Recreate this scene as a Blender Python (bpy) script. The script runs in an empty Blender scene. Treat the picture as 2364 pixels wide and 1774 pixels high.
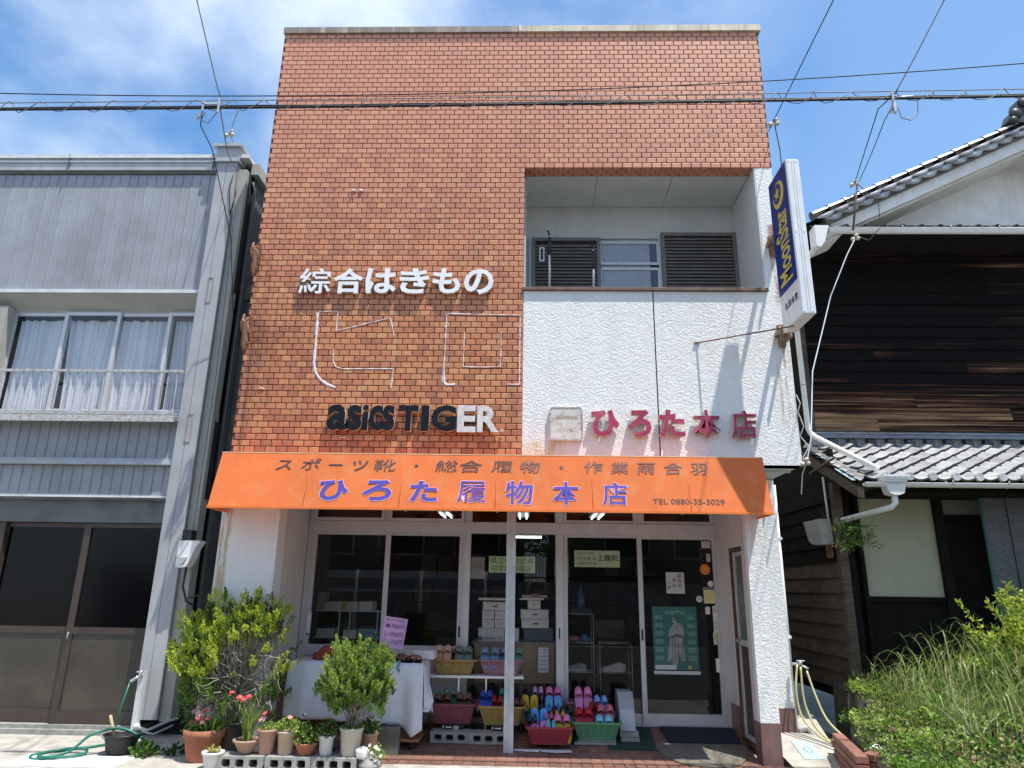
import bpy, math, random
from mathutils import Vector, Matrix
SC=bpy.context.scene
COL=SC.collection
RND=random.Random(11)
sin,cos,pi=math.sin,math.cos,math.pi

# ---------------------------------------------------------------- camera
def make_camera():
    yaw,pitch,roll=0.02663,0.28589,0.01512
    f0=Vector((-sin(yaw),cos(yaw),0)); r0=Vector((cos(yaw),sin(yaw),0)); u0=Vector((0,0,1))
    f=f0*cos(pitch)+u0*sin(pitch); u=u0*cos(pitch)-f0*sin(pitch)
    r=r0*cos(roll)+u*sin(roll); u2=u*cos(roll)-r0*sin(roll)
    cd=bpy.data.cameras.new('camera'); cam=bpy.data.objects.new('camera',cd); COL.objects.link(cam)
    cd.sensor_width=36; cd.lens=24.21; cd.clip_start=.05; cd.clip_end=2000
    m=Matrix(((r.x,u2.x,-f.x,3.161),(r.y,u2.y,-f.y,-7.122),(r.z,u2.z,-f.z,1.55),(0,0,0,1)))
    cam.matrix_world=m
    SC.camera=cam
make_camera()

# ---------------------------------------------------------------- sky and sun
SUNV=Vector((1.17,-1.0,4.2)).normalized()
EL=math.asin(SUNV.z); AZ=math.atan2(SUNV.x,SUNV.y)
W=bpy.data.worlds.new('World'); SC.world=W; W.use_nodes=True
nt=W.node_tree; nt.nodes.clear()
def wn(t,**k):
    n=nt.nodes.new(t)
    for a,b in k.items(): setattr(n,a,b)
    return n
sky=wn('ShaderNodeTexSky',sky_type='NISHITA',sun_disc=False,sun_elevation=EL,sun_rotation=AZ,altitude=50,air_density=1.3,dust_density=.6,ozone_density=2.5)
bg=wn('ShaderNodeBackground'); bg.inputs[1].default_value=.12
out=wn('ShaderNodeOutputWorld')
tc=wn('ShaderNodeTexCoord')
mp=wn('ShaderNodeMapping'); mp.inputs['Scale'].default_value=(1.0,1.0,1.7); mp.inputs['Location'].default_value=(1.3,.3,.2)
n1=wn('ShaderNodeTexNoise'); n1.inputs['Scale'].default_value=1.9; n1.inputs['Detail'].default_value=9; n1.inputs['Roughness'].default_value=.52; n1.inputs['Distortion'].default_value=.15
rp=wn('ShaderNodeMapRange'); rp.inputs[1].default_value=.31; rp.inputs[2].default_value=.62; rp.interpolation_type='SMOOTHSTEP'
sx=wn('ShaderNodeSeparateXYZ')
rx=wn('ShaderNodeMapRange'); rx.inputs[1].default_value=.34; rx.inputs[2].default_value=-.05; rx.inputs[3].default_value=.12; rx.inputs[4].default_value=1.0
mu=wn('ShaderNodeMath',operation='MULTIPLY'); ad=wn('ShaderNodeMath',operation='ADD',use_clamp=True)
mix=wn('ShaderNodeMix',data_type='RGBA'); mix.inputs[7].default_value=(6.0,6.8,8.0,1)
hue=wn('ShaderNodeHueSaturation'); hue.inputs['Saturation'].default_value=1.34; hue.inputs['Value'].default_value=1.25
L=nt.links.new
L(tc.outputs['Generated'],mp.inputs[0]); L(mp.outputs[0],n1.inputs['Vector']); L(n1.outputs[0],rp.inputs[0])
L(tc.outputs['Generated'],sx.inputs[0]); L(sx.outputs[0],rx.inputs[0])
L(rp.outputs[0],mu.inputs[0]); L(rx.outputs[0],mu.inputs[1]); L(mu.outputs[0],ad.inputs[0]); ad.inputs[1].default_value=.06
L(ad.outputs[0],mix.inputs[0]); L(sky.outputs[0],hue.inputs['Color']); L(hue.outputs[0],mix.inputs[6])
L(mix.outputs[2],bg.inputs[0]); L(bg.outputs[0],out.inputs[0])

sd=bpy.data.lights.new('sun','SUN'); sd.energy=5.0; sd.angle=math.radians(.55); sd.color=(1.0,.955,.88)
so=bpy.data.objects.new('sun',sd); COL.objects.link(so); so.rotation_euler=SUNV.to_track_quat('Z','Y').to_euler(); so.location=(8,-8,20)

SC.view_settings.view_transform='Standard'; SC.view_settings.look='None'; SC.view_settings.gamma=1
SC.view_settings.use_curve_mapping=False
SC.view_settings.exposure=.42
SC.render.engine='CYCLES'
SC.cycles.use_denoising=True; SC.cycles.max_bounces=8; SC.cycles.transparent_max_bounces=16
SC.cycles.sample_clamp_indirect=8

# ---------------------------------------------------------------- helpers
class MB:
    def __init__(s): s.v=[]; s.f=[]; s.m=[]; s.s=[]
    def add(s,vs,fs,m=0,sm=False):
        b=len(s.v); s.v+= [tuple(v) for v in vs]
        for f in fs: s.f.append([b+i for i in f]); s.m.append(m); s.s.append(sm)
        return s
    def quad(s,a,b,c,d,m=0,sm=False): return s.add([a,b,c,d],[[0,1,2,3]],m,sm)
    def poly(s,pts,m=0): return s.add(pts,[list(range(len(pts)))],m)
    def box(s,x0,x1,y0,y1,z0,z1,m=0):
        v=[(x,y,z) for z in (z0,z1) for y in (y0,y1) for x in (x0,x1)]
        return s.add(v,[[0,2,3,1],[4,5,7,6],[0,1,5,4],[2,6,7,3],[0,4,6,2],[1,3,7,5]],m)
    def bbox(s,x0,x1,y0,y1,z0,z1,b=.004,m=0):
        # box with bevelled edges (chamfer)
        vs=[];idx={}
        X=(x0,x1);Y=(y0,y1);Z=(z0,z1)
        def P(i,j,k,a):
            key=(i,j,k,a)
            if key not in idx:
                p=[X[i],Y[j],Z[k]]
                for ax,(lo,ii) in enumerate(((X,i),(Y,j),(Z,k))):
                    if ax!=a: p[ax]+= b if ii==0 else -b
                idx[key]=len(vs); vs.append(tuple(p))
            return idx[key]
        fs=[]
        for i in (0,1):
            q=[P(i,0,0,0),P(i,1,0,0),P(i,1,1,0),P(i,0,1,0)]; fs.append(q if i else q[::-1])
            q=[P(0,i,0,1),P(0,i,1,1),P(1,i,1,1),P(1,i,0,1)]; fs.append(q if i else q[::-1])
            q=[P(0,0,i,2),P(1,0,i,2),P(1,1,i,2),P(0,1,i,2)]; fs.append(q if i else q[::-1])
        for j in (0,1):
            for k in (0,1):
                fs.append([P(0,j,k,1),P(1,j,k,1),P(1,j,k,2),P(0,j,k,2)])
                fs.append([P(j,0,k,0),P(j,1,k,0),P(j,1,k,2),P(j,0,k,2)])
                fs.append([P(j,k,0,0),P(j,k,1,0),P(j,k,1,1),P(j,k,0,1)])
                for i in (0,1): fs.append([P(i,j,k,0),P(i,j,k,1),P(i,j,k,2)])
        return s.add(vs,fs,m)
    def tube(s,pts,r,n=8,m=0,cap=True,sm=True):
        pts=[Vector(p) for p in pts]; k=len(pts)
        rr=r if isinstance(r,(list,tuple)) else [r]*k
        vs=[];fs=[]; prev=None
        for i,p in enumerate(pts):
            d=(pts[min(i+1,k-1)]-pts[max(i-1,0)])
            if d.length<1e-9: d=Vector((0,0,1))
            d.normalize()
            if prev is None:
                a=Vector((0,0,1)) if abs(d.z)<.9 else Vector((1,0,0)); u=d.cross(a).normalized()
            else:
                u=prev-d*prev.dot(d)
                u=u.normalized() if u.length>1e-6 else d.orthogonal().normalized()
            prev=u; w=d.cross(u)
            for j in range(n):
                t=2*pi*j/n; vs.append(p+(u*cos(t)+w*sin(t))*rr[i])
        for i in range(k-1):
            for j in range(n): fs.append([i*n+j,i*n+(j+1)%n,(i+1)*n+(j+1)%n,(i+1)*n+j])
        if cap: fs+= [list(range(n))[::-1],[(k-1)*n+j for j in range(n)]]
        return s.add(vs,fs,m,sm)
    def lathe(s,prof,cx=0,cy=0,n=28,m=0,sm=True,sx=1,sy=1):
        vs=[];fs=[]
        for r,z in prof:
            for j in range(n): t=2*pi*j/n; vs.append((cx+r*cos(t)*sx,cy+r*sin(t)*sy,z))
        for i in range(len(prof)-1):
            for j in range(n): fs.append([i*n+j,i*n+(j+1)%n,(i+1)*n+(j+1)%n,(i+1)*n+j])
        return s.add(vs,fs,m,sm)
    def prism(s,pts,y0,y1,m=0):
        # outline in XZ extruded along Y
        n=len(pts); vs=[(x,y0,z) for x,z in pts]+[(x,y1,z) for x,z in pts]
        fs=[list(range(n)),[n+i for i in range(n)][::-1]]+[[i,n+i,n+(i+1)%n,(i+1)%n] for i in range(n)]
        return s.add(vs,fs,m)
    def prismx(s,pts,x0,x1,m=0):
        n=len(pts); vs=[(x0,y,z) for y,z in pts]+[(x1,y,z) for y,z in pts]
        fs=[list(range(n))[::-1],[n+i for i in range(n)]]+[[i,(i+1)%n,n+(i+1)%n,n+i] for i in range(n)]
        return s.add(vs,fs,m)
    def prismz(s,pts,z0,z1,m=0):
        n=len(pts); vs=[(x,y,z0) for x,y in pts]+[(x,y,z1) for x,y in pts]
        fs=[list(range(n))[::-1],[n+i for i in range(n)]]+[[i,(i+1)%n,n+(i+1)%n,n+i] for i in range(n)]
        return s.add(vs,fs,m)
    def mesh(s,name,mats):
        me=bpy.data.meshes.new(name); me.from_pydata(s.v,[],s.f)
        for m in (mats if isinstance(mats,(list,tuple)) else [mats]): me.materials.append(m)
        me.polygons.foreach_set('material_index',s.m); me.polygons.foreach_set('use_smooth',s.s)
        me.update(); return me
    def build(s,name,mats,parent=None,local=False,kind=None):
        return link(name,s.mesh(name,mats),parent,local,kind)
def link(name,me,parent=None,local=False,kind=None):
    o=bpy.data.objects.new(name,me); COL.objects.link(o)
    if parent is not None:
        o.parent=parent
        if not local and parent.type=='EMPTY': o.location=-parent.location
    if kind: o['kind']=kind
    return o
def tag(o,label,cat,group=None,kind=None):
    if label: o['label']=label
    if cat: o['category']=cat
    if group: o['group']=group
    if kind: o['kind']=kind
    return o
def thing(name,label,cat,loc=(0,0,0),group=None,rz=0):
    o=bpy.data.objects.new(name,None); COL.objects.link(o); o.location=loc; o.rotation_euler=(0,0,rz)
    o.empty_display_size=.1
    return tag(o,label,cat,group)
def copy_tree(o,parent=None):
    c=o.copy(); COL.objects.link(c)
    if parent is not None: c.parent=parent
    for ch in [x for x in KIDS.get(o.name,[])]: copy_tree(ch,c)
    return c
KIDS={}
def regkids(o):
    ks=[x for x in bpy.data.objects if x.parent==o]; KIDS[o.name]=ks
    for k in ks: regkids(k)
def frame(mb,x0,x1,z0,z1,y0,y1,w,m=0):
    # rectangular frame standing in XZ, rails butt between stiles
    w=(w,w,w,w) if not isinstance(w,tuple) else w   # left,right,bottom,top
    mb.box(x0,x0+w[0],y0,y1,z0,z1,m); mb.box(x1-w[1],x1,y0,y1,z0,z1,m)
    mb.box(x0+w[0],x1-w[1],y0,y1,z0,z0+w[2],m); mb.box(x0+w[0],x1-w[1],y0,y1,z1-w[3],z1,m)
    return mb
def ZF(y): return max(0.0,.14*y)   # porch and side path rise gently towards the back

# ---------------------------------------------------------------- materials
def pm(name,col,rough=.6,var=.18,scale=5.,bump=0.,bscale=60.,metal=0.,spec=.5,streak=None,dirt=None,rnd=0.,stretch=(1,1,1),coat=0.,sub=0.,trans=0.,detail=4):
    """procedural Principled: colour noise, optional vertical streaks (col,amount) and blotchy dirt (col,amount,scale)"""
    m=bpy.data.materials.new(name); m.use_nodes=True; t=m.node_tree; b=t.nodes['Principled BSDF']
    N=t.nodes.new; K=t.links.new
    g=N('ShaderNodeNewGeometry'); mpp=N('ShaderNodeMapping'); mpp.inputs['Scale'].default_value=stretch; K(g.outputs['Position'],mpp.inputs[0])
    no=N('ShaderNodeTexNoise'); no.inputs['Scale'].default_value=scale; no.inputs['Detail'].default_value=detail; K(mpp.outputs[0],no.inputs['Vector'])
    mr=N('ShaderNodeMapRange'); mr.inputs[1].default_value=.3; mr.inputs[2].default_value=.7; mr.inputs[3].default_value=1-var; mr.inputs[4].default_value=1+var; K(no.outputs[0],mr.inputs[0])
    val=mr.outputs[0]
    if rnd:
        oi=N('ShaderNodeObjectInfo'); r2=N('ShaderNodeMapRange'); r2.inputs[3].default_value=1-rnd; r2.inputs[4].default_value=1+rnd; K(oi.outputs['Random'],r2.inputs[0])
        mm=N('ShaderNodeMath'); mm.operation='MULTIPLY'; K(val,mm.inputs[0]); K(r2.outputs[0],mm.inputs[1]); val=mm.outputs[0]
    vm=N('ShaderNodeVectorMath'); vm.operation='SCALE'; vm.inputs[0].default_value=col[:3]; K(val,vm.inputs['Scale'])
    cur=vm.outputs[0]
    def over(fac,c2,amt):
        nonlocal cur
        mx=N('ShaderNodeMix'); mx.data_type='RGBA'; mx.inputs[7].default_value=(*c2,1)
        q=N('ShaderNodeMath'); q.operation='MULTIPLY'; q.inputs[1].default_value=amt; q.use_clamp=True
        K(fac,q.inputs[0]); K(q.outputs[0],mx.inputs[0]); K(cur,mx.inputs[6]); cur=mx.outputs[2]
    if streak:
        mp2=N('ShaderNodeMapping'); mp2.inputs['Scale'].default_value=(9,9,.55); K(g.outputs['Position'],mp2.inputs[0])
        s1=N('ShaderNodeTexNoise'); s1.inputs['Scale'].default_value=1.6; s1.inputs['Detail'].default_value=6; s1.inputs['Roughness'].default_value=.7; K(mp2.outputs[0],s1.inputs['Vector'])
        r1=N('ShaderNodeMapRange'); r1.inputs[1].default_value=.52; r1.inputs[2].default_value=.75; K(s1.outputs[0],r1.inputs[0]); over(r1.outputs[0],streak[0],streak[1])
    if dirt:
        s1=N('ShaderNodeTexNoise'); s1.inputs['Scale'].default_value=dirt[2]; s1.inputs['Detail'].default_value=8; s1.inputs['Roughness'].default_value=.65; K(g.outputs['Position'],s1.inputs['Vector'])
        r1=N('ShaderNodeMapRange'); r1.inputs[1].default_value=.5; r1.inputs[2].default_value=.68; K(s1.outputs[0],r1.inputs[0]); over(r1.outputs[0],dirt[0],dirt[1])
    K(cur,b.inputs['Base Color'])
    b.inputs['Roughness'].default_value=rough; b.inputs['Metallic'].default_value=metal; b.inputs['Specular IOR Level'].default_value=spec
    if coat: b.inputs['Coat Weight'].default_value=coat; b.inputs['Coat Roughness'].default_value=.15
    if trans:
        tr=N('ShaderNodeBsdfTranslucent'); K(cur,tr.inputs[0]); ms=N('ShaderNodeMixShader'); ms.inputs[0].default_value=trans
        K(b.outputs[0],ms.inputs[1]); K(tr.outputs[0],ms.inputs[2]); K(ms.outputs[0],t.nodes['Material Output'].inputs[0])
    if bump:
        bn=N('ShaderNodeTexNoise'); bn.inputs['Scale'].default_value=bscale; bn.inputs['Detail'].default_value=5; K(mpp.outputs[0],bn.inputs['Vector'])
        bu=N('ShaderNodeBump'); bu.inputs['Distance'].default_value=bump; bu.inputs['Strength'].default_value=1; K(bn.outputs[0],bu.inputs['Height']); K(bu.outputs[0],b.inputs['Normal'])
    return m
def glass(name,tint=(1,1,1),rough=0.,refl=1.0):
    m=bpy.data.materials.new(name); m.use_nodes=True; t=m.node_tree; t.nodes.clear(); N=t.nodes.new; K=t.links.new
    o=N('ShaderNodeOutputMaterial'); tr=N('ShaderNodeBsdfTransparent'); tr.inputs[0].default_value=(*tint,1)
    gl=N('ShaderNodeBsdfGlossy'); gl.inputs['Roughness'].default_value=rough; lw=N('ShaderNodeLayerWeight'); lw.inputs[0].default_value=.5
    pw=N('ShaderNodeMath'); pw.operation='POWER'; pw.inputs[1].default_value=5; K(lw.outputs['Facing'],pw.inputs[0])
    ma=N('ShaderNodeMath'); ma.operation='MULTIPLY_ADD'; ma.use_clamp=True; ma.inputs[1].default_value=.93; ma.inputs[2].default_value=.075*refl; K(pw.outputs[0],ma.inputs[0])
    mx=N('ShaderNodeMixShader'); K(ma.outputs[0],mx.inputs[0]); K(tr.outputs[0],mx.inputs[1]); K(gl.outputs[0],mx.inputs[2]); K(mx.outputs[0],o.inputs[0])
    return m
def emit(name,col,s):
    m=bpy.data.materials.new(name); m.use_nodes=True; t=m.node_tree; t.nodes.clear()
    o=t.nodes.new('ShaderNodeOutputMaterial'); e=t.nodes.new('ShaderNodeEmission'); e.inputs[0].default_value=(*col,1); e.inputs[1].default_value=s; t.links.new(e.outputs[0],o.inputs[0]); return m

BX,BZ,B0Z,B0X=.1155,.0676,6.321,3.089     # brick pitch and a joint corner
def brick_mat():
    m=bpy.data.materials.new('glazed_brick_tile'); m.use_nodes=True; t=m.node_tree; b=t.nodes['Principled BSDF']; N=t.nodes.new; K=t.links.new
    g=N('ShaderNodeNewGeometry'); s=N('ShaderNodeSeparateXYZ'); K(g.outputs['Position'],s.inputs[0])
    def mth(op,a,b_=None,c=None):
        n=N('ShaderNodeMath'); n.operation=op
        for i,x in enumerate((a,b_,c)):
            if x is None: continue
            if isinstance(x,(int,float)): n.inputs[i].default_value=x
            else: K(x,n.inputs[i])
        return n.outputs[0]
    yz=mth('SUBTRACT',s.outputs[2],mth('MULTIPLY',s.outputs[1],1.0))
    row=mth('FLOOR',mth('DIVIDE',mth('SUBTRACT',yz,B0Z),BZ))
    par=mth('MULTIPLY',mth('MODULO',mth('ADD',row,400.),2.),.5)
    col=mth('FLOOR',mth('ADD',mth('DIVIDE',mth('SUBTRACT',s.outputs[0],B0X),BX),par))
    cv=N('ShaderNodeCombineXYZ'); K(col,cv.inputs[0]); K(row,cv.inputs[1])
    wh=N('ShaderNodeTexWhiteNoise'); wh.noise_dimensions='2D'; K(cv.outputs[0],wh.inputs['Vector'])
    cr=N('ShaderNodeValToRGB'); e=cr.color_ramp.elements
    e[0].position=0; e[0].color=(.38,.125,.055,1); e[1].position=1; e[1].color=(.53,.26,.105,1)
    for p,c in ((.10,(.355,.125,.062,1)),(.24,(.44,.145,.060,1)),(.55,(.50,.185,.072,1)),(.78,(.53,.225,.088,1)),(.90,(.43,.160,.075,1)),(.96,(.53,.25,.10,1))):
        q=e.new(p); q.color=c
    K(wh.outputs['Value'],cr.inputs[0])
    no=N('ShaderNodeTexNoise'); no.inputs['Scale'].default_value=38; no.inputs['Detail'].default_value=4; K(g.outputs['Position'],no.inputs['Vector'])
    mr=N('ShaderNodeMapRange'); mr.inputs[3].default_value=.82; mr.inputs[4].default_value=1.22; K(no.outputs[0],mr.inputs[0])
    hs=N('ShaderNodeHueSaturation'); hs.inputs['Saturation'].default_value=.97; hs.inputs['Value'].default_value=1.12; K(cr.outputs[0],hs.inputs['Color']); vm=N('ShaderNodeVectorMath'); vm.operation='SCALE'; K(hs.outputs[0],vm.inputs[0]); K(mr.outputs[0],vm.inputs['Scale'])
    # soot streaks
    mp=N('ShaderNodeMapping'); mp.inputs['Scale'].default_value=(5,5,.5); K(g.outputs['Position'],mp.inputs[0])
    sn=N('ShaderNodeTexNoise'); sn.inputs['Scale'].default_value=1.3; sn.inputs['Detail'].default_value=7; sn.inputs['Roughness'].default_value=.72; K(mp.outputs[0],sn.inputs['Vector'])
    r1=N('ShaderNodeMapRange'); r1.inputs[1].default_value=.50; r1.inputs[2].default_value=.72; r1.inputs[4].default_value=.62; K(sn.outputs[0],r1.inputs[0])
    mx=N('ShaderNodeMix'); mx.data_type='RGBA'; mx.inputs[7].default_value=(.16,.075,.045,1); K(r1.outputs[0],mx.inputs[0]); K(vm.outputs[0],mx.inputs[6])
    # paler, pinker brick colour towards the top of the wall
    hz=N('ShaderNodeMapRange'); hz.inputs[1].default_value=4.2; hz.inputs[2].default_value=7.6; hz.inputs[4].default_value=.6; K(s.outputs[2],hz.inputs[0])
    m2=N('ShaderNodeMix'); m2.data_type='RGBA'; m2.inputs[7].default_value=(.68,.33,.235,1); K(hz.outputs[0],m2.inputs[0]); K(mx.outputs[2],m2.inputs[6])
    # rust runs under the old brackets at the left edge
    rr=mth('MULTIPLY',mth('LESS_THAN',mth('ABSOLUTE',mth('SUBTRACT',s.outputs[0],.16)),.3),1.0)
    rn=N('ShaderNodeMapRange'); rn.inputs[1].default_value=.47; rn.inputs[2].default_value=.62; rn.inputs[4].default_value=.65; K(sn.outputs[0],rn.inputs[0])
    zz=N('ShaderNodeMapRange'); zz.inputs[1].default_value=5.3; zz.inputs[2].default_value=4.9; K(s.outputs[2],zz.inputs[0])
    fx=mth('MULTIPLY',mth('MULTIPLY',rr,rn.outputs[0]),zz.outputs[0])
    xs=N('ShaderNodeMapRange'); xs.inputs[1].default_value=.42; xs.inputs[2].default_value=.1; K(s.outputs[0],xs.inputs[0])
    fx=mth('MULTIPLY',fx,xs.outputs[0])
    m3=N('ShaderNodeMix'); m3.data_type='RGBA'; m3.inputs[7].default_value=(.11,.05,.035,1); K(fx,m3.inputs[0]); K(m2.outputs[2],m3.inputs[6])
    K(m3.outputs[2],b.inputs['Base Color']); b.inputs['Roughness'].default_value=.42; b.inputs['Specular IOR Level'].default_value=.5
    bu=N('ShaderNodeBump'); bu.inputs['Distance'].default_value=.0012; K(no.outputs[0],bu.inputs['Height']); K(bu.outputs[0],b.inputs['Normal'])
    return m
def roughcast(name,col=(.80,.80,.78),amp=.012,stain=True,scale=20):
    m=bpy.data.materials.new(name); m.use_nodes=True; t=m.node_tree; b=t.nodes['Principled BSDF']; N=t.nodes.new; K=t.links.new
    g=N('ShaderNodeNewGeometry')
    n0=N('ShaderNodeTexNoise'); n0.inputs['Scale'].default_value=scale; n0.inputs['Detail'].default_value=3; n0.inputs['Roughness'].default_value=.55; n0.inputs['Distortion'].default_value=2.2; K(g.outputs['Position'],n0.inputs['Vector'])
    bu=N('ShaderNodeBump'); bu.inputs['Distance'].default_value=amp; bu.inputs['Strength'].default_value=1; K(n0.outputs[0],bu.inputs['Height']); K(bu.outputs[0],b.inputs['Normal'])
    mp=N('ShaderNodeMapping'); mp.inputs['Scale'].default_value=(4,4,.5); K(g.outputs['Position'],mp.inputs[0])
    sn=N('ShaderNodeTexNoise'); sn.inputs['Scale'].default_value=1.5; sn.inputs['Detail'].default_value=7; sn.inputs['Roughness'].default_value=.7; K(mp.outputs[0],sn.inputs['Vector'])
    r1=N('ShaderNodeMapRange'); r1.inputs[1].default_value=.44; r1.inputs[2].default_value=.72; r1.inputs[4].default_value=.26; K(sn.outputs[0],r1.inputs[0])
    mx=N('ShaderNodeMix'); mx.data_type='RGBA'; mx.inputs[6].default_value=(*col,1); mx.inputs[7].default_value=(.52,.51,.46,1); K(r1.outputs[0],mx.inputs[0])
    cur=mx.outputs[2]
    if stain:
        s=N('ShaderNodeSeparateXYZ'); K(g.outputs['Position'],s.inputs[0])
        def spot(x0,x1,z0,z1,c,a,lo=.45,hi=.62):
            nonlocal cur
            def rng(o,a0,a1):
                q=N('ShaderNodeMapRange'); q.interpolation_type='SMOOTHSTEP'; q.inputs[1].default_value=a0; q.inputs[2].default_value=a1; K(o,q.inputs[0]); return q.outputs[0]
            def mul(p,q):
                n=N('ShaderNodeMath'); n.operation='MULTIPLY'; K(p,n.inputs[0]); K(q,n.inputs[1]); return n.outputs[0]
            w=(x1-x0)*.35; h=(z1-z0)*.4
            f=mul(mul(rng(s.outputs[0],x0,x0+w),rng(s.outputs[0],x1,x1-w)),mul(rng(s.outputs[2],z0,z0+h),rng(s.outputs[2],z1,z1-.06)))
            sn2=N('ShaderNodeTexNoise'); sn2.inputs['Scale'].default_value=3.5; sn2.inputs['Detail'].default_value=6; sn2.inputs['Roughness'].default_value=.7; K(mp.outputs[0],sn2.inputs['Vector'])
            f=mul(f,rng(sn2.outputs[0],lo,hi)); q=N('ShaderNodeMath'); q.operation='MULTIPLY'; q.inputs[1].default_value=a; K(f,q.inputs[0])
            mm=N('ShaderNodeMix'); mm.data_type='RGBA'; mm.inputs[7].default_value=(*c,1); K(q.outputs[0],mm.inputs[0]); K(cur,mm.inputs[6]); cur=mm.outputs[2]
        spot(3.1,5.8,4.25,4.74,(.42,.41,.37),.22,.42,.68)
        spot(5.78,6.02,3.0,4.25,(.36,.15,.06),.75)
        spot(5.84,6.02,4.4,5.6,(.33,.13,.06),.9,.4,.55)
        spot(3.0,3.6,2.6,3.05,(.55,.36,.12),.7,.3,.6)
        spot(-.02,.14,1.0,2.4,(.42,.30,.10),.75,.42,.55)
        spot(5.3,5.75,1.6,2.3,(.45,.37,.25),.4)
    K(cur,b.inputs['Base Color']); b.inputs['Roughness'].default_value=.85
    return m

M={}
M['brick']=brick_mat()
M['grout']=pm('dark_grout',(.13,.048,.032),.9,.25,20,.002,90)
M['rough']=roughcast('white_roughcast')
M['smooth']=pm('pinkish_cream_paint',(.62,.58,.56),.8,.07,3,.001,70,streak=((.42,.36,.33),.3))
M['recess']=pm('grey_white_recess_paint',(.60,.62,.61),.8,.06,3,.001,60,streak=((.4,.4,.38),.35))
M['skirt']=pm('maroon_skirting_tile',(.17,.095,.085),.45,.12,8,.001,60,streak=((.30,.22,.2),.3))
M['coping']=pm('weathered_coping_metal',(.23,.19,.16),.55,.2,6,.001,40,streak=((.62,.55,.38),.95))
M['coping2']=pm('pale_coping_metal',(.52,.47,.36),.6,.2,6,.001,40,streak=((.22,.15,.09),.9))
M['sill']=pm('brown_sill_metal',(.15,.085,.06),.6,.25,12,.002,50)
M['alu']=pm('aluminium_frame',(.55,.555,.57),.38,.06,8,.0006,90,metal=.25,streak=((.40,.38,.36),.3))
M['alud']=pm('dark_gap',(.02,.02,.02),.8)
M['galv']=pm('galvanised_steel_post',(.50,.53,.55),.5,.13,9,.0008,70,metal=.3,dirt=((.32,.30,.27),.4,7))
M['shutter']=pm('dark_brown_louvre',(.165,.15,.135),.5,.15,10,.0005,60,rnd=.08)
M['orange']=pm('orange_awning_canvas',(.80,.20,.052),.8,.09,2.2,.0014,160,streak=((.52,.17,.07),.35),dirt=((.80,.30,.12),.6,5),trans=.3)
M['orange_in']=pm('orange_awning_underside',(.62,.13,.03),.85,.08,3)
M['purple']=pm('violet_print',(.055,.042,.30),.7,.08,12)
M['pinkedge']=pm('pink_outline_print',(.78,.42,.50),.7,.05,12)
M['greyprint']=pm('grey_brown_print',(.07,.045,.05),.7,.15,12)
M['greyprint2']=pm('faded_grey_print',(.15,.085,.08),.7,.2,12)
M['letter_white']=pm('white_letter_face',(.82,.83,.84),.5,.04,10,dirt=((.6,.55,.5),.35,9))
M['letter_black']=pm('black_letter_face',(.006,.007,.011),.45,.3,10,spec=.25)
M['letter_edge']=pm('rusty_letter_return',(.55,.47,.38),.6,.2,30,dirt=((.32,.17,.08),.6,25))
M['letter_grey']=pm('bleached_letter_face',(.62,.60,.58),.5,.15,20,dirt=((.85,.82,.75),.8,16))
M['letter_red']=pm('faded_magenta_letter',(.36,.030,.085),.55,.22,9,dirt=((.62,.20,.22),.5,7))
M['caulk']=pm('white_caulk_residue',(.72,.66,.68),.8,.15,20)
M['rust']=pm('rusty_bracket',(.20,.085,.04),.85,.4,25,.003,60,dirt=((.42,.40,.38),.6,14))
M['black']=pm('black_plastic',(.018,.018,.02),.45,.2,8)
M['white']=pm('white_paint',(.80,.80,.79),.5,.05,6)
M['grey_metal']=pm('grey_sheet_metal',(.285,.30,.325),.55,.14,2.2,.0015,9,metal=.08,rnd=.05,streak=((.26,.28,.31),.35),dirt=((.36,.375,.40),.35,3))
M['grey_trim']=pm('grey_trim_metal',(.40,.43,.45),.5,.12,4,.001,30,metal=.2,streak=((.28,.28,.27),.5),dirt=((.25,.2,.15),.25,9))
M['pale_trim']=pm('pale_trim_metal',(.62,.65,.66),.5,.10,4,.001,30,streak=((.42,.38,.33),.4),dirt=((.35,.22,.12),.25,12))
M['beige']=pm('beige_side_trim',(.36,.355,.31),.6,.08,4,streak=((.3,.3,.26),.4))
M['darkclad']=pm('dark_corrugated_cladding',(.085,.095,.11),.55,.25,2,.001,30,streak=((.15,.16,.17),.4))
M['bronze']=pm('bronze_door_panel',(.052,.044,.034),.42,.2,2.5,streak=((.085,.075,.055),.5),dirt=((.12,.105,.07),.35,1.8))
M['bronzef']=pm('bronze_door_frame',(.065,.048,.040),.42,.1,6,metal=.2)
M['curtain']=pm('pale_net_curtain',(.86,.88,.92),.9,.04,4,trans=.25)
M['rustrail']=pm('rusting_rail',(.45,.46,.46),.7,.2,30,.001,80,dirt=((.30,.13,.06),.85,28))
M['lintel']=pm('dark_grey_fascia',(.13,.145,.14),.6,.2,3,dirt=((.06,.065,.065),.5,4))
M['glass']=glass('shop_glass',(.86,.89,.88),0,.55)
M['glass_d']=glass('dark_tinted_glass',(.10,.12,.17),.12,.3)
M['glass_w']=glass('window_glass',(.97,.98,1),0,1.0)
M['concrete']=pm('worn_concrete',(.36,.345,.31),.9,.15,2.5,.004,26,dirt=((.22,.21,.18),.7,3.2))
M['concrete_w']=pm('pale_concrete',(.40,.375,.33),.9,.2,5,.005,34,dirt=((.22,.205,.175),.75,4.5))
M['block']=pm('concrete_block',(.30,.295,.27),.95,.2,14,.003,90,dirt=((.18,.18,.15),.5,9))
M['asphalt']=pm('asphalt',(.075,.075,.075),.9,.2,14,.003,160,dirt=((.12,.12,.115),.6,2))
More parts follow.
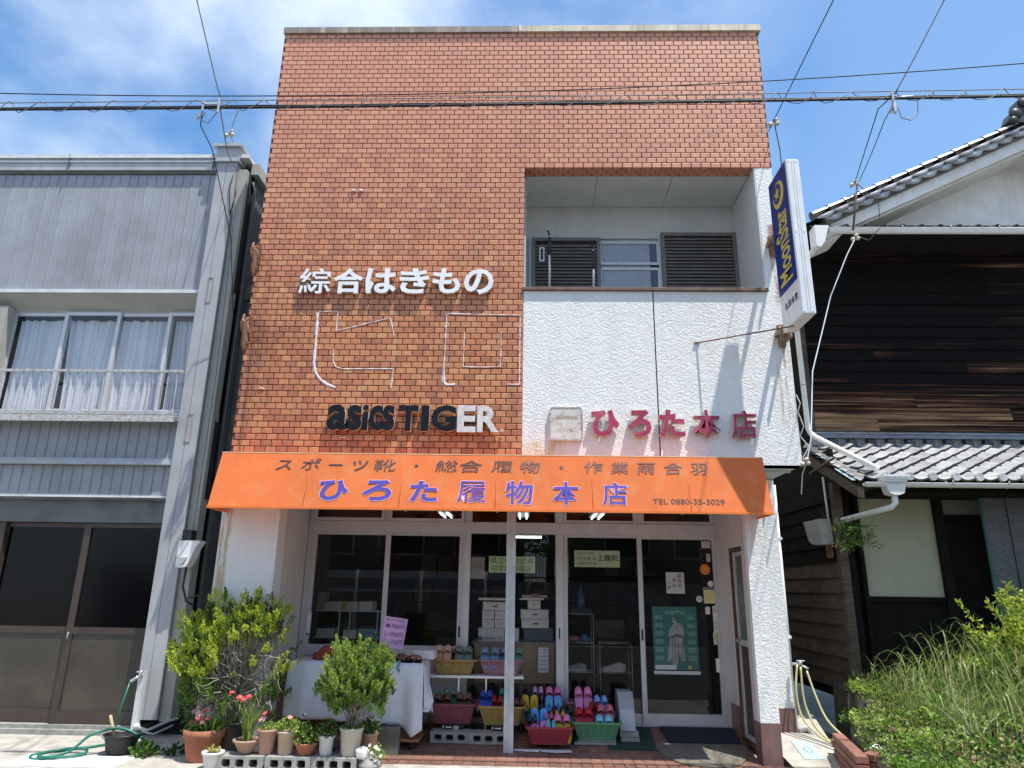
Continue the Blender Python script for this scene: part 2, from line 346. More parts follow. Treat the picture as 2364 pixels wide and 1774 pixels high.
M['tile']=pm('terracotta_floor_tile',(.205,.10,.07),.6,.16,22,.001,70,rnd=.22,dirt=((.15,.09,.07),.5,5))
M['joint']=pm('tile_joint',(.17,.12,.10),.95,.2,20)
M['soil']=pm('soil',(.055,.042,.03),1,.35,30,.006,70)
M['wood']=pm('pale_wood',(.62,.45,.27),.7,.15,8,stretch=(6,6,1))
# ---------------------------------------------------------------- ground (setting)
g=MB(); g.box(-90,90,-60,140,-1.2,-.10); g.build('ground',M['concrete'],kind='structure')
r=MB(); r.box(-90,90,-11.5,-1.9,-.095,-.045); r.build('street',M['asphalt'],kind='structure')
# concrete verge in front of the buildings, on the same level as the porch edge
v=MB(); v.box(-9,.58,-1.9,.80,-.09,0.0); v.build('concrete_apron',M['concrete_w'],kind='structure')
v=MB(); v.box(.584,5.60,-1.9,-.205,-.09,-.006); v.build('kerb_strip',M['concrete_w'],kind='structure')
# right side path: rises to the back
v=MB(); v.add([(5.604,-1.9,-.09),(6.10,-1.9,-.09),(6.10,-1.9,0),(5.604,-1.9,0),(5.604,0,0),(6.10,0,0.004),(5.70,3.2,.45),(6.42,1.62,.225),(6.42,3.2,.45),(5.604,1.62,.225)],
   [[3,2,5,4],[4,5,7,9],[9,7,8,6],[0,1,2,3]]); v.build('side_path',M['concrete_w'],kind='structure')
v=MB(); v.add([(6.10,-1.9,-.09),(6.10,-1.9,0),(6.10,0,.004),(6.42,1.62,.225),(6.42,3.2,.45),(6.42,3.2,-.3),(6.42,1.62,-.3),(6.10,0,-.3)],[[0,1,2,7],[7,2,3,6],[6,3,4,5]]); v.build('gutter_wall',M['concrete'],kind='structure')
v=MB(); v.box(6.1,6.8,-1.9,6,-.094,-.088); v.build('gutter_bed',M['soil'],kind='structure')
# utility lids
l=MB(); l.bbox(-1.40,-.40,-.60,-.22,-.01,.012,.004); l.box(-1.36,-.44,-.415,-.405,.0125,.0135,1); tag(l.build('cover_slab',[pm('pale_blue_cover_slab',(.60,.66,.67),.8,.1,6,.001,60),M['concrete_w']]),'pale blue-white flat cover slab in the concrete under the hose and bucket','cover')
l=MB(); l.add([(5.78,.155,.030),(5.955,.165,.032),(6.01,.61,.094),(5.825,.62,.095),(5.78,.155,.01),(5.955,.165,.01),(6.01,.61,.06),(5.825,.62,.06)],[[0,1,2,3],[4,5,1,0],[5,6,2,1],[6,7,3,2],[7,4,0,3]])
o=l.build('utility_cover',pm('pale_teal_lid',(.36,.52,.49),.6,.15,20,.001,60)); tag(o,'pale teal square meter lid set in the concrete side path','lid')
l=MB(); l.tube([(5.9+.035*cos(t*pi/4),.38+.07*sin(t*pi/4),.070+.14*.07*sin(t*pi/4)) for t in range(9)],.003,5); l.build('lid_ring',M['galv'],o)

# porch floor: sloping slab with separate tiles
pf=MB(); pf.add([(.604,-.2,-.012),(5.60,-.2,-.012),(5.60,0,-.012),(.604,0,-.012),(5.34,0,-.006),(5.34,1.06,.142),(.604,1.06,.142),(.604,0,-.006),(5.60,-.2,-.09),(.604,-.2,-.09)],[[9,8,1,0],[0,1,2,3],[7,4,5,6]])
porch=pf.build('porch_floor',M['joint'],kind='structure')
ts=.0985
tl=MB(); tl.add([(0,0,0),(.092,0,0),(.092,.092,0),(0,.092,0),(.003,.003,.004),(.089,.003,.004),(.089,.089,.004),(.003,.089,.004)],[[4,5,6,7],[0,1,5,4],[1,2,6,5],[2,3,7,6],[3,0,4,7]]); tme=tl.mesh('tile',M['tile'])
cells=[]
for j in range(13):
    for i in range(52):
        x=.61+i*ts; y=-.195+j*ts
        if y>.96 or x+ts>(5.58 if y<-.02 else 5.34): continue
        cells.append(((x-3.1)**2+(y+7.1)**2,x,y))
cells.sort(); stf=MB()
for q,(d,x,y) in enumerate(cells):
    z=-.0055+(max(0,y)*.14)+RND.uniform(-.0006,.0006); tl_=math.atan(.14) if y>=-.02 else 0
    if q<300:
        o=link('tile',tme,porch); o.location=(x,y,z); o.rotation_euler=(tl_,0,0)
    else:
        dz=.092*math.sin(tl_)
        stf.add([(x,y,z),(x+.092,y,z),(x+.092,y+.092,z+dz),(x,y+.092,z+dz),(x+.003,y+.003,z+.004),(x+.089,y+.003,z+.004),(x+.089,y+.089,z+dz+.004),(x+.003,y+.089,z+dz+.004)],[[4,5,6,7],[0,1,5,4],[1,2,6,5],[2,3,7,6],[3,0,4,7]])
stf.build('tile_field',M['tile'],porch,kind='stuff')

# mats on the porch
def slopemat(pts,th,name,label,m,cat='door mat'):
    mb=MB(); n=len(pts); lo=[(x,y,ZF(y)+.002) for x,y in pts]; hi=[(x,y,ZF(y)+th) for x,y in pts]
    mb.add(lo+hi,[[n+i for i in range(n)]]+[[i,(i+1)%n,n+(i+1)%n,n+i] for i in range(n)]); return tag(mb.build(name,m),label,cat)
slopemat([(3.96,.30),(4.42,.30),(4.46,.93),(4.0,.93)],.012,'green_mat','dark green doormat beside the concrete foot of the grey machine',pm('green_mat_pile',(.012,.045,.03),.95,.3,60,.004,220))
slopemat([(4.58,.50),(5.30,.50),(5.32,.93),(4.56,.93)],.022,'navy_mat','dark navy doormat right below the sliding glass door',pm('navy_mat_pile',(.012,.016,.032),.95,.3,60,.004,220))
sm=[(4.40,.49)]+[(4.86+.44*cos(a),.44+.56*sin(a)) for a in [pi+k*pi/14 for k in range(1,14)]]+[(5.30,.49)]
slopemat([(x,y) for x,y in sm],.010,'half_round_mat','half round grey-brown scroll-patterned mat in front of the navy doormat',pm('scroll_mat',(.15,.135,.105),.85,.35,24,.004,45,dirt=((.07,.065,.05),.9,26)))

# ---------------------------------------------------------------- shop building
shop=thing('shop_building','two-storey shop with orange brick tile facade and white roughcast balcony front','building',(3,1.5,0))
w=MB()
w.box(0,3.083,.002,.24,2.78,8.27); w.box(3.083,5.99,.002,.185,6.327,8.27)
w.build('brick_backing',M['grout'],shop)
# side, back and roof of the shell
w=MB(); w.box(.012,.2,.24,8,0,8.2); w.box(5.8,5.985,.185,8,6.33,8.2); w.box(5.8,5.985,.9,8,2.78,6.33); w.box(.012,5.985,8,8.2,0,8.2); w.box(.2,5.8,.24,8,8.0,8.1); w.box(3.0,5.8,1.2,8,2.78,2.95)
w.box(.2,3.083,.24,.9,2.78,2.95)
w.build('outer_wall',M['rough'],shop)
# bricks
bricks=[]
def brickgeo(mb,x0,x1,z0,z1,soff=False):
    e=.0048; d=.007
    if not soff: P=lambda x,y,z:(x,y,z)
    else: P=lambda x,y,z:(x,.008+(z-6.321)*-1+0, 6.327-0+(y)*-1*-1) 
    v=[P(x0,0.002,z0),P(x1,0.002,z0),P(x1,0.002,z1),P(x0,.002,z1),P(x0+.001,-d+.002,z0+.001),P(x1-.001,-d+.002,z0+.001),P(x1-.001,-d+.002,z1-.001),P(x0+.001,-d+.002,z1-.001),
       P(x0+e,-d,z0+e),P(x1-e,-d,z0+e),P(x1-e,-d,z1-e),P(x0+e,-d,z1-e)]
    mb.add(v,[[8,9,10,11],[4,5,9,8],[5,6,10,9],[6,7,11,10],[7,4,8,11],[0,1,5,4],[1,2,6,5],[2,3,7,6],[3,0,4,7]])
J=.0082
for row in range(-52,29):
    z0=B0Z+row*BZ; z1=z0+BZ-J; par=.5*((row+400)%2)
    if z0<2.80 or z1>8.275: continue
    xlim=5.985 if row>=0 else 3.083
    for col in range(-30,30):
        x0=B0X+(col-par)*BX; x1=x0+BX-J
        x0=max(x0,.006); x1=min(x1,xlim)
        if x1-x0<.02: continue
        bricks.append(((( (x0+x1)/2-3.16)**2+7.12**2+((z0+z1)/2-1.55)**2),x0,x1,z0,z1))
bricks.sort(); st=MB(); cache={}
for q,(d,x0,x1,z0,z1) in enumerate(bricks):
    if q<300:
        key=round(x1-x0,3)
        if key not in cache:
            mb=MB(); brickgeo(mb,0,x1-x0,0,z1-z0); cache[key]=mb.mesh('brick',M['brick'])
        o=link('brick',cache[key],shop); o.location=(x0-3,-1.5+RND.uniform(-.0008,.0008),z0)
    else: brickgeo(st,x0,x1,z0,z1)
st.build('brick_field',M['brick'],shop,kind='stuff')
# brick tiles on the soffit over the balcony
sb=MB()
for row in range(3):
    y0=.004+row*.0605; y1=y0+.054; par=.5*(row%2)
    for col in range(0,25):
        x0=max(B0X+(col-par)*BX,3.09); x1=min(B0X+(col-par+1)*BX-J,5.985)
        if x1-x0<.02: continue
        z=6.327; e=.004
        sb.add([(x0,y0,z),(x1,y0,z),(x1,y1,z),(x0,y1,z),(x0+e,y0+e,z-.007),(x1-e,y0+e,z-.007),(x1-e,y1-e,z-.007),(x0+e,y1-e,z-.007)],[[7,6,5,4],[0,4,5,1],[1,5,6,2],[2,6,7,3],[3,7,4,0]])
sb.build('soffit_brick_field',M['brick'],shop,kind='stuff')
# roof coping, two lengths
c=MB(); c.prismx([(-.035,8.275),(-.035,8.362),(-.01,8.375),(.26,8.375),(.26,8.275)],-.008,3.0); c.build('coping',M['coping'],shop)
c=MB(); c.prismx([(-.037,8.277),(-.037,8.366),(-.01,8.379),(.26,8.379),(.26,8.277)],3.006,6.02); c.build('coping',M['coping2'],shop)
c=MB(); c.box(2.992,3.02,-.045,-.036,8.28,8.372); c.build('coping_joint',M['pale_trim'],shop)
# white roughcast front
w=MB(); w.box(3.086,4.522,.0,.2,2.79,4.733); w.box(4.536,5.985,.0,.2,2.79,4.733); w.build('roughcast_panel',M['rough'],shop)
w=MB(); w.box(4.522,4.536,.012,.19,2.79,4.733); w.build('panel_joint',M['alud'],shop)
w=MB(); w.box(5.79,5.985,.0,.9,4.733,6.32); w.build('balcony_pier',M['rough'],shop)
w=MB(); w.add([(5.55,0.001,2.79),(5.985,.001,2.79),(5.985,.9,2.79),(5.55,.9,2.79)],[[0,3,2,1]]); w.box(3.05,5.5,.2,.9,2.9,2.95); w.box(5.56,5.98,.33,.36,2.77,2.788); w.build('overhang_soffit',M['recess'],shop)
w=MB(); w.bbox(3.07,5.805,-.032,.22,4.735,4.772,.004); w.build('balcony_sill',M['sill'],shop)
# balcony recess
w=MB(); w.box(3.084,3.104,.186,.9,4.77,6.32); w.box(5.775,5.789,.003,.9,4.773,6.318); w.box(3.104,5.775,.9,1.1,4.0,6.32); w.box(3.104,5.789,.22,.9,4.0,4.05); w.build('balcony_wall',M['recess'],shop)
xs=[3.104,3.966,4.870,5.775]
for a,b in zip(xs,xs[1:]):
    w=MB(); w.box(a+.002,b-.004,.187,.9,6.323,6.345); w.build('ceiling_panel',M['recess'],shop)
w=MB(); w.box(3.104,5.775,.187,.9,6.346,6.36); w.build('ceiling_backing',M['alud'],shop)
# balcony windows (back wall y=.9)
w=frame(MB(),3.144,4.822,4.6,5.886,.86,.899,.03); w.build('window_frame',M['alu'],shop)
def louvre(x0,x1,z0,z1,y,nm):
    fr=frame(MB(),x0,x1,z0,z1,y-.035,y,.045); p=fr.build('shutter',M['shutter'],shop)
    b=MB(); b.box(x0+.045,x1-.045,y-.004,y,z0+.045,z1-.045); b.build('backboard',M['alud'],p)
    n=int((z1-z0-.09)/.0465); me=None
    for k in range(n):
        if me is None:
            sl=MB(); sl.prismx([(-.018,0),(-.022,.006),(.0,.040),(.004,.034)],0,x1-x0-.094); me=sl.mesh('slat',M['shutter'])
        o=link('slat',me,p); o.location=(x0+.047,y-.012,z0+.05+k*.0465)
louvre(3.178,4.05,4.6,5.852,.862,'a'); louvre(4.822,5.773,4.6,5.92,.85,'b')
for (x0,x1,z0,z1) in ((4.052,4.800,5.49,5.82),(4.052,4.800,4.6,5.452)):
    f=frame(MB(),x0,x1,z0,z1,.868,.892,(.012,.03,.035,.035)).build('window_sash',M['alu'],shop)
    MB().quad((x0+.012,.88,z0+.035),(x1-.03,.88,z0+.035),(x1-.03,.88,z1-.035),(x0+.012,.88,z1-.035)).build('pane',M['glass_w'],f)
cu=MB(); n=90
for k in range(n):
    x0=4.06+.62*k/n; x1=4.06+.62*(k+1)/n; ya=.9+.006*sin(k*.8); yb=.9+.006*sin((k+1)*.8)
    cu.quad((x0,ya,4.6),(x1,yb,4.6),(x1,yb,5.80),(x0,ya,5.80),0,True)
w=MB(); w.box(4.052,4.80,.893,.896,4.6,5.82); 
cu=MB()
for k in range(n):
    x0=4.06+.62*k/n; x1=4.06+.62*(k+1)/n; ya=.889+.002*sin(k*.8); yb=.889+.002*sin((k+1)*.8)
    cu.quad((x0,ya,4.6),(x1,yb,4.6),(x1,yb,5.80),(x0,ya,5.80),0,True)
cu.build('curtain',pm('grey_lace_curtain',(.34,.36,.38),.9,.12,20),shop)
w.build('curtain_backing',M['alud'],shop)
# laundry pole brackets
for x,z1,y in ((3.385,5.60,.28),(4.02-.12,5.42,.28)):
    t=thing('laundry_post','thin galvanised laundry post on the balcony, '+('left one, tallest with a hook plate' if z1>5.5 else 'second from the left with a dark clamp'),'post',(x,y,4.772),'laundry posts on the balcony')
    b=MB(); b.tube([(x,y,4.774),(x,y,z1)],.014,10); b.build('post',M['galv'],t)
    b=MB(); b.tube([(x,y,z1-.02),(x-.02,y-.06,z1+.01)],.012,8); b.tube([(x,y,z1-.28),(x,y,z1-.05)],.019,8); b.build('clamp',M['black'],t)
    if z1>5.5:
        b=MB(); frame(b,x-.12,x-.06,z1-.36,z1-.18,y-.01,y,.014); b.build('hook_plate',M['galv'],t)

# lower storey: piers, reveals, shutter rails
w=MB(); w.box(0,.603,.0,.235,0,2.79); w.build('left_pier',M['rough'],shop)
w=MB(); w.box(.2,.603,.255,1.3,.0,2.79); w.box(.25,.585,.235,.255,0,2.79); w.build('left_reveal',M['smooth'],shop)
for x_,a_ in ((.585,.235),(5.348,.10)):
    w=MB(); w.box(x_,x_+.012,a_,a_+.02,0,2.6); w.build('shutter_rail',M['rust'],shop)
w=MB(); w.box(5.345,5.52,.0,.10,.358,2.79); w.box(5.52,5.525,.002,.9,.358,2.79); w.build('right_pier',M['rough'],shop)
w=MB(); w.box(5.345,5.52,.12,.19,.12,2.79); w.box(5.36,5.52,.10,.12,.12,2.79); w.box(5.345,5.52,.70,1.3,.4,2.79); w.box(5.345,5.52,.19,.70,1.985,2.79); w.build('right_reveal',M['smooth'],shop)
for bx_ in ((5.341,5.524,-.005,.10,-.005,.355),(5.341,5.52,.101,.19,0.0,.355),(5.341,5.52,.705,1.02,.05,.4),(5.53,5.99,.893,.8995,.06,.355)):
    w=MB(); w.box(*bx_); w.build('skirting_tile',M['skirt'],shop)
w=MB(); w.box(5.53,5.985,.9,1.2,.05,2.789); w.build('side_wall_front',M['rough'],shop)
w=MB(); w.box(.60,.64,.8,1.0,0,.0); 
w=MB(); w.box(.603,5.345,.16,.98,2.46,2.50); w.build('porch_ceiling',M['smooth'],shop)
# white PVC pipe at the right corner
w=MB(); w.tube([(5.995,.93,.12),(5.995,.93,2.72)],.022,10)
for z in (1.05,2.1): w.box(5.96,6.03,.905,.95,z,z+.03)
w.build('drain_pipe',M['white'],shop)
# side door in the right reveal
d=MB(); x=5.348
def fy(mb,y0,y1,z0,z1,xa,xb,wd,m=0):
    mb.box(xa,xb,y0,y0+wd,z0,z1,m); mb.box(xa,xb,y1-wd,y1,z0,z1,m); mb.box(xa,xb,y0+wd,y1-wd,z0,z0+wd,m); mb.box(xa,xb,y0+wd,y1-wd,z1-wd,z1,m)
fy(d,.19,.705,.08,1.985,5.36,5.40,.045); dr=d.build('side_door',pm('dark_brown_wood_frame',(.10,.045,.03),.5,.2,6),shop)
d=MB(); fy(d,.237,.60,.13,1.935,5.365,5.395,.04); d.box(5.365,5.395,.277,.56,1.0,1.06); d.build('door_leaf',M['alu'],dr)
MB().quad((5.38,.277,1.06),(5.38,.56,1.06),(5.38,.56,1.895),(5.38,.277,1.895)).build('pane',glass('frosted_glass',(.55,.68,.62),.25),dr)
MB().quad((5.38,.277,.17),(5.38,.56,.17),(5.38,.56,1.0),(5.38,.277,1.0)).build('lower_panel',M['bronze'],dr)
d=MB(); d.tube([(5.37,.50,1.045),(5.325,.50,1.045)],.012,8); d.lathe([(.0,0),(.022,0),(.024,.02),(.0,.03)],0,0); 
d=MB(); d.tube([(5.37,.53,1.045),(5.335,.53,1.045),(5.325,.53,1.045)],[.01,.01,.026],10); d.build('door_knob',M['galv'],dr)

# centre column (shutter mullion)
cc=thing('shutter_column','galvanised steel column standing between the shelves and the slipper baskets','column',(2.985,.2,.026))
c=MB(); c.box(2.936,2.976,.175,.225,.024,2.46); c.box(2.982,3.03,.175,.225,.024,2.46); c.box(2.976,2.982,.181,.225,.024,2.46); c.build('column_shaft',M['galv'],cc)

# ---------------------------------------------------------------- shop front (glazing)
Y0=1.0
sf=MB()
F=M['alu']
def bx(x0,x1,z0,z1,y0=.97,y1=1.05,n='frame_bar'): 
    m=MB(); m.box(x0,x1,y0,y1,z0,z1); return m.build(n,F,shop)
bx(.613,.665,.14,2.46); bx(5.285,5.344,.14,2.46); bx(.665,5.285,2.13,2.255,.955,1.05,'transom'); bx(.665,5.285,2.42,2.46)
bx(2.425,2.50,.14,2.13); bx(2.425,2.50,2.255,2.42); bx(3.475,3.56,.14,2.13); bx(3.475,3.56,2.255,2.42)
bx(2.50,3.475,.14,.19); bx(3.56,5.285,.14,.155,.955,1.05,'threshold'); bx(.665,2.425,.80,.86,.955,1.05,'window_sill')
w=MB(); w.box(.665,2.425,.98,1.04,.12,.80); w.build('apron_wall',M['smooth'],shop)
# transom lights
for x0,x1 in ((.67,1.49),(1.54,2.42),(2.505,3.47),(3.565,4.40),(4.455,5.28)):
    deep=.03 if x0<2 else 0
    f=frame(MB(),x0,x1,2.258,2.418,.975-deep,1.0-deep,.035 if x0<2 or x0>3.5 else .004).build('transom_sash',F,shop)
    e=.035 if x0<2 or x0>3.5 else .004
    MB().quad((x0+e,.99,2.258+e),(x1-e,.99,2.258+e),(x1-e,.99,2.418-e),(x0+e,.99,2.418-e)).build('pane',M['glass'],f)
bx(1.49,1.54,2.255,2.42); bx(4.40,4.455,2.255,2.42)
# sliding windows and doors
def sash(x0,x1,z0,z1,y,ws,nm,hx=None):
    f=frame(MB(),x0,x1,z0,z1,y-.014,y+.014,ws).build(nm,F,shop)
    l,r_,b,t=ws
    MB().quad((x0+l,y,z0+b),(x1-r_,y,z0+b),(x1-r_,y,z1-t),(x0+l,y,z1-t)).build('pane',M['glass'],f)
    if hx: MB().box(hx-.011,hx+.011,y-.017,y-.0145,1.0,1.115).build('finger_pull',M['black'],f)
    return f
sash(.667,1.575,.86,2.13,.985,(.055,.055,.045,.032),'sliding_window',.70)
sash(1.51,2.423,.86,2.13,1.02,(.055,.055,.045,.032),'sliding_window',2.395)
sash(3.563,4.46,.157,2.13,1.02,(.045,.05,.10,.028),'sliding_door',None)
sash(4.40,5.283,.157,2.13,.985,(.05,.035,.11,.04),'sliding_door',4.425)
f=MB().quad((2.50,1.0,.19),(3.475,1.0,.19),(3.475,1.0,2.13),(2.50,1.0,2.13)).build('display_pane',M['glass'],shop)
b=MB(); b.box(3.505,3.52,.967,.969,1.0,1.115); b.build('finger_pull',M['black'],shop)
# ---------------------------------------------------------------- interior
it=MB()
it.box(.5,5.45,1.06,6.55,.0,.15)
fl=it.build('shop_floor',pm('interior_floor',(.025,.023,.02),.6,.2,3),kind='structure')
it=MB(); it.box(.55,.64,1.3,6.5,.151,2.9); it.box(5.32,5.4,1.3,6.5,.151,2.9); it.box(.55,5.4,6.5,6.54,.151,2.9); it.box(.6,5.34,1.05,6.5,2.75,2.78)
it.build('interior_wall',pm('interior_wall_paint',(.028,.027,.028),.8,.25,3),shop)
tube=emit('lit_fluorescent_tube',(.88,1.0,.95),2.6)
k=0
for (x,y,dx,dy) in ((1.90,3.5,.0,.38),(3.08,3.3,.0,.40),(3.16,3.5,.21,0),(4.15,2.95,.0,.40),(1.2,5.2,.5,0),(4.4,5.4,.5,0)):
    zl=(2.585,2.565,2.275,2.54,2.60,2.60)[k]
    t=thing('fluorescent_lamp','lit twin-tube fluorescent ceiling lamp inside the shop, '+['over the left windows','behind the steel column','crosswise near the back','over the right sliding doors','far left at the back','far right at the back'][k],'lamp',(x,y,zl),'ceiling lamps inside the shop'); k+=1
    b=MB(); b.box(x-max(dx,.09),x+max(dx,.09),y-max(dy,.09),y+max(dy,.09),zl+.01,zl+.04); b.build('lamp_housing',M['white'],t)
    for s in (-1,1):
        if dx: p=[(x-dx*.95,y+s*.05,zl-.01),(x+dx*.95,y+s*.05,zl-.01)]
        else: p=[(x+s*.05,y-dy*.95,zl-.01),(x+s*.05,y+dy*.95,zl-.01)]
        MB().tube(p,.010,8).build('lamp_tube',tube,t)
# ---------------------------------------------------------------- lettering
_tc={}
def glyph(body,offset=0.,extrude=0.):
    key=(body,offset,extrude)
    if key in _tc: return _tc[key]
    c=bpy.data.curves.new('glyph','FONT'); c.body=body; c.size=1; c.offset=offset; c.extrude=extrude; c.resolution_u=3
    o=bpy.data.objects.new('glyph',c); COL.objects.link(o); bpy.context.view_layer.update()
    me=bpy.data.meshes.new_from_object(o.evaluated_get(bpy.context.evaluated_depsgraph_get()))
    v=[tuple(p.co) for p in me.vertices]; f=[list(p.vertices) for p in me.polygons]
    nz=[p.normal.z for p in me.polygons]
    bpy.data.objects.remove(o); bpy.data.meshes.remove(me); bpy.data.curves.remove(c)
    xs=[p[0] for p in v]; ys=[p[1] for p in v]
    r=(v,f,nz,(min(xs),max(xs),min(ys),max(ys))); _tc[key]=r; return r
_ref=glyph('国')[3]; RC=((_ref[0]+_ref[1])/2,(_ref[2]+_ref[3])/2); RS=_ref[3]-_ref[2]
def place(mb,body,fn,x0,x1,z0,z1,offset=0.,depth=0.,m=0,me_=None,cell=True,shear=0.):
    """draw text in the box (x0..x1, z0..z1); fn maps (x,z,depth)->world. cell=True keeps CJK em-box proportions"""
    ext=.05 if depth else 0.
    v,f,nz,(a,b,c,d)=glyph(body,offset,ext)
    if not v: return
    if cell:
        kx=(x1-x0)/(RS*1.0); kz=(z1-z0)/(RS*1.0); cx,cz=RC; X=lambda p:(x0+x1)/2+(p[0]-cx)*kx+shear*(p[1]-cz)*kz; Z=lambda p:(z0+z1)/2+(p[1]-cz)*kz
    else:
        kx=(x1-x0)/(b-a); kz=(z1-z0)/(d-c); X=lambda p:x0+(p[0]-a)*kx+shear*(p[1]-c)*kz; Z=lambda p:z0+(p[1]-c)*kz
    base=len(mb.v)
    for p in v: mb.v.append(tuple(fn(X(p),Z(p),(p[2]/.05*.5+.5)*depth if depth else 0)))
    for q,fa in enumerate(f):
        mb.f.append([base+i for i in fa]); mb.m.append(m if abs(nz[q])>.5 or me_ is None else me_); mb.s.append(False)
wall=lambda y:(lambda x,z,d:(x,y-d,z))

# channel letters: white row
s=thing('wall_sign','white raised Japanese characters on the brick wall, top row of lettering','sign',(1.65,-.02,4.66))
for ch,x0,x1,z0,z1 in (('綜',.559,.919,4.665,4.975),('合',.945,1.288,4.667,4.976),('は',1.311,1.657,4.669,4.977),('き',1.692,2.024,4.67,4.979),('も',2.063,2.376,4.672,4.98),('の',2.419,2.75,4.665,4.973)):
    mb=MB(); place(mb,ch,wall(-.022),x0,x1,z0,z1,.012 if ch=='綜' else .030,.045,0,1,cell=False); mb.build('letter',[M['letter_white'],M['letter_edge']],s)
s=thing('wall_sign','black raised Latin letters, the last two bleached white, just above the awning','sign',(1.95,-.02,3.09))
for ch,x0,x1,z0,z1,mt,of,sh in (('a',1.021,1.245,3.099,3.38,'letter_black',.030,0),('s',1.232,1.392,3.099,3.378,'letter_black',.030,0),('i',1.400,1.462,3.1,3.38,'letter_black',.03,0),('c',1.468,1.615,3.1,3.375,'letter_black',.034,0),('s',1.61,1.74,3.1,3.379,'letter_black',.030,0),
    ('T',1.778,1.99,3.099,3.379,'letter_black',.045,0),('I',2.02,2.105,3.099,3.379,'letter_black',.05,0),('G',2.126,2.392,3.098,3.382,'letter_black',.038,0),('E',2.402,2.597,3.093,3.38,'letter_grey',.036,0),('R',2.612,2.84,3.095,3.38,'letter_grey',.034,0),('.',2.855,2.895,3.095,3.135,'letter_edge',.01,0)):
    mb=MB(); place(mb,ch,wall(-.025),x0,x1,z0,z1,of,.055,0,1,cell=False,shear=sh); mb.build('letter',[M[mt],M['letter_edge']],s)
s=thing('wall_sign','magenta-red raised Japanese characters on the white roughcast above the awning','sign',(4.67,-.02,3.06))
for ch,x0,x1,z0,z1 in (('ひ',3.811,4.105,3.063,3.347),('ろ',4.19,4.437,3.064,3.351),('た',4.515,4.785,3.062,3.354),('本',4.868,5.155,3.061,3.357),('店',5.265,5.531,3.055,3.353)):
    mb=MB(); place(mb,ch,wall(-.022),x0,x1,z0,z1,{'本':.018,'店':.010}.get(ch,.036),.055,0,1,cell=False); mb.build('letter',[M['letter_red'],M['letter_edge']],s)
# weathered square box sign
t=thing('box_sign','weathered blank white square sign box left of the magenta characters','sign',(3.55,-.02,3.02))
b=MB()
def rr(x0,x1,z0,z1,r,n=5):
    p=[]
    for cx,cz,a in ((x1-r,z0+r,-pi/2),(x1-r,z1-r,0),(x0+r,z1-r,pi/2),(x0+r,z0+r,pi)):
        for k in range(n+1): t_=a+k*pi/2/n; p.append((cx+r*cos(t_),cz+r*sin(t_)))
    return p
b.prism(rr(3.372,3.722,3.022,3.384,.04),-.036,-.003); b.build('sign_box',pm('flaking_white_box',(.66,.62,.58),.7,.12,14,.003,40,dirt=((.33,.27,.21),.8,13)),t)
b=MB(); o_=rr(3.370,3.724,3.020,3.386,.042,6); i_=rr(3.386,3.708,3.036,3.370,.030,6); q=len(o_)
for k in range(q):
    k2=(k+1)%q
    b.add([(o_[k][0],-.039,o_[k][1]),(o_[k2][0],-.039,o_[k2][1]),(i_[k2][0],-.039,i_[k2][1]),(i_[k][0],-.039,i_[k][1])],[[0,1,2,3]])
b.build('worn_rim',pm('worn_grey_rim',(.42,.39,.36),.8,.35,25,dirt=((.16,.10,.07),.8,18)),t)
b=MB()
for i,(x,wd) in enumerate(((3.44,.05),(3.50,.035),(3.54,.05),(3.60,.03),(3.64,.03))): b.box(x,x+wd,-.0375,-.0365,3.255,3.29)
b.box(3.585,3.61,-.0375,-.0365,3.115,3.15); b.build('faded_print',pm('faded_box_print',(.42,.34,.27),.8,.3,30),t)
# caulk outlines where two big characters were taken down
def ribbon(mb,pts,w0):
    for i,((x0,z0),(x1,z1)) in enumerate(zip(pts,pts[1:])):
        n=max(1,int(math.hypot(x1-x0,z1-z0)/.035)); L_=math.hypot(x1-x0,z1-z0)+1e-6; nx,nz=-(z1-z0)/L_,(x1-x0)/L_
        pr=None
        for k in range(n+1):
            t_=k/n; w_=w0*RND.uniform(.55,1.5)/2; x=x0+(x1-x0)*t_+RND.uniform(-.002,.002); z=z0+(z1-z0)*t_
            c=[(x+nx*w_,-.0085,z+nz*w_),(x+nx*w_*.3,-.0125,z+nz*w_*.3),(x-nx*w_*.3,-.0125,z-nz*w_*.3),(x-nx*w_,-.0085,z-nz*w_)]
            if pr: 
                for q in range(3): mb.quad(pr[q],pr[q+1],c[q+1],c[q])
            pr=c
cm=MB()
ribbon(cm,[(0.785,4.442),(0.798,4.47),(0.899,4.471),(1.011,4.472),(1.011,4.37),(1.011,4.239),(1.139,4.273),(1.379,4.339),(1.602,4.393),(1.629,4.308),(1.657,4.187)],.010)
ribbon(cm,[(0.787,4.459),(0.792,4.287),(0.8,4.045),(0.799,3.854),(0.828,3.752),(0.888,3.674),(0.968,3.621),(1.064,3.587)],.026)
ribbon(cm,[(1.007,4.027),(1.007,3.887),(1.04,3.824),(1.125,3.798),(1.328,3.803),(1.673,3.805),(1.672,3.704),(1.66,3.588)],.010)
o=cm.build('caulk_outline',M['caulk']); tag(o,'white caulk outline on the brick left by a removed character, the one farther left','caulk outline','caulk outlines of removed characters')
cm=MB()
ribbon(cm,[(2.234,3.646),(2.226,3.848),(2.231,4.086),(2.231,4.442),(2.254,4.454),(2.583,4.444),(3.048,4.438),(3.05,4.219),(3.05,3.637),(2.916,3.639)],.011)
ribbon(cm,[(2.226,3.848),(2.231,3.662),(2.265,3.628),(2.354,3.632)],.028)
ribbon(cm,[(2.437,4.24),(2.439,3.834),(2.645,3.828),(2.842,3.837),(2.846,4.058),(2.843,4.242)],.009)
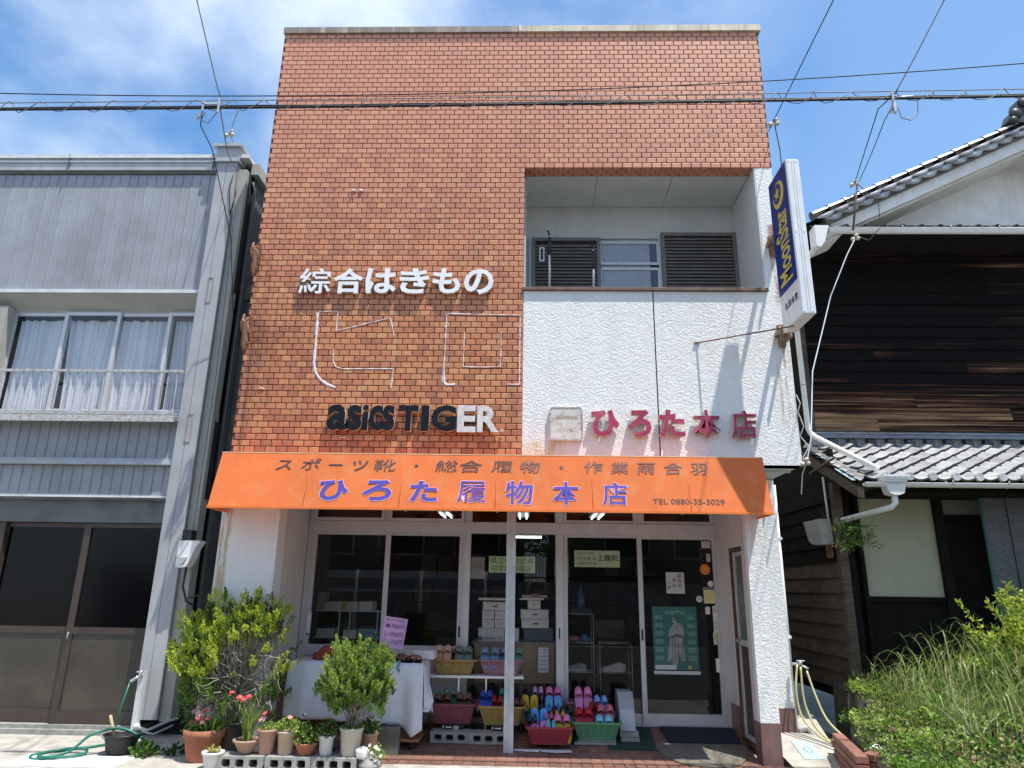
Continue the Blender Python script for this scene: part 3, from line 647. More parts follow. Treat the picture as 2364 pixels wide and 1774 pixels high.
o=cm.build('caulk_outline',M['caulk']); tag(o,'white square-shaped caulk outline on the brick next to the white roughcast','caulk outline','caulk outlines of removed characters')
# small stubs left on the wall
for i,(x,z,lb) in enumerate(((.255,3.565,'small white stub on the brick near the left edge, level with the caulk outlines'),(1.19,3.03,'small curled white clip on the brick right under the black letter row'),(1.07,6.0,'pair of small white fixings high on the brick above the white characters'))):
    b=MB(); b.tube([(x-.03,-.012,z),(x,-.02,z+.008),(x+.03,-.012,z)],.006,6)
    if i==2: b.tube([(x+.07,-.012,z+.01),(x+.11,-.02,z)],.012,6); b.tube([(x,-.012,z),(x,-.04,z)],.012,6)
    tag(b.build('wall_stub',M['white']),lb,'fixing')

# ---------------------------------------------------------------- awning
A0,A1=.045,5.487; TY,TZ,BY,BZb=-.272,2.815,-.45,2.255
aw=thing('awning','long orange canvas awning with violet Japanese lettering over the shop front','awning',(2.77,0,2.25))
sm_=[A0,.972,1.906,2.838,3.778,4.715,A1]
def fas(x,z,d): k=(TY-BY)/(TZ-BZb); return (x,TY-(TZ-z)*k-d*.95,z+d*.3)
for a,b_ in zip(sm_,sm_[1:]):
    mb=MB(); nx,nz=10,8
    wr=.6 if abs(a-2.838)<.01 else .1
    def P(i,j):
        x=a+.0015+(b_-a-.003)*i/nx; z=BZb+(TZ-BZb)*j/nz; u=i/nx
        bulge=-.004*sin(pi*j/nz)*sin(pi*u)+.0035*wr*sin(j*2.3+u*3)*(u**2)*sin(pi*j/nz)
        x_,y_,z_=fas(x,z,0); return (x_,y_-bulge,z_)
    vs=[P(i,j) for j in range(nz+1) for i in range(nx+1)]
    fs=[[j*(nx+1)+i,j*(nx+1)+i+1,(j+1)*(nx+1)+i+1,(j+1)*(nx+1)+i] for j in range(nz) for i in range(nx)]
    mb.add(vs,fs,0,True); mb.build('awning_panel',M['orange'],aw)
mb=MB()
for x in sm_[1:-1]:
    p,q=fas(x,TZ-.002,.0),fas(x,BZb+.002,.0)
    mb.tube([(p[0],p[1]+.001,p[2]),(q[0],q[1]+.001,q[2])],.0035,6)
mb.build('seam_welt',pm('darker_orange_welt',(.62,.14,.03),.8,.1,10),aw)
mb=MB(); mb.add([(A0,TY,TZ),(A1,TY,TZ),(A1,-.012,TZ+.045),(A0,-.012,TZ+.045)],[[0,1,2,3]]); mb.build('awning_top',M['orange'],aw)
mb=MB()
for x in (A0,A1): mb.add([(x,TY,TZ),(x,BY,BZb),(x,-.004,BZb),(x,-.004,TZ+.045)],[[0,1,2,3]])
mb.build('awning_side',M['orange'],aw)
mb=MB(); mb.box(A0-.004,A1+.004,BY-.008,BY+.022,BZb-.016,BZb+.006); mb.box(A0,A0+.024,BY+.022,-.004,BZb-.018,BZb); mb.box(A1-.024,A1,BY+.022,-.004,BZb-.018,BZb); mb.build('hem_bar',pm('orange_hem',(.80,.20,.04),.7,.1,6),aw)
mb=MB(); mb.box(A0-.002,A1+.002,TY-.004,TY+.012,TZ-.002,TZ+.008); mb.build('top_welt',pm('pale_orange_welt',(.95,.55,.30),.6,.1,6),aw)
mb=MB(); mb.tube([(A0+.02,TY+.02,TZ-.03),(A1-.02,TY+.02,TZ-.03)],.012,6)
for x in sm_: mb.tube([(min(max(x,A0+.02),A1-.02),-.01,BZb+.02),(min(max(x,A0+.02),A1-.02),BY+.03,BZb+.02)],.010,6)
mb.build('awning_frame',M['galv'],aw)
# print: row 1
row1=[('ス',.709,.168),('ポ',.975,.182),('ー',1.226,.150),('ツ',1.470,.165),('靴',1.722,.205),('・',2.037,.15),('総',2.342,.205),('合',2.580,.21),('履',2.898,.195),('物',3.174,.185),('・',3.484,.15),('作',3.800,.170),('業',4.063,.165),('雨',4.322,.165),('合',4.585,.17),('羽',4.842,.155)]
for ch,cx,wd in row1:
    zc=2.690; h=.118; mb=MB()
    place(mb,ch,lambda x,z,d:fas(x,z,.0042),cx-wd/2,cx+wd/2,zc-h/2,zc+h/2,0. if ch in '履総業靴' else .008,0,0,shear=.10)
    mb.build('printed_character',M['greyprint'] if cx<3 else M['greyprint2'],aw)
for ch,x0,x1,z0,z1 in (('ひ',1.103,1.396,2.325,2.534),('ろ',1.532,1.824,2.327,2.539),('た',2.002,2.271,2.322,2.535),('履',2.462,2.749,2.321,2.536),('物',2.932,3.202,2.306,2.545),('本',3.394,3.654,2.309,2.541),('店',3.872,4.117,2.309,2.538)):
    o1={'履':.0,'物':.014,'本':.018,'店':.014}.get(ch,.034)
    mb=MB(); place(mb,ch,lambda x,z,d:fas(x,z,.0042),x0,x1,z0,z1,o1,0,0,cell=False); pc=mb.build('printed_character',M['purple'],aw)
    mb=MB(); place(mb,ch,lambda x,z,d:fas(x,z,.0033),x0-.006,x1+.006,z0-.006,z1+.006,o1+(.009 if ch!='履' else .003),0,0,cell=False); mb.build('print_outline',M['pinkedge'],pc)
mb=MB(); place(mb,'TEL 0880-35-3029',lambda x,z,d:fas(x,z,.0030),4.355,5.042,2.328,2.382,.006,0,0,cell=False); mb.build('phone_print',pm('brown_print',(.10,.045,.04),.7,.1,9),aw)

# ---------------------------------------------------------------- projecting sign
sg=thing('projecting_sign','tall blue and white blade sign with yellow lettering on the right corner of the shop','sign',(5.85,-.65,4.1))
sx0,sx1=5.77,5.91; ya,yb=-.915,-.40; zA,zB=4.10,5.815
b=MB(); b.bbox(sx0,sx1,ya,yb,zA,zB,.012); b.build('sign_box',pm('white_sign_metal',(.74,.75,.76),.4,.06,5,.0008,20,streak=((.45,.42,.38),.45),dirt=((.5,.46,.42),.3,7)),sg)
zs=4.48
b=MB(); b.add([(sx0-.003,ya+.014,zs),(sx0-.003,yb-.012,zs),(sx0-.003,yb-.012,zB-.014),(sx0-.003,ya+.014,zB-.014)],[[0,1,2,3]]); b.build('blue_panel',pm('deep_blue_print',(.012,.035,.21),.35,.12,3),sg)
b=MB()
for x in (sx0+.045,sx1-.045): b.lathe([(0,0),(.006,0),(.007,.004),(0,.006)],0,0,8)
b=MB()
for z in (zB-.03,4.98,zA+.03):
    for x in (sx0+.03,sx1-.03): b.tube([(x,ya-.004,z),(x,ya+.002,z)],.006,8)
b.build('screw',M['galv'],sg)
b=MB(); 
for x in (sx0+.06,sx0+.085): b.box(x,x+.004,ya-.003,ya+.001,zA+.02,zB-.02)
b.build('end_rib',M['pale_trim'],sg)
yel=pm('yellow_print',(.62,.50,.09),.5,.12,9)
# text reads bottom to top, seen from -X ; local u along +Z, local v along Y (towards the wall is +)
b=MB(); ym=(ya+yb)/2
fn=lambda u,v,d:(sx0-.0045,v,u)
def placeR(mb,body,u0,u1,v0,v1,off):
    v,f,nz,(a,bq,c,d)=glyph(body,off,0.)
    base=len(mb.v)
    for p in v:
        uu=u0+(p[0]-a)/(bq-a)*(u1-u0); vv=v0+(p[1]-c)/(d-c)*(v1-v0)
        # reading upwards: text-up points away from the street (towards the wall)
        mb.v.append((sx0-.0045,vv,uu))
    for fa in f: mb.f.append([base+i for i in fa]); mb.m.append(0); mb.s.append(False)
placeR(b,'MoonStar',4.55,5.36,ya+.10,yb-.08,.022); b.build('brand_print',yel,sg)
b=MB(); cz=5.55; n=26; R0=.150; pts=[]
oc=[(cos(2*pi*k/n)*R0,sin(2*pi*k/n)*R0) for k in range(n)]
for k in range(n):
    a0=2*pi*k/n; a1=2*pi*(k+1)/n
    def ring(a,r,cc=(0,0)): return (sx0-.0045,ym+cc[0]+cos(a)*r,cz+cc[1]+sin(a)*r)
    b.quad(ring(a0,R0),ring(a1,R0),ring(a1,R0*.72,(.028,.026)),ring(a0,R0*.72,(.028,.026)))
st_=[]
for k in range(10):
    r_=.088 if k%2==0 else .038; a=pi/2+k*pi/5; st_.append((sx0-.0045,ym+.034+r_*cos(a),cz+.028+r_*sin(a)))
b.poly(st_); b.build('moon_star_emblem',yel,sg)
b=MB()
for i,ch in enumerate('店本田弘'):
    y1_=ya+.05+i*.088
    place(b,ch,lambda x,z,d:(sx0-.0045,-x,z),-(y1_+.068),-y1_,4.285,4.355,.02,0,0)
b.build('shop_name_print',M['greyprint'],sg)
M['flaky']=pm('flaking_bracket',(.24,.15,.10),.9,.35,30,.004,50,dirt=((.50,.47,.43),.8,12))
for z in (5.30,4.22):
    b=MB()
    b.box(5.83,5.87,yb,-.0,z-.02,z+.02); b.box(5.86,5.94,-.02,-.002,z-.13,z+.12); b.box(5.92,5.935,-.22,-.02,z-.10,z-.02)
    b.add([(5.87,-.02,z+.10),(5.93,-.02,z+.10),(5.93,-.11,z-.01),(5.87,-.11,z-.01),(5.87,-.02,z-.15),(5.93,-.02,z-.15)],[[0,1,2,3],[0,3,4],[1,5,2],[3,2,5,4]])
    b.build('wall_bracket',M['flaky'],sg)
b=MB(); b.tube([(4.975,-.002,4.125),(5.79,-.66,4.075)],.0075,6); b.tube([(4.95,-.012,4.125),(5.01,-.012,4.125)],.01,6); b.build('stay_rod',M['rust'],sg)
# rusty bracket remnants on the left edge
for z,lb in ((5.17,'upper rusty bracket stub on the left edge of the brick wall'),(4.28,'lower rusty bracket stub on the left edge of the brick wall')):
    t=thing('bracket_stub',lb,'bracket',(.02,-.05,z),'rusty bracket stubs on the brick edge')
    b=MB(); b.prismx([(-.012,z+.12),(-.20,z-.01),(-.19,z-.07),(-.13,z-.12),(-.11,z-.26),(-.06,z-.30),(-.03,z-.16),(-.012,z-.24)],.012,.03); b.box(-.03,.06,-.02,-.010,z-.20,z+.12); b.build('bracket_plate',M['rust'],t)
    b=MB(); b.tube([(-.03,-.03,z+.14),(.02,-.17,z+.02),(.09,-.19,z-.04),(.09,-.10,z-.20)],.011,6); b.build('bracket_rod',M['rust'],t)

# ---------------------------------------------------------------- signs on glass, poster
def note(x0,x1,z0,z1,y,col,label,name='paper_sign',cat='paper sign',rot=0.,lines=(),ink=(.05,.05,.05),th=.002,group=None,mat=None):
    cx,cz=(x0+x1)/2,(z0+z1)/2
    t=thing(name,label,cat,(cx,y,cz),group)
    mb=MB(); mb.box(x0-cx,x1-cx,0,th,z0-cz,z1-cz); mb.build('sheet',mat or pm(name+'_paper',col,.8,.06,12),t,local=True)
    mb=MB()
    for (body,a,b_,c,d,off) in lines:
        W_,H_=x1-x0,z1-z0
        place(mb,body,lambda x,z,dd:(x,-.0015,z),x0-cx+a*W_,x0-cx+b_*W_,z0-cz+c*H_,z0-cz+d*H_,off,0,0,cell=False)
    if lines: mb.build('handwriting',pm(name+'_ink',ink,.7,.2,30),t,local=True)
    t.rotation_euler=(0,rot,0); return t
note(2.71,3.24,1.70,1.88,1.035,(.45,.62,.36),'wide green handwritten paper sign behind the glass, partly hidden by the steel column',lines=(('県立中村公卓',.03,.97,.55,.95,.0),('中学校中福店',.05,.93,.06,.46,.0)),ink=(.06,.12,.05))
note(3.69,4.21,1.775,1.96,1.045,(.50,.60,.40),'pale green handwritten paper sign at the top of the left sliding door',lines=(('四万十町',.06,.42,.72,.92,0),('中学校指',.05,.36,.40,.62,0),('高等学校',.08,.38,.12,.32,0),('指',.40,.47,.42,.62,0),('定',.41,.48,.14,.34,0),('上履靴',.50,.97,.36,.76,.012)),ink=(.06,.12,.05))
note(2.50,2.66,1.63,1.87,1.04,(.30,.29,.27),'faded grey sheet of paper behind the glass left of the green sign',lines=(('入荷',.2,.8,.45,.7,0),('三三三',.2,.8,.12,.2,0)),ink=(.12,.11,.1))
note(4.72,4.925,1.50,1.73,1.012,(.74,.70,.70),'white cut-corner card with handwritten Japanese on the right sliding door',lines=(('研',.62,.85,.72,.9,0),('修',.62,.85,.50,.68,0),('用',.62,.85,.28,.46,0),('長',.34,.52,.55,.72,0),('靴',.34,.52,.30,.47,0),('入',.06,.26,.42,.58,0),('荷',.06,.26,.20,.36,0)))
note(.69,.735,1.02,1.24,.966,(.70,.68,.66),'narrow white sticker on the frame of the far left window',name='sticker',cat='sticker')
note(5.12,5.25,1.40,1.57,.962,(.62,.58,.25),'blue-topped yellow and white sticker by the edge of the right door',name='sticker',cat='sticker',lines=(('一一一',.05,.95,.86,.97,.03),),ink=(.04,.07,.25))
note(5.21,5.255,1.10,1.375,.963,(.66,.62,.60),'tall narrow pinkish sticker with black characters on the right door stile',name='sticker',cat='sticker',lines=(('出',.2,.8,.75,.9,0),('入',.2,.8,.3,.42,0),('口',.2,.8,.1,.22,0)))
note(5.20,5.24,.97,1.10,.9645,(.55,.50,.30),'small yellowish sticker below the tall narrow sticker on the right door',name='sticker',cat='sticker')
note(5.21,5.25,.69,.83,.963,(.75,.74,.72),'small blank white sticker low on the right door stile',name='sticker',cat='sticker')
note(5.13,5.18,1.285,1.365,.963,(.66,.64,.62),'small white notched label above the poster on the right door',name='sticker',cat='sticker')
note(5.14,5.24,2.0,2.08,1.0,(.70,.60,.52),'cream sticker in the top right corner of the right door glass',name='sticker',cat='sticker')
note(5.185,5.23,1.85,1.94,1.0,(.66,.60,.56),'little pale label above the round orange sticker on the door',name='sticker',cat='sticker')
def disc(cx,cz,r,y,col,label,txt=None,ink=(.6,.5,.05)):
    t=thing('round_sticker',label,'sticker',(cx,y,cz))
    b=MB(); n=24; b.prism([(cx+r*cos(2*pi*k/n),cz+r*sin(2*pi*k/n)) for k in range(n)],y,y+.002); b.build('disc',pm('sticker_disc',col,.5,.06,9),t)
    if txt:
        b=MB(); place(b,txt,lambda x,z,d:(x,y-.0015,z),cx-r*.6,cx+r*.6,cz-r*.45,cz-.1*r,.01,0,0,cell=False)
        b.prism([(cx-r*.5,cz+.1*r),(cx+r*.5,cz+.1*r),(cx+r*.3,cz+.55*r),(cx,cz+.3*r),(cx-r*.3,cz+.55*r)],y-.0015,y-.001); b.build('print',pm('sticker_ink',ink,.5,.1,9),t)
disc(5.155,1.765,.058,.965,(.72,.17,.03),'round orange sticker with yellow print on the right door','加盟店')
disc(5.205,1.61,.032,.962,(.70,.68,.68),'plain round white sticker under the orange one')
disc(5.07,1.445,.034,.962,(.62,.62,.62),'round white sticker with a dark mark left of the yellow sticker','心',(.2,.2,.2))
# calendar poster
t=thing('calendar_poster','teal calendar poster with a robed standing figure on the right sliding door','poster',(4.79,1.015,.68))
b=MB(); b.box(4.55,5.04,1.012,1.014,.70,1.36); b.build('poster_sheet',pm('teal_print',(.035,.165,.15),.6,.15,3),t)
b=MB(); b.box(4.545,5.05,1.011,1.014,.655,.69); b.box(4.56,4.79,1.0105,1.012,.705,.75); b.build('month_strip',pm('poster_white',(.70,.70,.70),.6,.05,6),t)
pa=pm('poster_figure',(.34,.36,.33),.7,.3,16); pd=pm('poster_figure_dark',(.10,.14,.13),.7,.2,16)
b=MB()
b.prism([(4.69,.78),(4.71,.90),(4.735,1.03),(4.715,1.06),(4.73,1.11),(4.775,1.17),(4.80,1.19),(4.86,1.18),(4.895,1.12),(4.885,1.06),(4.87,1.02),(4.875,.93),(4.90,.80),(4.85,.79),(4.83,.86),(4.81,.76),(4.76,.74),(4.74,.80)],1.0095,1.0115)
b.prism([(4.775,1.185),(4.765,1.215),(4.775,1.245),(4.80,1.252),(4.822,1.235),(4.82,1.20),(4.81,1.185)],1.0095,1.0115); b.build('figure_print',pa,t)
b=MB(); b.prism([(4.742,1.045),(4.80,1.075),(4.885,1.05),(4.875,1.03),(4.80,1.04),(4.75,1.02)],1.008,1.0092)
for x in (4.745,4.775,4.81,4.85): b.prism([(x,.80),(x+.008,.80),(x+.020,1.0),(x+.014,1.0)],1.008,1.0092)
b.prism([(4.785,1.24),(4.80,1.256),(4.826,1.24),(4.828,1.19),(4.812,1.20)],1.008,1.0092); b.build('figure_shading_print',pd,t)
b=MB()
for k in range(6):
    for x in (4.575,4.93):
        for r_ in range(4): b.box(x,x+.085,1.0105,1.012,.80+k*.085+r_*.012,.805+k*.085+r_*.012)
place(b,'山本龍山',lambda x,z,d:(x,1.0105,z),4.69,4.91,1.275,1.32,.03,0,0,cell=False)
b.build('calendar_grid',pm('poster_grid',(.30,.44,.40),.7,.1,9),t)
b=MB(); b.box(4.92,4.955,1.0105,1.012,.71,.745,0); b.build('yellow_mark',pm('poster_yellow',(.6,.45,.1),.6,.1,9),t)
# ---------------------------------------------------------------- left building (grey metal clad)
lh=thing('grey_clad_building','grey metal-clad two-storey building with rusty balcony rail and dark sliding doors','building',(-3,.8,0))
XL=-7.6; YF=.66
b=MB()
b.box(XL,-.52,YF+.012,8,5.0,6.70); b.box(XL,-.52,YF+.012,YF+.2,2.45,3.36); b.box(XL,-.95,YF+.3,YF+.34,3.2,5.0); b.box(XL,-.55,2.0,8,0,5.0); b.build('backing_wall',M['alud'],lh)
def band(z0,z1,yf,lean=0.):
    # vertical standing-seam boards
    n=int((-.905-XL)/.118); cache=None
    for k in range(n):
        x1=-.912-k*.1182; x0=x1-.1145
        if cache is None:
            mb=MB(); w_=.1145; h=z1-z0
            pr=[(0,.010),(0.0,-.006),(.004,-.010),(.012,-.004),(w_-.003,-.004),(w_,0.004),(w_,.010)]
            vs=[(x,y,0) for x,y in pr]+[(x,y+lean,h) for x,y in pr]; m_=len(pr)
            mb.add(vs,[[i,i+1,m_+i+1,m_+i] for i in range(m_-1)]); cache=mb.mesh('cladding_board',M['grey_metal'])
        o=link('cladding_board',cache,lh); o.location=(x0+3,yf-.8+RND.uniform(-.0015,.0015),z0)
band(5.01,6.655,YF); band(2.905,3.35,YF-.02); band(2.48,2.82,YF)
b=MB(); b.box(XL,-.52,YF-.085,8.1,6.86,6.91); b.build('parapet_cap',M['pale_trim'],lh)
b=MB(); b.box(XL,-.905,YF-.06,YF+.3,6.695,6.858); b.box(XL,-.905,YF-.075,YF-.061,6.80,6.835); b.build('parapet_fascia',M['grey_trim'],lh)
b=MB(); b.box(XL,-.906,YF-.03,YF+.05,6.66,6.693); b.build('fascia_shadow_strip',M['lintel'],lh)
b=MB(); 
for x in (-2.9,-.98,-5): b.box(x,x+.004,YF-.088,YF-.058,6.70,6.92)
b.build('fascia_joint',M['lintel'],lh)
b=MB(); b.box(XL,-.905,YF-.045,YF+.02,4.965,5.008); b.build('window_ledge_trim',M['pale_trim'],lh)
b=MB(); b.add([(XL,YF-.02,4.963),(-.905,YF-.02,4.963),(-.905,YF+.14,4.80),(XL,YF+.14,4.80)],[[0,1,2,3]]); b.box(XL,-.905,YF+.14,YF+.18,4.765,4.80); b.build('window_head',M['beige'],lh)
b=MB(); b.box(-3.42,-3.31,YF,YF+.2,3.46,4.80); b.box(XL,-3.42,YF+.01,YF+.05,3.36,4.80); b.build('window_jamb',M['beige'],lh)
xs=[-3.31,-2.63,-1.965,-1.32,-.905]; yy=[YF+.155,YF+.125,YF+.155,YF+.125]
for i,(a,c) in enumerate(zip(xs,xs[1:])):
    f=frame(MB(),a-.02,c+.025,3.47,4.765,yy[i]-.012,yy[i]+.012,(.045,.045,.05,.04)).build('window_sash',M['alu'],lh)
    MB().quad((a+.025,yy[i],3.52),(c-.02,yy[i],3.52),(c-.02,yy[i],4.725),(a+.025,yy[i],4.725)).build('pane',M['glass_w'],f)
    mb=MB(); n=70
    for k in range(n):
        def cy(q): 
            u=q/n; return YF+.225+.020*sin(q*(.40+.13*i)+5*sin(u*4+i))+.009*sin(q*1.37+2*i)
        x0=a+.03+(c-a-.06)*k/n; x1=a+.03+(c-a-.06)*(k+1)/n
        pinch=lambda x,z:x+ (0.045*sin((z-3.5)*2+i*1.7)*sin((x-a)*9+i))
        for z0,z1 in ((3.5,3.9),(3.9,4.3),(4.3,4.69)):
            mb.quad((pinch(x0,z0),cy(k),z0),(pinch(x1,z0),cy(k+1),z0),(pinch(x1,z1),cy(k+1),z1),(pinch(x0,z1),cy(k),z1),0,True)
    mb.build('curtain',M['curtain'],lh)
b=MB(); b.box(XL,-.905,YF-.0,YF+.17,3.38,3.47); b.build('window_sill',M['grey_trim'],lh)
# balcony rail
b=MB(); b.box(XL,-.90,.485,.515,3.90,3.93); b.box(XL,-.90,.475,.525,3.36,3.375); b.box(XL,-.90,.485,.515,3.39,3.40); rl=b.build('balcony_rail',M['rustrail'],lh)
b=MB(); b.box(0,.011,0,.011,0,.51); bm_=b.mesh('baluster',M['rustrail'])
for k in range(60):
    x=-.965-k*.1085
    if x<XL: break
    o=link('baluster',bm_,rl); o.location=(x,.495,3.392)
b=MB(); b.box(XL,-.905,.47,YF,3.335,3.358); b.box(XL,-.905,.46,.475,3.30,3.358); b.build('balcony_ledge',M['rustrail'],lh)
b=MB(); b.box(XL,-.905,YF-.075,YF+.01,2.825,2.862); b.box(XL,-.905,YF-.05,YF+.01,2.866,2.90); b.build('channel_trim',M['grey_trim'],lh)
b=MB(); b.box(XL,-.905,YF-.02,YF+.02,2.455,2.478); b.build('band_edge',M['pale_trim'],lh)
b=MB(); b.box(XL,-.905,YF+.05,YF+.12,2.18,2.454); b.box(XL,-.905,YF+.0,YF+.05,2.43,2.453); b.build('door_lintel',M['lintel'],lh)
# sliding doors
yd=YF+.10
def sdoor(x0,x1,y):
    f=frame(MB(),x0,x1,.095,2.175,y-.018,y+.018,(.075,.075,.13,.05)); f.box(x0+.075,x1-.075,y-.018,y+.018,.985,1.055); d=f.build('sliding_door',M['bronzef'],lh)
    MB().quad((x0+.075,y,1.055),(x1-.075,y,1.055),(x1-.075,y,2.125),(x0+.075,y,2.125)).build('pane',M['glass_d'],d)
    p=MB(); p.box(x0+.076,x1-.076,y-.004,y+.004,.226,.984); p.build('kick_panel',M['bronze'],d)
    p=MB(); p.tube([(x0+.037,y-.02,.93),(x0+.037,y-.034,.94),(x0+.037,y-.034,.99),(x0+.037,y-.02,1.0)],.006,6); p.build('door_pull',M['galv'],d)
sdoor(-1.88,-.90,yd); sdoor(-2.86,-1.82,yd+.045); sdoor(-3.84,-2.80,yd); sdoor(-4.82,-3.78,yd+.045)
b=MB(); b.box(XL,-.9,YF-.0,YF+.3,.0,.05); b.box(XL,-.9,YF+.05,YF+.3,.05,.09); b.build('door_sill',M['block'],lh)
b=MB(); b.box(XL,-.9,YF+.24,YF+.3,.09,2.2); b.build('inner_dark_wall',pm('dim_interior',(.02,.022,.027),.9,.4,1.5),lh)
# corner pilaster with cap
b=MB(); b.box(-.902,-.787,.555,.70,.18,6.79); b.box(-.781,-.648,.555,.70,.18,6.79); b.box(-.787,-.781,.565,.70,.18,6.79); b.build('corner_pilaster',pm('pale_grey_pilaster',(.37,.385,.40),.5,.09,3,.0015,20,streak=((.38,.37,.35),.5),dirt=((.36,.33,.30),.3,5)),lh)
b=MB(); b.box(-.642,-.525,.60,.76,.16,6.70); b.build('side_strip',M['beige'],lh)
b=MB(); b.box(-.93,-.63,.535,.75,6.79,6.985); b.box(-.975,-.60,.50,.78,6.987,7.035); b.box(-.95,-.615,.52,.76,6.775,6.789); b.build('pilaster_cap',M['grey_trim'],lh)
for z in (4.98,3.25,):
    b=frame(MB(),-.80,-.73,z-.17,z+.17,.548,.554,.012); b.build('latch_plate',pm('rust_grey',(.36,.30,.26),.7,.2,30,dirt=((.25,.13,.08),.5,20)),lh)
# side wall, corrugated
b=MB(); vs=[];n=0; y=.78; prof=[]
while y<8: prof+= [(y,-.50),(y+.045,-.50),(y+.055,-.515),(y+.070,-.515)]; y+=.078
for (a,c),(a2,c2) in zip(prof,prof[1:]): b.quad((c,a,.1),(c2,a2,.1),(c2,a2,6.72),(c,a,6.72))
b.build('corrugated_side',M['darkclad'],lh)
b=MB(); b.prismz([(-.53,.72),(-.43,.72),(-.43,8.1),(-.53,8.1)],6.70,6.86); b.build('verge_board',M['beige'],lh)
b=MB(); b.prismx([(.95,5.02),(.90,5.10),(.93,5.20),(8.0,5.20),(8.0,5.02)],-.50,-.36); b.box(-.50,-.40,1.0,2.4,3.0,5.01); b.build('side_hood',M['lintel'],lh)
b=MB(); b.tube([(-.48,.80,.2),(-.48,.80,6.5),(-.50,.74,6.6)],.014,8); b.build('conduit_pipe',M['lintel'],lh)
# electricity meter box
t=thing('meter_box','white rounded electricity meter box on the corner of the grey building','meter box',(-.50,.5,1.7))
b=MB(); pr=[]
for k in range(9):
    a=k/8; pr.append((.40+.055*(1-sin(a*pi/2))+0, 0))
sh=[(-.06,1.70),(.0,1.69),(.06,1.71),(.10,1.80),(.13,1.90),(.17,1.96),(.17,1.975),(-.06,1.975)]
vs=[(-.595,.42+.0+y*0+p*.0,z) for p,z in sh]
b.prism([(-.61+(p+.06)*1.0,z) for p,z in sh],.40,.55)
b.build('meter_cover',M['white'],t)
b=MB(); b.prism([(-.60,1.73),(-.54,1.725),(-.50,1.78),(-.49,1.80),(-.60,1.80)],.385,.399); b.build('meter_window',M['galv'],t)
b=MB(); b.box(-.60,-.50,.44,.56,1.976,2.09); b.build('meter_top_box',M['black'],t)
b=MB(); b.tube([(-.52,.47,1.70),(-.52,.45,1.5),(-.47,.47,1.35),(-.44,.6,1.3)],.012,6); b.build('meter_cable',M['black'],t)
b=MB(); b.tube([(-.50,.55,1.38),(-.36,.62,1.42),(-.12,.66,1.52)],.012,6); b.build('meter_conduit',M['black'],t)

# water pipe with tap at the left corner
t=thing('standpipe','grey standpipe with a tap and green hose at the corner of the grey building','tap',(-.78,.45,0))
b=MB(); b.box(-.83,-.775,.42,.475,0,.655); b.tube([(-.775,.44,.14),(-.765,.40,.14)],.032,10); b.build('pipe_casing',M['pale_trim'],t)
b=MB(); b.tube([(-.795,.42,.615),(-.81,.36,.605),(-.86,.33,.57)],.016,8); b.tube([(-.80,.40,.62),(-.80,.39,.655)],.012,8); b.tube([(-.835,.38,.658),(-.765,.40,.658)],.009,6); b.build('tap',pm('chrome',(.7,.7,.7),.25,.1,20,metal=.9),t)
b=MB(); b.tube([(-.76,.40,.14),(-.62,.36,.12),(-.45,.40,.20),(-.38,.45,.22)],.014,8); b.tube([(-.70,.38,.11),(-.55,.34,.09),(-.40,.42,.16)],.010,6); b.build('supply_pipe',M['grey_trim'],t)
hose=pm('green_hose',(.015,.16,.115),.4,.12,9)
b=MB(); b.tube([(-.86,.33,.57),(-.89,.30,.35),(-.93,.28,.02)],.009,7)
P_=[(-.93,.28,.012),(-1.0,.15,.012),(-1.15,.0,.012),(-1.28,-.12,.012),(-1.33,-.28,.014),(-1.22,-.40,.014),(-1.02,-.38,.03),(-.88,-.26,.03),(-.93,-.12,.04),(-1.12,-.10,.04),(-1.26,-.25,.03),(-1.14,-.42,.035),(-.98,-.30,.06),(-.86,-.20,.18),(-.72,-.08,.215),(-.58,-.05,.19),(-.45,.0,.10),(-.40,.05,.03)]
def smooth(P,n=6):
    P=[Vector(p) for p in P]; o=[]
    for i in range(len(P)-1):
        p0=P[max(i-1,0)];p1=P[i];p2=P[i+1];p3=P[min(i+2,len(P)-1)]
        for k in range(n):
            t_=k/n; o.append(.5*((2*p1)+(-p0+p2)*t_+(2*p0-5*p1+4*p2-p3)*t_*t_+(-p0+3*p1-3*p2+p3)*t_**3))
    o.append(P[-1]); return o
b.tube(smooth(P_),.0125,8)
tag(b.build('garden_hose',hose),'green garden hose looped over the pale slab and across the black bucket','hose')
# bucket
t=thing('bucket','black bucket standing on the pale slab with a wooden stick in it','bucket',(-.64,-.06,.012))
b=MB(); b.lathe([(0,.014),(.118,.014),(.122,.02),(.150,.155),(.163,.158),(.165,.170),(.150,.172),(.144,.158),(.116,.03),(0,.028)],-.64,-.06,32); b.build('bucket_body',M['black'],t)
b=MB(); b.tube([(-.66+.17*cos(a),-.06-.02-.17*sin(a)*.3,.165-.05*sin(a)) for a in [k*pi/8 for k in range(9)]],.005,6); b.build('bucket_handle',M['galv'],t)
b=MB(); b.lathe([(0,.10),(.137,.10)],-.64,-.06,24); b.build('bucket_water',pm('dark_water',(.02,.025,.025),.08,.1,3),t)
b=MB(); b.tube([(-.69,-.03,.03),(-.765,-.10,.33)],.013,8); tag(b.build('wooden_stick',M['wood']),'pale wooden stick leaning in the black bucket','stick')
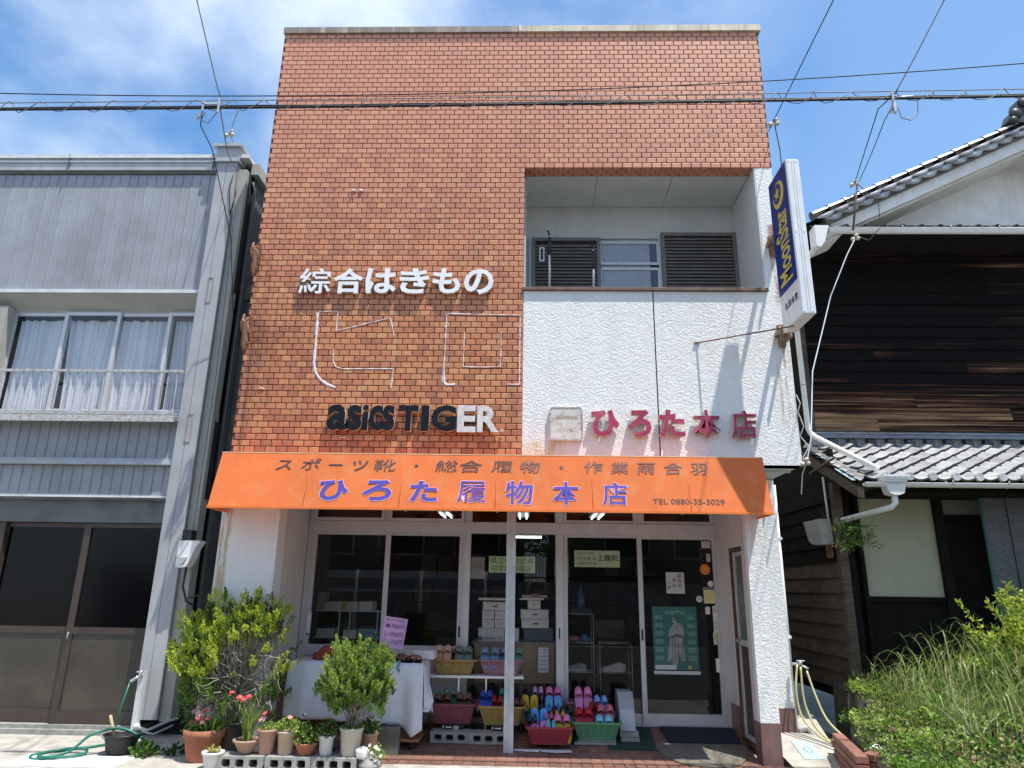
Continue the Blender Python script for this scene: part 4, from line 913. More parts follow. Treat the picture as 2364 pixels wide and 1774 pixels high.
# ---------------------------------------------------------------- right building (old timber house)
rh=thing('timber_house','old house with charred dark board walls and silver-grey roof tiles','house',(9,3,0))
def wood_mat(name,zdep=True):
    m=bpy.data.materials.new(name); m.use_nodes=True; t=m.node_tree; b=t.nodes['Principled BSDF']; N=t.nodes.new; K=t.links.new
    g=N('ShaderNodeNewGeometry'); oi=N('ShaderNodeObjectInfo'); s=N('ShaderNodeSeparateXYZ'); K(g.outputs['Position'],s.inputs[0])
    cb=N('ShaderNodeCombineXYZ'); K(s.outputs[0],cb.inputs[0]); K(s.outputs[1],cb.inputs[1])
    ad=N('ShaderNodeMath'); ad.operation='MULTIPLY_ADD'; ad.inputs[1].default_value=37; K(oi.outputs['Random'],ad.inputs[0]); K(s.outputs[2],ad.inputs[2]); K(ad.outputs[0],cb.inputs[2])
    mp=N('ShaderNodeMapping'); mp.inputs['Scale'].default_value=(.38,.38,19); K(cb.outputs[0],mp.inputs[0])
    n=N('ShaderNodeTexNoise'); n.inputs['Scale'].default_value=1.2; n.inputs['Detail'].default_value=8; n.inputs['Roughness'].default_value=.68; K(mp.outputs[0],n.inputs['Vector'])
    n2=N('ShaderNodeTexNoise'); n2.inputs['Scale'].default_value=.8; n2.inputs['Detail'].default_value=3; mp2=N('ShaderNodeMapping'); mp2.inputs['Scale'].default_value=(.30,.30,1.6); K(cb.outputs[0],mp2.inputs[0]); K(mp2.outputs[0],n2.inputs['Vector'])
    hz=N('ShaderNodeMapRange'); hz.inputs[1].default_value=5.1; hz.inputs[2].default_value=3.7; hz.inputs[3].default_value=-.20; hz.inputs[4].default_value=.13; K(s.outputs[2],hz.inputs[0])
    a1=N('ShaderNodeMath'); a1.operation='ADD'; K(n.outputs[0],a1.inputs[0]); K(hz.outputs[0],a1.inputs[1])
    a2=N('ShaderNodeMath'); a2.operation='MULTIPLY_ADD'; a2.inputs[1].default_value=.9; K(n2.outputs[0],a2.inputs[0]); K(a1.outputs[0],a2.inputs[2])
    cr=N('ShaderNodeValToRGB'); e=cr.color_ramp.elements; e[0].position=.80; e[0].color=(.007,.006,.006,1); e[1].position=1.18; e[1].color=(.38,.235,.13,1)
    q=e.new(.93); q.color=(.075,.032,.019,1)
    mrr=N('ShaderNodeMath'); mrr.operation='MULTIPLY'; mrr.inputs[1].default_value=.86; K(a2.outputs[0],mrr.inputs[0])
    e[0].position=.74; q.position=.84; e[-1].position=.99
    K(mrr.outputs[0],cr.inputs[0]); K(cr.outputs[0],b.inputs['Base Color']); b.inputs['Roughness'].default_value=.95; b.inputs['Specular IOR Level'].default_value=.15
    bu=N('ShaderNodeBump'); bu.inputs['Distance'].default_value=.006; K(n.outputs[0],bu.inputs['Height']); K(bu.outputs[0],b.inputs['Normal']); return m
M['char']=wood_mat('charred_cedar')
M['oldwood']=pm('weathered_brown_board',(.105,.075,.05),.85,.35,3,.005,30,stretch=(1,1.2,14),rnd=.25,dirt=((.04,.032,.026),.8,2.5))
M['darkwood']=pm('dark_old_wood',(.012,.010,.009),.95,.3,5,.003,30,spec=.15)
M['rtile']=pm('silver_roof_tile',(.42,.425,.43),.36,.14,9,.0015,40,rnd=.22,spec=.7,dirt=((.20,.20,.19),.5,12))
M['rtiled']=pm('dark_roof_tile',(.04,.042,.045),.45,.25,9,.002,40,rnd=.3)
M['plaster']=pm('aged_white_plaster',(.80,.79,.76),.85,.07,3,.002,30,streak=((.45,.42,.36),.4),dirt=((.52,.50,.46),.3,4))
YW=2.4; X0=7.12; X1=15
b=MB(); b.box(X0,X1,YW+.02,YW+.2,3.5,6.75); b.box(X0,X0+.1,YW+.2,9,2.8,6.75); b.build('wall_backing',M['darkwood'],rh)
# upper wall boards, lapped
z=3.70
joints=[8.05,9.9,8.6,11.0,7.7,9.4,8.12,10.4]
me_c={}
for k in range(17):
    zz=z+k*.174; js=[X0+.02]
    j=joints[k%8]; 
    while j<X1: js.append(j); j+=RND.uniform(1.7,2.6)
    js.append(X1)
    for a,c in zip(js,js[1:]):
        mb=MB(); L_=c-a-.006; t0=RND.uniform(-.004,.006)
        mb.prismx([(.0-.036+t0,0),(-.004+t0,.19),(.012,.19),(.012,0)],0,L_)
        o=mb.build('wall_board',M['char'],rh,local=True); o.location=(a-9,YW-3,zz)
b=MB(); b.box(X0-.02,X0+.03,YW-.05,YW+.02,3.62,6.7); b.build('corner_board',M['oldwood'],rh)
# lower roof (pent roof) of pantiles
RY0,RZ0,RY1,RZ1=.86,2.80,2.36,3.50
slope=math.atan2(RZ1-RZ0,RY1-RY0); TL=math.hypot(RY1-RY0,RZ1-RZ0)
pitch=.262
def pantile():
    mb=MB(); n=10; L_=.262
    def prof(u): # S-curve
        return .036*(-sin(pi*min(u/.72,1.0)))+(.028*sin(pi*(u-.72)/.28) if u>.72 else 0)
    top=[];
    for v in (0,1):
        for i in range(n+1):
            u=i/n; top.append((u*(pitch+.018),v*L_,prof(u)+ (0.034 if v==0 else 0.0)))
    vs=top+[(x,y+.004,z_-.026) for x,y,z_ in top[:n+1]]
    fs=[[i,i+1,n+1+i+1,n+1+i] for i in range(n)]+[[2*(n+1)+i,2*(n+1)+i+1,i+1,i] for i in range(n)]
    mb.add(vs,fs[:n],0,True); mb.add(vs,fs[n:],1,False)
    return mb.mesh('roof_tile',[M['rtile'],M['rtiled']])
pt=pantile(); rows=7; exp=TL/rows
q=0
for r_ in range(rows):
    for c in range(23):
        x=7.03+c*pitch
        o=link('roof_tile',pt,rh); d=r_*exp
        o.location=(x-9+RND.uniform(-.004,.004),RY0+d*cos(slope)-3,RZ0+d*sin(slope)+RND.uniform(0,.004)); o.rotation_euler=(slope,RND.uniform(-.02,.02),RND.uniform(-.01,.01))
b=MB()
for c in range(23):
    x=7.03+c*pitch+pitch*.86; o=MB(); 
    b.lathe([(0,0),(.042,0),(.042,.02),(0,.02)],0,0,12)
cap=MB(); n=14
vs=[(.046*cos(2*pi*k/n),0,.046*sin(2*pi*k/n)) for k in range(n)]; cap.add(vs+[(x,.05,z_) for x,_,z_ in vs],[list(range(n))]+[[k,n+k,n+(k+1)%n,(k+1)%n] for k in range(n)]); cm_=cap.mesh('eave_cap',M['rtile'])
for c in range(23):
    o=link('eave_cap',cm_,rh); o.location=(7.03+c*pitch+pitch*.90-9,RY0-.022-3,RZ0+.028)
b=MB(); b.add([(7.0,RY0+.02,RZ0-.03),(X1,RY0+.02,RZ0-.03),(X1,RY1,RZ1-.03),(7.0,RY1,RZ1-.03),(7.0,RY0+.02,RZ0-.07),(X1,RY0+.02,RZ0-.07),(X1,RY1,RZ1-.09),(7.0,RY1,RZ1-.09)],[[0,1,2,3],[7,6,5,4],[0,4,5,1],[3,7,4,0]]); b.build('roof_deck',M['darkwood'],rh)
# noshi ridge along the wall: plaster strip with dark lumps
b=MB(); b.box(7.1,X1,RY1-.02,RY1+.04,RZ1-.02,RZ1+.075); b.build('plaster_strip',pm('grey_mortar_strip',(.36,.38,.39),.8,.1,6),rh)
b=MB(); b.prismx([(RY1-.10,RZ1+.075),(RY1-.10,RZ1+.12),(RY1+.03,RZ1+.20),(RY1+.06,RZ1+.20),(RY1+.06,RZ1+.075)],7.1,X1); b.build('flashing',pm('blue_grey_flashing',(.13,.15,.18),.5,.2,5,streak=((.3,.32,.34),.3)),rh)
lm=MB()
lm.prismx([(-.10,.045),(-.03,.075),(.03,.02),(-.05,-.03),(-.11,-.015)],0,.115); lmm=lm.mesh('ridge_lump',M['rtiled'])
for c in range(22):
    o=link('ridge_lump',lmm,rh); o.location=(7.28+c*pitch-9,RY1-3-.0,RZ1+.02); o.rotation_euler=(0,.25,0)
# left verge of the lower roof: small side tiles and soffit boards
sv=MB()
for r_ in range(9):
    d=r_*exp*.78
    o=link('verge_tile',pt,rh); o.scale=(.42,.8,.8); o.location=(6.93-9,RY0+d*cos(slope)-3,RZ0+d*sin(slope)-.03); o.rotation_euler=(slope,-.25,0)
b=MB(); b.add([(6.93,.88,2.70),(7.0,.88,2.70),(7.0,2.45,3.44),(6.93,2.45,3.44),(6.93,.88,2.58),(6.93,2.45,3.30),(7.0,.88,2.58),(7.0,2.45,3.30)],[[0,1,2,3],[0,3,5,4],[0,4,6,1],[4,5,7,6]]); b.build('verge_board',M['oldwood'],rh)
# gutters
gm=pm('white_gutter_pvc',(.76,.76,.74),.35,.05,5,streak=((.5,.48,.42),.35))
def gutter(x0,x1,y,z,r,nm,nhook,step):
    t=thing(nm,'','',(x0,y,z))
    mb=MB(); n=8; pts=[(y+r*cos(pi+pi*k/n),z+r*sin(pi+pi*k/n)) for k in range(n+1)]
    inner=[(y+(r-.006)*cos(pi+pi*k/n),z+(r-.006)*sin(pi+pi*k/n)) for k in range(n+1)][::-1]
    mb.prismx(pts+inner,x0,x1); mb.tube([(x0,y-r,z),(x1,y-r,z)],.007,6); mb.prismx(pts,x0,x0+.006); mb.build('trough',gm,t)
    hk=MB(); hk.tube([(0,r+.05,.05),(0,r,-.01),(0,0,-r-.008),(0,-r-.008,0),(0,-r-.01,.03)],.006,5); hm=hk.mesh('gutter_hook',M['galv'])
    for k in range(nhook):
        o=link('gutter_hook',hm,t); o.location=(.35+k*step,0,0)
    return t
t=gutter(7.30,X1,1.60,6.40,.06,'gutter',12,.66); tag(t,'upper white half-round gutter under the high eave of the timber house','gutter')
b=MB(); b.prism([(7.10,6.43),(7.30,6.43),(7.22,6.18),(7.16,6.10),(7.10,6.12)],1.53,1.72); b.build('gutter_outlet',gm,t)
b=MB(); b.tube([(7.13,1.62,6.15),(7.00,1.95,5.95),(6.975,2.2,5.75),(6.985,2.2,3.68),(7.01,2.2,3.62),(7.04,2.12,3.55),(7.215,.95,2.93)],.036,12); b.build('downpipe',gm,t)
b=MB()
for z_ in (5.1,4.3): b.tube([(6.98,2.2,z_),(6.98,2.2,z_+.02)],.041,12)
b.build('pipe_collar',M['grey_trim'],t)
t=gutter(6.96,X1,.78,2.735,.045,'gutter',14,.62); tag(t,'lower white gutter along the tiled pent roof of the timber house','gutter')
b=MB(); b.box(7.15,7.45,.70,.92,2.80,2.825); b.box(7.165,7.435,.71,.91,2.77,2.80); b.box(7.18,7.42,.72,.90,2.745,2.77); b.prism([(7.19,2.745),(7.41,2.745),(7.395,2.66),(7.38,2.62),(7.33,2.60),(7.27,2.60),(7.22,2.62),(7.205,2.66)],.74,.88); b.build('rain_head',gm,t)
b=MB(); b.tube([(7.30,.81,2.61),(7.30,.81,2.52),(7.27,.84,2.475),(6.90,1.3,2.36)],.034,12); b.build('outlet_pipe',gm,t)
# lower storey: side wall of long boards seen in perspective
XS=6.98
for k in range(13):
    zz=.42+k*.185; a=1.66
    brk=[a,RND.uniform(2.6,3.4),RND.uniform(4.4,5.2),7.5]
    for y0,y1 in zip(brk,brk[1:]):
        mb=MB(); L_=y1-y0-.005; t0=RND.uniform(-.003,.005)
        mb.add([(-.028-t0,0,0),(-.028-t0,L_,0),(-.006-t0,L_,.20),(-.006-t0,0,.20),(.015,0,0),(.015,L_,0)],[[0,3,2,1],[0,1,5,4],[0,4,3]])
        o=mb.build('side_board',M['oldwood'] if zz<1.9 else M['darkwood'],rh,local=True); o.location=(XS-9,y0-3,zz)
b=MB(); b.box(XS+.02,XS+.06,1.65,7.5,.3,3.3); b.build('side_backing',M['darkwood'],rh)
b=MB(); b.box(XS-.045,XS+.055,1.55,1.645,.2,2.85); b.build('corner_post',M['oldwood'],rh)
b=MB(); b.box(XS+.065,XS+.14,1.56,1.66,.2,2.85); b.build('dark_post',M['darkwood'],rh)
# shoji screen, dark openings, reed screen
b=MB(); b.box(7.24,8.14,1.60,1.63,1.50,2.86); b.build('shoji_screen',pm('aged_shoji_paper',(.40,.38,.27),.8,.08,3,streak=((.30,.27,.18),.3)),rh)
b=MB(); b.box(7.19,7.236,1.57,1.66,.2,2.87); b.box(8.145,8.25,1.55,1.66,.2,2.87); b.box(7.24,8.14,1.57,1.64,1.44,1.495); b.box(7.0,13,1.66,1.7,.1,2.9); b.box(8.25,13,1.60,1.66,2.42,2.48); b.box(7.2,13,1.0,1.7,2.66,2.70); b.build('dark_frame',M['darkwood'],rh)
b=MB(); b.box(8.26,13,1.62,1.655,2.48,2.66); b.build('transom_plaster',pm('dim_plaster',(.22,.21,.19),.9,.1,3),rh)
b=MB(); b.box(7.24,8.14,1.61,1.65,.3,1.44); b.build('lower_dark_panel',M['darkwood'],rh)
sc=thing('reed_screen','grey reed blind with a green edge hanging under the eave of the timber house','blind',(9.4,1.3,1.3))
mb=MB()
for k in range(150):
    z_=1.25+k*.0098; mb.box(8.62,10.8,1.38+RND.uniform(-.004,.004),1.386+RND.uniform(0,.003),z_,z_+.0072)
mb.build('reed_field',pm('grey_reed',(.17,.165,.17),.9,.45,26,stretch=(.5,1,5)),sc,kind='stuff')
b=MB(); b.box(8.595,8.62,1.372,1.395,1.25,2.72); b.build('green_edging',pm('green_binding',(.03,.12,.09),.8,.2,9),sc)
b=MB()
for x in (8.9,9.3,9.7,10.1): b.tube([(x,1.372,1.25),(x,1.372,2.7)],.004,5)
b.build('binding_cord',M['darkwood'],sc)
# meter on the side wall, with rods
t=thing('meter_box','grey-white meter box on the dark side wall of the timber house','meter box',(6.93,1.95,2.2))
b=MB(); b.prismx([(1.70,2.11),(1.78,2.10),(2.0,2.12),(2.1,2.16),(2.16,2.24),(2.2,2.36),(2.25,2.42),(1.72,2.42)],6.80,6.94); b.build('meter_cover',pm('dull_white_plastic',(.42,.42,.40),.5,.1,9),t)
b=MB(); b.box(6.90,6.945,1.75,1.85,1.95,2.10); b.build('meter_base',M['rust'],t)
for pts,lb in (([(6.9,2.1,3.05),(6.9,1.3,3.12)],'pale wooden batten under the side eave'),([(6.92,1.75,2.95),(6.92,1.72,2.2)],'thin upright white conduit beside the meter on the side wall')):
    b=MB(); b.tube(pts,.014,6); tag(b.build('batten',M['oldwood'] if 'batten' in lb else M['pale_trim']),lb,'batten')
# upper eave: row of small dark tiles just over the gutter
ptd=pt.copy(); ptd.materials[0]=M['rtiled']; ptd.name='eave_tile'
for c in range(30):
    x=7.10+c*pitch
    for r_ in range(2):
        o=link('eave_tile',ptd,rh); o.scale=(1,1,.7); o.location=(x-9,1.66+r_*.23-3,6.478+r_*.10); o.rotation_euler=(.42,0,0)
b=MB(); b.box(7.05,X1,1.70,2.4,6.44,6.47); b.box(7.05,X1,2.28,2.36,6.47,6.85); b.build('eave_soffit',M['darkwood'],rh)
# gable: verge slope
sl=.478
def vz(x): return 6.56+(x-7.1)*sl
XR=10.55
b=MB(); b.add([(7.7,2.30,6.75),(14.0,2.30,6.75),(14.0,2.30,6.9),(XR,2.30,vz(XR)-.35),(7.7,2.30,vz(7.7)-.2)],[[0,1,2,3,4]]); b.build('gable_wall',M['plaster'],rh)
def barge(x0,x1,dz0,dz1,y0,y1,mm,nm,f=vz):
    m_=MB(); m_.prism([(x0,f(x0)+dz0),(x1,f(x1)+dz0),(x1,f(x1)+dz1),(x0,f(x0)+dz1)],y0,y1); return m_.build(nm,mm,rh)
vr=lambda x: vz(XR)-(x-XR)*sl
for f,a,c in ((vz,7.35,XR),(vr,XR,14.2)):
    barge(a,c,-.33,-.10,1.72,1.80,M['plaster'],'barge_board',f)
    barge(a,c,-.36,-.335,1.80,2.30,M['plaster'],'barge_soffit',f)
    barge(a,c,-.16,.03,1.675,2.3,pm('verge_mortar',(.16,.155,.145),.9,.15,5),'verge_bed',f)
ang=math.atan(sl)
rc=MB(); n=10; Lr=.30
vs=[]
for v_ in (0,1):
    for k in range(n+1): a=pi*k/n-.15; vs.append((v_*Lr,.062*(1.16-.26*v_)*cos(a)*(1),.062*(1.16-.26*v_)*sin(a)))
rc.add(vs,[[k,k+1,n+1+k+1,n+1+k] for k in range(n)],0,True)
rc.add([(0,.072*cos(2*pi*k/12),.066*sin(2*pi*k/12)) for k in range(12)],[list(range(12))],1)
rcm=rc.mesh('verge_roll',[M['rtile'],M['rtiled']])
dt=MB(); nn=8
vs=[(.28*u/nn,-.01-.03*sin(pi*u/nn),-.055*sin(pi*u/nn)) for u in range(nn+1)]
dt.add(vs+[(x,.03,z_+.03) for x,y,z_ in vs]+[(.28*u/nn,-.012,.02) for u in range(nn+1)],[[k,k+1,nn+1+k+1,nn+1+k] for k in range(nn)]+[[2*(nn+1)+k,2*(nn+1)+k+1,k+1,k] for k in range(nn)],0,True); dtm=dt.mesh('verge_tile',M['rtile'])
k=0
d=0.
while True:
    x=7.15+d*cos(ang)
    if x>XR-.2: break
    o=link('verge_roll',rcm,rh); o.location=(x-9,1.68-3,vz(x)+.06); o.rotation_euler=(0,-ang,0)
    o=link('verge_roll',rcm,rh); o.location=(x+.12-9,1.90-3,vz(x+.12)+.10); o.rotation_euler=(0,-ang,0)
    o=link('verge_tile',dtm,rh); o.location=(x+.05-9,1.63-3,vz(x+.05)-.02); o.rotation_euler=(0,-ang,RND.uniform(-.04,.04))
    o=link('verge_tile',dtm,rh); o.location=(x+.17-9,1.645-3,vz(x+.17)-.085); o.scale=(1,1,1.3); o.rotation_euler=(0,-ang,RND.uniform(-.04,.04))
    d+=.262; k+=1
    if k>60: break
b=MB()
b.add([(7.05,1.7,vz(7.05)+.01),(XR,1.7,vz(XR)+.01),(XR,9,vz(XR)+.01),(7.05,9,vz(7.05)+.01)],[[0,1,2,3]]); b.add([(XR,1.7,vz(XR)+.01),(14.5,1.7,vr(14.5)+.01),(14.5,9,vr(14.5)+.01),(XR,9,vz(XR)+.01)],[[0,1,2,3]]); b.build('main_roof',M['rtiled'],rh)
# ridge ornament
b=MB(); zc=vz(XR)
b.prism([(XR-.45,zc-.05),(XR-.38,zc+.10),(XR-.30,zc+.16),(XR-.26,zc+.30),(XR-.14,zc+.36),(XR-.08,zc+.48),(XR+.08,zc+.48),(XR+.14,zc+.36),(XR+.26,zc+.30),(XR+.30,zc+.16),(XR+.45,zc-.05)],1.60,1.75)
rg=b.build('ridge_end_tile',M['rtiled'],rh)
b=MB()
for (x,z_,r_) in ((XR-.30,zc+.10,.09),(XR-.16,zc+.28,.085),(XR,zc+.20,.13),(XR+.16,zc+.28,.085),(XR-.36,zc-.02,.06)): b.tube([(x,1.555,z_),(x,1.60,z_)],[r_*.6,r_],14)
b.build('ornament_boss',M['rtiled'],rg)
b=MB(); b.tube([(XR,1.76,zc+.20),(XR,9,zc+.20)],.07,12); b.box(XR-.12,XR+.12,1.76,9,zc,zc+.18); b.build('ridge_course',M['rtile'],rh)
# ---------------------------------------------------------------- baskets
bk_cols={'yellow':(.42,.27,.075),'pink':(.36,.17,.22),'red':(.27,.065,.095),'dred':(.30,.02,.045),'green':(.085,.26,.14),'dgreen':(.03,.13,.08)}
for k,c in bk_cols.items(): M['bk_'+k]=pm('basket_plastic_'+k,c,.4,.10,9,trans=.12)
def basket(x0,x1,y0,y1,z0,z1,col,label,tilt=0.):
    cx,cy=(x0+x1)/2,(y0+y1)/2
    t=thing('plastic_basket',label,'basket',(cx,cy,z0),'plastic slipper baskets')
    m_=M['bk_'+col]; hw,hd,h=(x1-x0)/2,(y1-y0)/2,z1-z0; ins=.045
    def ring(u,off=0.): # u 0 bottom..1 top ; returns corner half sizes
        return hw-.028-ins*(1-u)+off, hd-.022-ins*.7*(1-u)+off
    mb=MB()
    # lattice walls: vertical ribs and horizontal strips round the four sides
    def wallseg(ax,sgn):
        nv=int(((hw if ax==0 else hd)*2)/.017)
        for i in range(nv+1):
            u=-1+2*i/nv; wr=.0032 if i%5 else .008
            a,b_=ring(0),ring(1)
            P0=(u*a[0],sgn*a[1]) if ax==0 else (sgn*a[0],u*a[1]); P1=(u*b_[0],sgn*b_[1]) if ax==0 else (sgn*b_[0],u*b_[1])
            d=(wr,0) if ax==0 else (0,wr); n_=(0,sgn*.003) if ax==0 else (sgn*.003,0)
            for s_ in (1,):
                mb.add([(P0[0]-d[0]+n_[0],P0[1]-d[1]+n_[1],.008),(P0[0]+d[0]+n_[0],P0[1]+d[1]+n_[1],.008),(P1[0]+d[0]+n_[0],P1[1]+d[1]+n_[1],h-.012),(P1[0]-d[0]+n_[0],P1[1]-d[1]+n_[1],h-.012)],[[0,1,2,3]])
        nh=int(h/.0135)
        for j in range(nh+1):
            u=j/nh; wz=.0032 if 0<j<nh else .010; a=ring(u); z=.01+u*(h-.022)
            if ax==0: mb.add([(-a[0],sgn*(a[1]+.0015),z-wz),(a[0],sgn*(a[1]+.0015),z-wz),(a[0],sgn*(a[1]+.0015),z+wz),(-a[0],sgn*(a[1]+.0015),z+wz)],[[0,1,2,3]])
            else: mb.add([(sgn*(a[0]+.0015),-a[1],z-wz),(sgn*(a[0]+.0015),a[1],z-wz),(sgn*(a[0]+.0015),a[1],z+wz),(sgn*(a[0]+.0015),-a[1],z+wz)],[[0,1,2,3]])
    for ax in (0,1):
        for sgn in (-1,1): wallseg(ax,sgn)
    lat=mb.build('basket_lattice',m_,t,local=True)
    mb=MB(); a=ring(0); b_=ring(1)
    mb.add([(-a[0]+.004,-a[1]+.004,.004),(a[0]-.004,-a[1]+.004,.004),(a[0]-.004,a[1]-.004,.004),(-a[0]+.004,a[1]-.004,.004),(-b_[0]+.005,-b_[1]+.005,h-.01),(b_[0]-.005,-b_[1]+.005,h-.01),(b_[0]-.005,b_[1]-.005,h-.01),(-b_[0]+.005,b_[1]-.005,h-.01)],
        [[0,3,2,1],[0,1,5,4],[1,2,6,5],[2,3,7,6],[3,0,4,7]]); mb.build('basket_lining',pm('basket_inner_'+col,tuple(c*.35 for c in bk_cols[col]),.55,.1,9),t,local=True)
    mb=MB(); R_=.035; o=[]; i_=[]
    def rrect(hx,hy,r,n=4):
        p=[]
        for sx_,sy_,a0 in ((1,-1,-pi/2),(1,1,0),(-1,1,pi/2),(-1,-1,pi)):
            for k in range(n+1): a=a0+k*pi/2/n; p.append((sx_*(hx-r)+r*cos(a),sy_*(hy-r)+r*sin(a)))
        return p
    A=rrect(hw,hd,R_); B=rrect(hw-.024,hd-.02,R_*.8); n=len(A)
    vs=[(x,y,h-.016) for x,y in A]+[(x,y,h) for x,y in A]+[(x,y,h) for x,y in B]+[(x,y,h-.012) for x,y in B]
    mb.add(vs,[[k,(k+1)%n,n+(k+1)%n,n+k] for k in range(n)]+[[n+k,n+(k+1)%n,2*n+(k+1)%n,2*n+k] for k in range(n)]+[[2*n+k,2*n+(k+1)%n,3*n+(k+1)%n,3*n+k] for k in range(n)],0,False)
    mb.build('basket_rim',m_,t,local=True)
    t.rotation_euler=(tilt,0,0); return t
basket(2.145,2.625,.74,1.0-.04,.640,.79,'yellow','yellow basket on the left of the upper shelf, holding tan and green slippers')
basket(2.64,3.125,.74,.96,.640,.795,'pink','dusty pink basket on the upper shelf, behind the steel column')
basket(2.15,2.65,.54,.90,.195,.385,'red','dull red basket on the lower left, above the hollow blocks')
basket(2.655,3.145,.52,.88,.195,.375,'yellow','yellow basket below the pink one, half behind the steel column')
basket(3.10,3.63,.66,.95,.15,.325,'dgreen','dark green basket behind the deep red one')
basket(3.14,3.62,.22,.57,.085,.245,'dred','deep red basket full of flip-flops in front, right of the steel column')
basket(3.56,3.98,.72,.95,.20,.40,'pink','small pinkish basket at the back behind the green basket')
basket(3.60,4.105,.34,.68,.115,.275,'green','green basket in front, right of the deep red one, with red and light blue slippers')

# ---------------------------------------------------------------- slippers
def slipcol(n,c): 
    k='sl_'+n
    if k not in M: M[k]=pm('slipper_'+n,c,.55,.08,14)
    return M[k]
SC_={'tan':(.56,.36,.20),'sage':(.13,.22,.17),'paleblue':(.16,.27,.40),'green':(.10,.30,.17),'brown':(.16,.065,.035),'blue':(.015,.06,.42),'red':(.42,.012,.03),'teal':(.02,.22,.20),'yellow':(.58,.38,.015),'pink':(.64,.20,.42),'black':(.015,.015,.018),'skyblue':(.07,.28,.68),'navy':(.03,.04,.09),'gold':(.48,.28,.04),'turq':(.10,.45,.55),'salmon':(.55,.12,.17),'aqua':(.18,.52,.66),'darkred':(.24,.01,.02),'lilac':(.55,.33,.48),'ltblue':(.18,.36,.75)}
def outline(w,l,n=16):
    p=[]
    for k in range(n):
        a=2*pi*k/n; c,s_=cos(a),sin(a)
        x=w/2*math.copysign(abs(c)**.62,c)*(1.0 if s_>0 else .86+.14*(1+s_)); z=l/2+l/2*math.copysign(abs(s_)**.62,s_)
        p.append((x,z))
    return p
def slipper(t,kind,w,l,cx,mt,mt2,lean,roll):
    mb=MB(); o=outline(w,l); mb.prism(o,-.009,.009)
    s_=mb.build('slipper',mt,t,local=True)
    if kind=='closed':
        u=MB(); nu,nv=10,7
        vs=[]
        for j in range(nv+1):
            v=j/nv; z=l*(.56+.435*v)
            hw=w/2*min(1.0,max(.05,(1-((max(0,(z-l*.55))/(l*.45))**2.6))**.5 if z>l*.55 else 1.0))
            H=.066*(1-v**2.6)+.008
            for i in range(nu+1):
                a=pi*i/nu; vs.append((-cos(a)*hw,-.009-H*sin(a)**.8,z+.012*sin(a)*(1-v)))
        u.add(vs,[[j*(nu+1)+i,j*(nu+1)+i+1,(j+1)*(nu+1)+i+1,(j+1)*(nu+1)+i] for j in range(nv) for i in range(nu)],0,True)
        e=[vs[i] for i in range(nu+1)]; u.tube(e,.003,5,1)
        u.build('upper',[mt2,mt],s_,local=True)
    else:
        u=MB(); top=(0,-.014,l*.80); 
        for sg_ in (-1,1):
            P=[(0,-.012,l*.82),(sg_*w*.10,-.030,l*.74),(sg_*w*.30,-.030,l*.55),(sg_*w*.46,-.006,l*.36)]
            P=smooth(P,3); u.tube(P,[.0055+.004*math.sin(pi*k/(len(P)-1)) for k in range(len(P))],6)
        u.build('strap',mt2,s_,local=True)
    s_.location=(cx,0,0); s_.rotation_euler=(lean,roll,0)
BFL=[(2.145,2.625,.74,.96,.65),(2.64,3.125,.74,.96,.65),(2.15,2.65,.54,.90,.205),(2.655,3.145,.52,.88,.205),(3.10,3.63,.66,.95,.16),(3.14,3.62,.22,.57,.095),(3.60,4.105,.34,.68,.125)]
def pair(x0,x1,zt,y,kind,c1,c2,label,lean=.22,l=.235,spread=.03):
    cx=(x0+x1)/2; w=(x1-x0)/2*.98; lean=max(lean,.52) if kind=='closed' else max(lean,.38); y-=.03
    fl_=None
    for (a0,a1,b0,b1,f_) in BFL:
        if a0-.02<cx<a1+.02 and b0-.02<y<b1: fl_=f_
    if fl_ is not None and l*cos(lean)>zt-fl_:
        l=min(l,.225); lean=min(.85,math.acos(min(1,max(.1,(zt-fl_)/l)))); l=(zt-fl_)/cos(lean); y=max(y-.03,min(b0 for a0,a1,b0,b1,f_ in BFL if f_==fl_ and a0-.02<cx<a1+.02)+.055)
    t=thing('slipper_pair',label,'slippers',(cx,y,zt-l*cos(lean)),'slippers for sale in the baskets')
    m1=slipcol(c1,SC_[c1]); m2=slipcol(c2,SC_[c2])
    for sg_ in (-1,1): slipper(t,kind,w,l,sg_*(x1-x0)/4,m1,m2,-lean,sg_*spread*RND.uniform(.5,1.5))
# positive lean: top tips backwards (away from the street)
pair(2.165,2.335,.925,.80,'closed','tan','tan','tan closed slippers standing in the upper left yellow basket',.2)
pair(2.38,2.565,.915,.82,'closed','sage','sage','sage green closed slippers at the right of the upper left yellow basket',.2)
pair(2.29,2.41,.90,.88,'closed','brown','brown','brown closed slippers wedged behind the tan pair in the upper yellow basket',.2)
pair(2.66,2.85,.91,.80,'closed','paleblue','paleblue','dull blue closed slippers on the left of the dusty pink basket',.2)
pair(2.79,2.94,.905,.87,'closed','paleblue','paleblue','second dull blue pair behind, partly hidden by the steel column',.2)
pair(2.93,3.11,.91,.81,'closed','sage','green','green-grey closed slippers at the right of the dusty pink basket',.2)
pair(2.19,2.37,.46,.64,'closed','brown','brown','dark brown closed slippers on the left of the dull red basket',.55)
pair(2.42,2.58,.475,.64,'closed','brown','brown','dark brown closed slippers on the right of the dull red basket',.5)
pair(2.275,2.41,.50,.74,'closed','teal','sage','dark green slippers at the back of the dull red basket',.3)
pair(2.67,2.80,.50,.63,'closed','blue','blue','bright blue closed slippers at the left of the lower yellow basket',.25)
pair(2.80,2.90,.455,.61,'closed','red','red','red closed slippers in the middle of the lower yellow basket',.25)
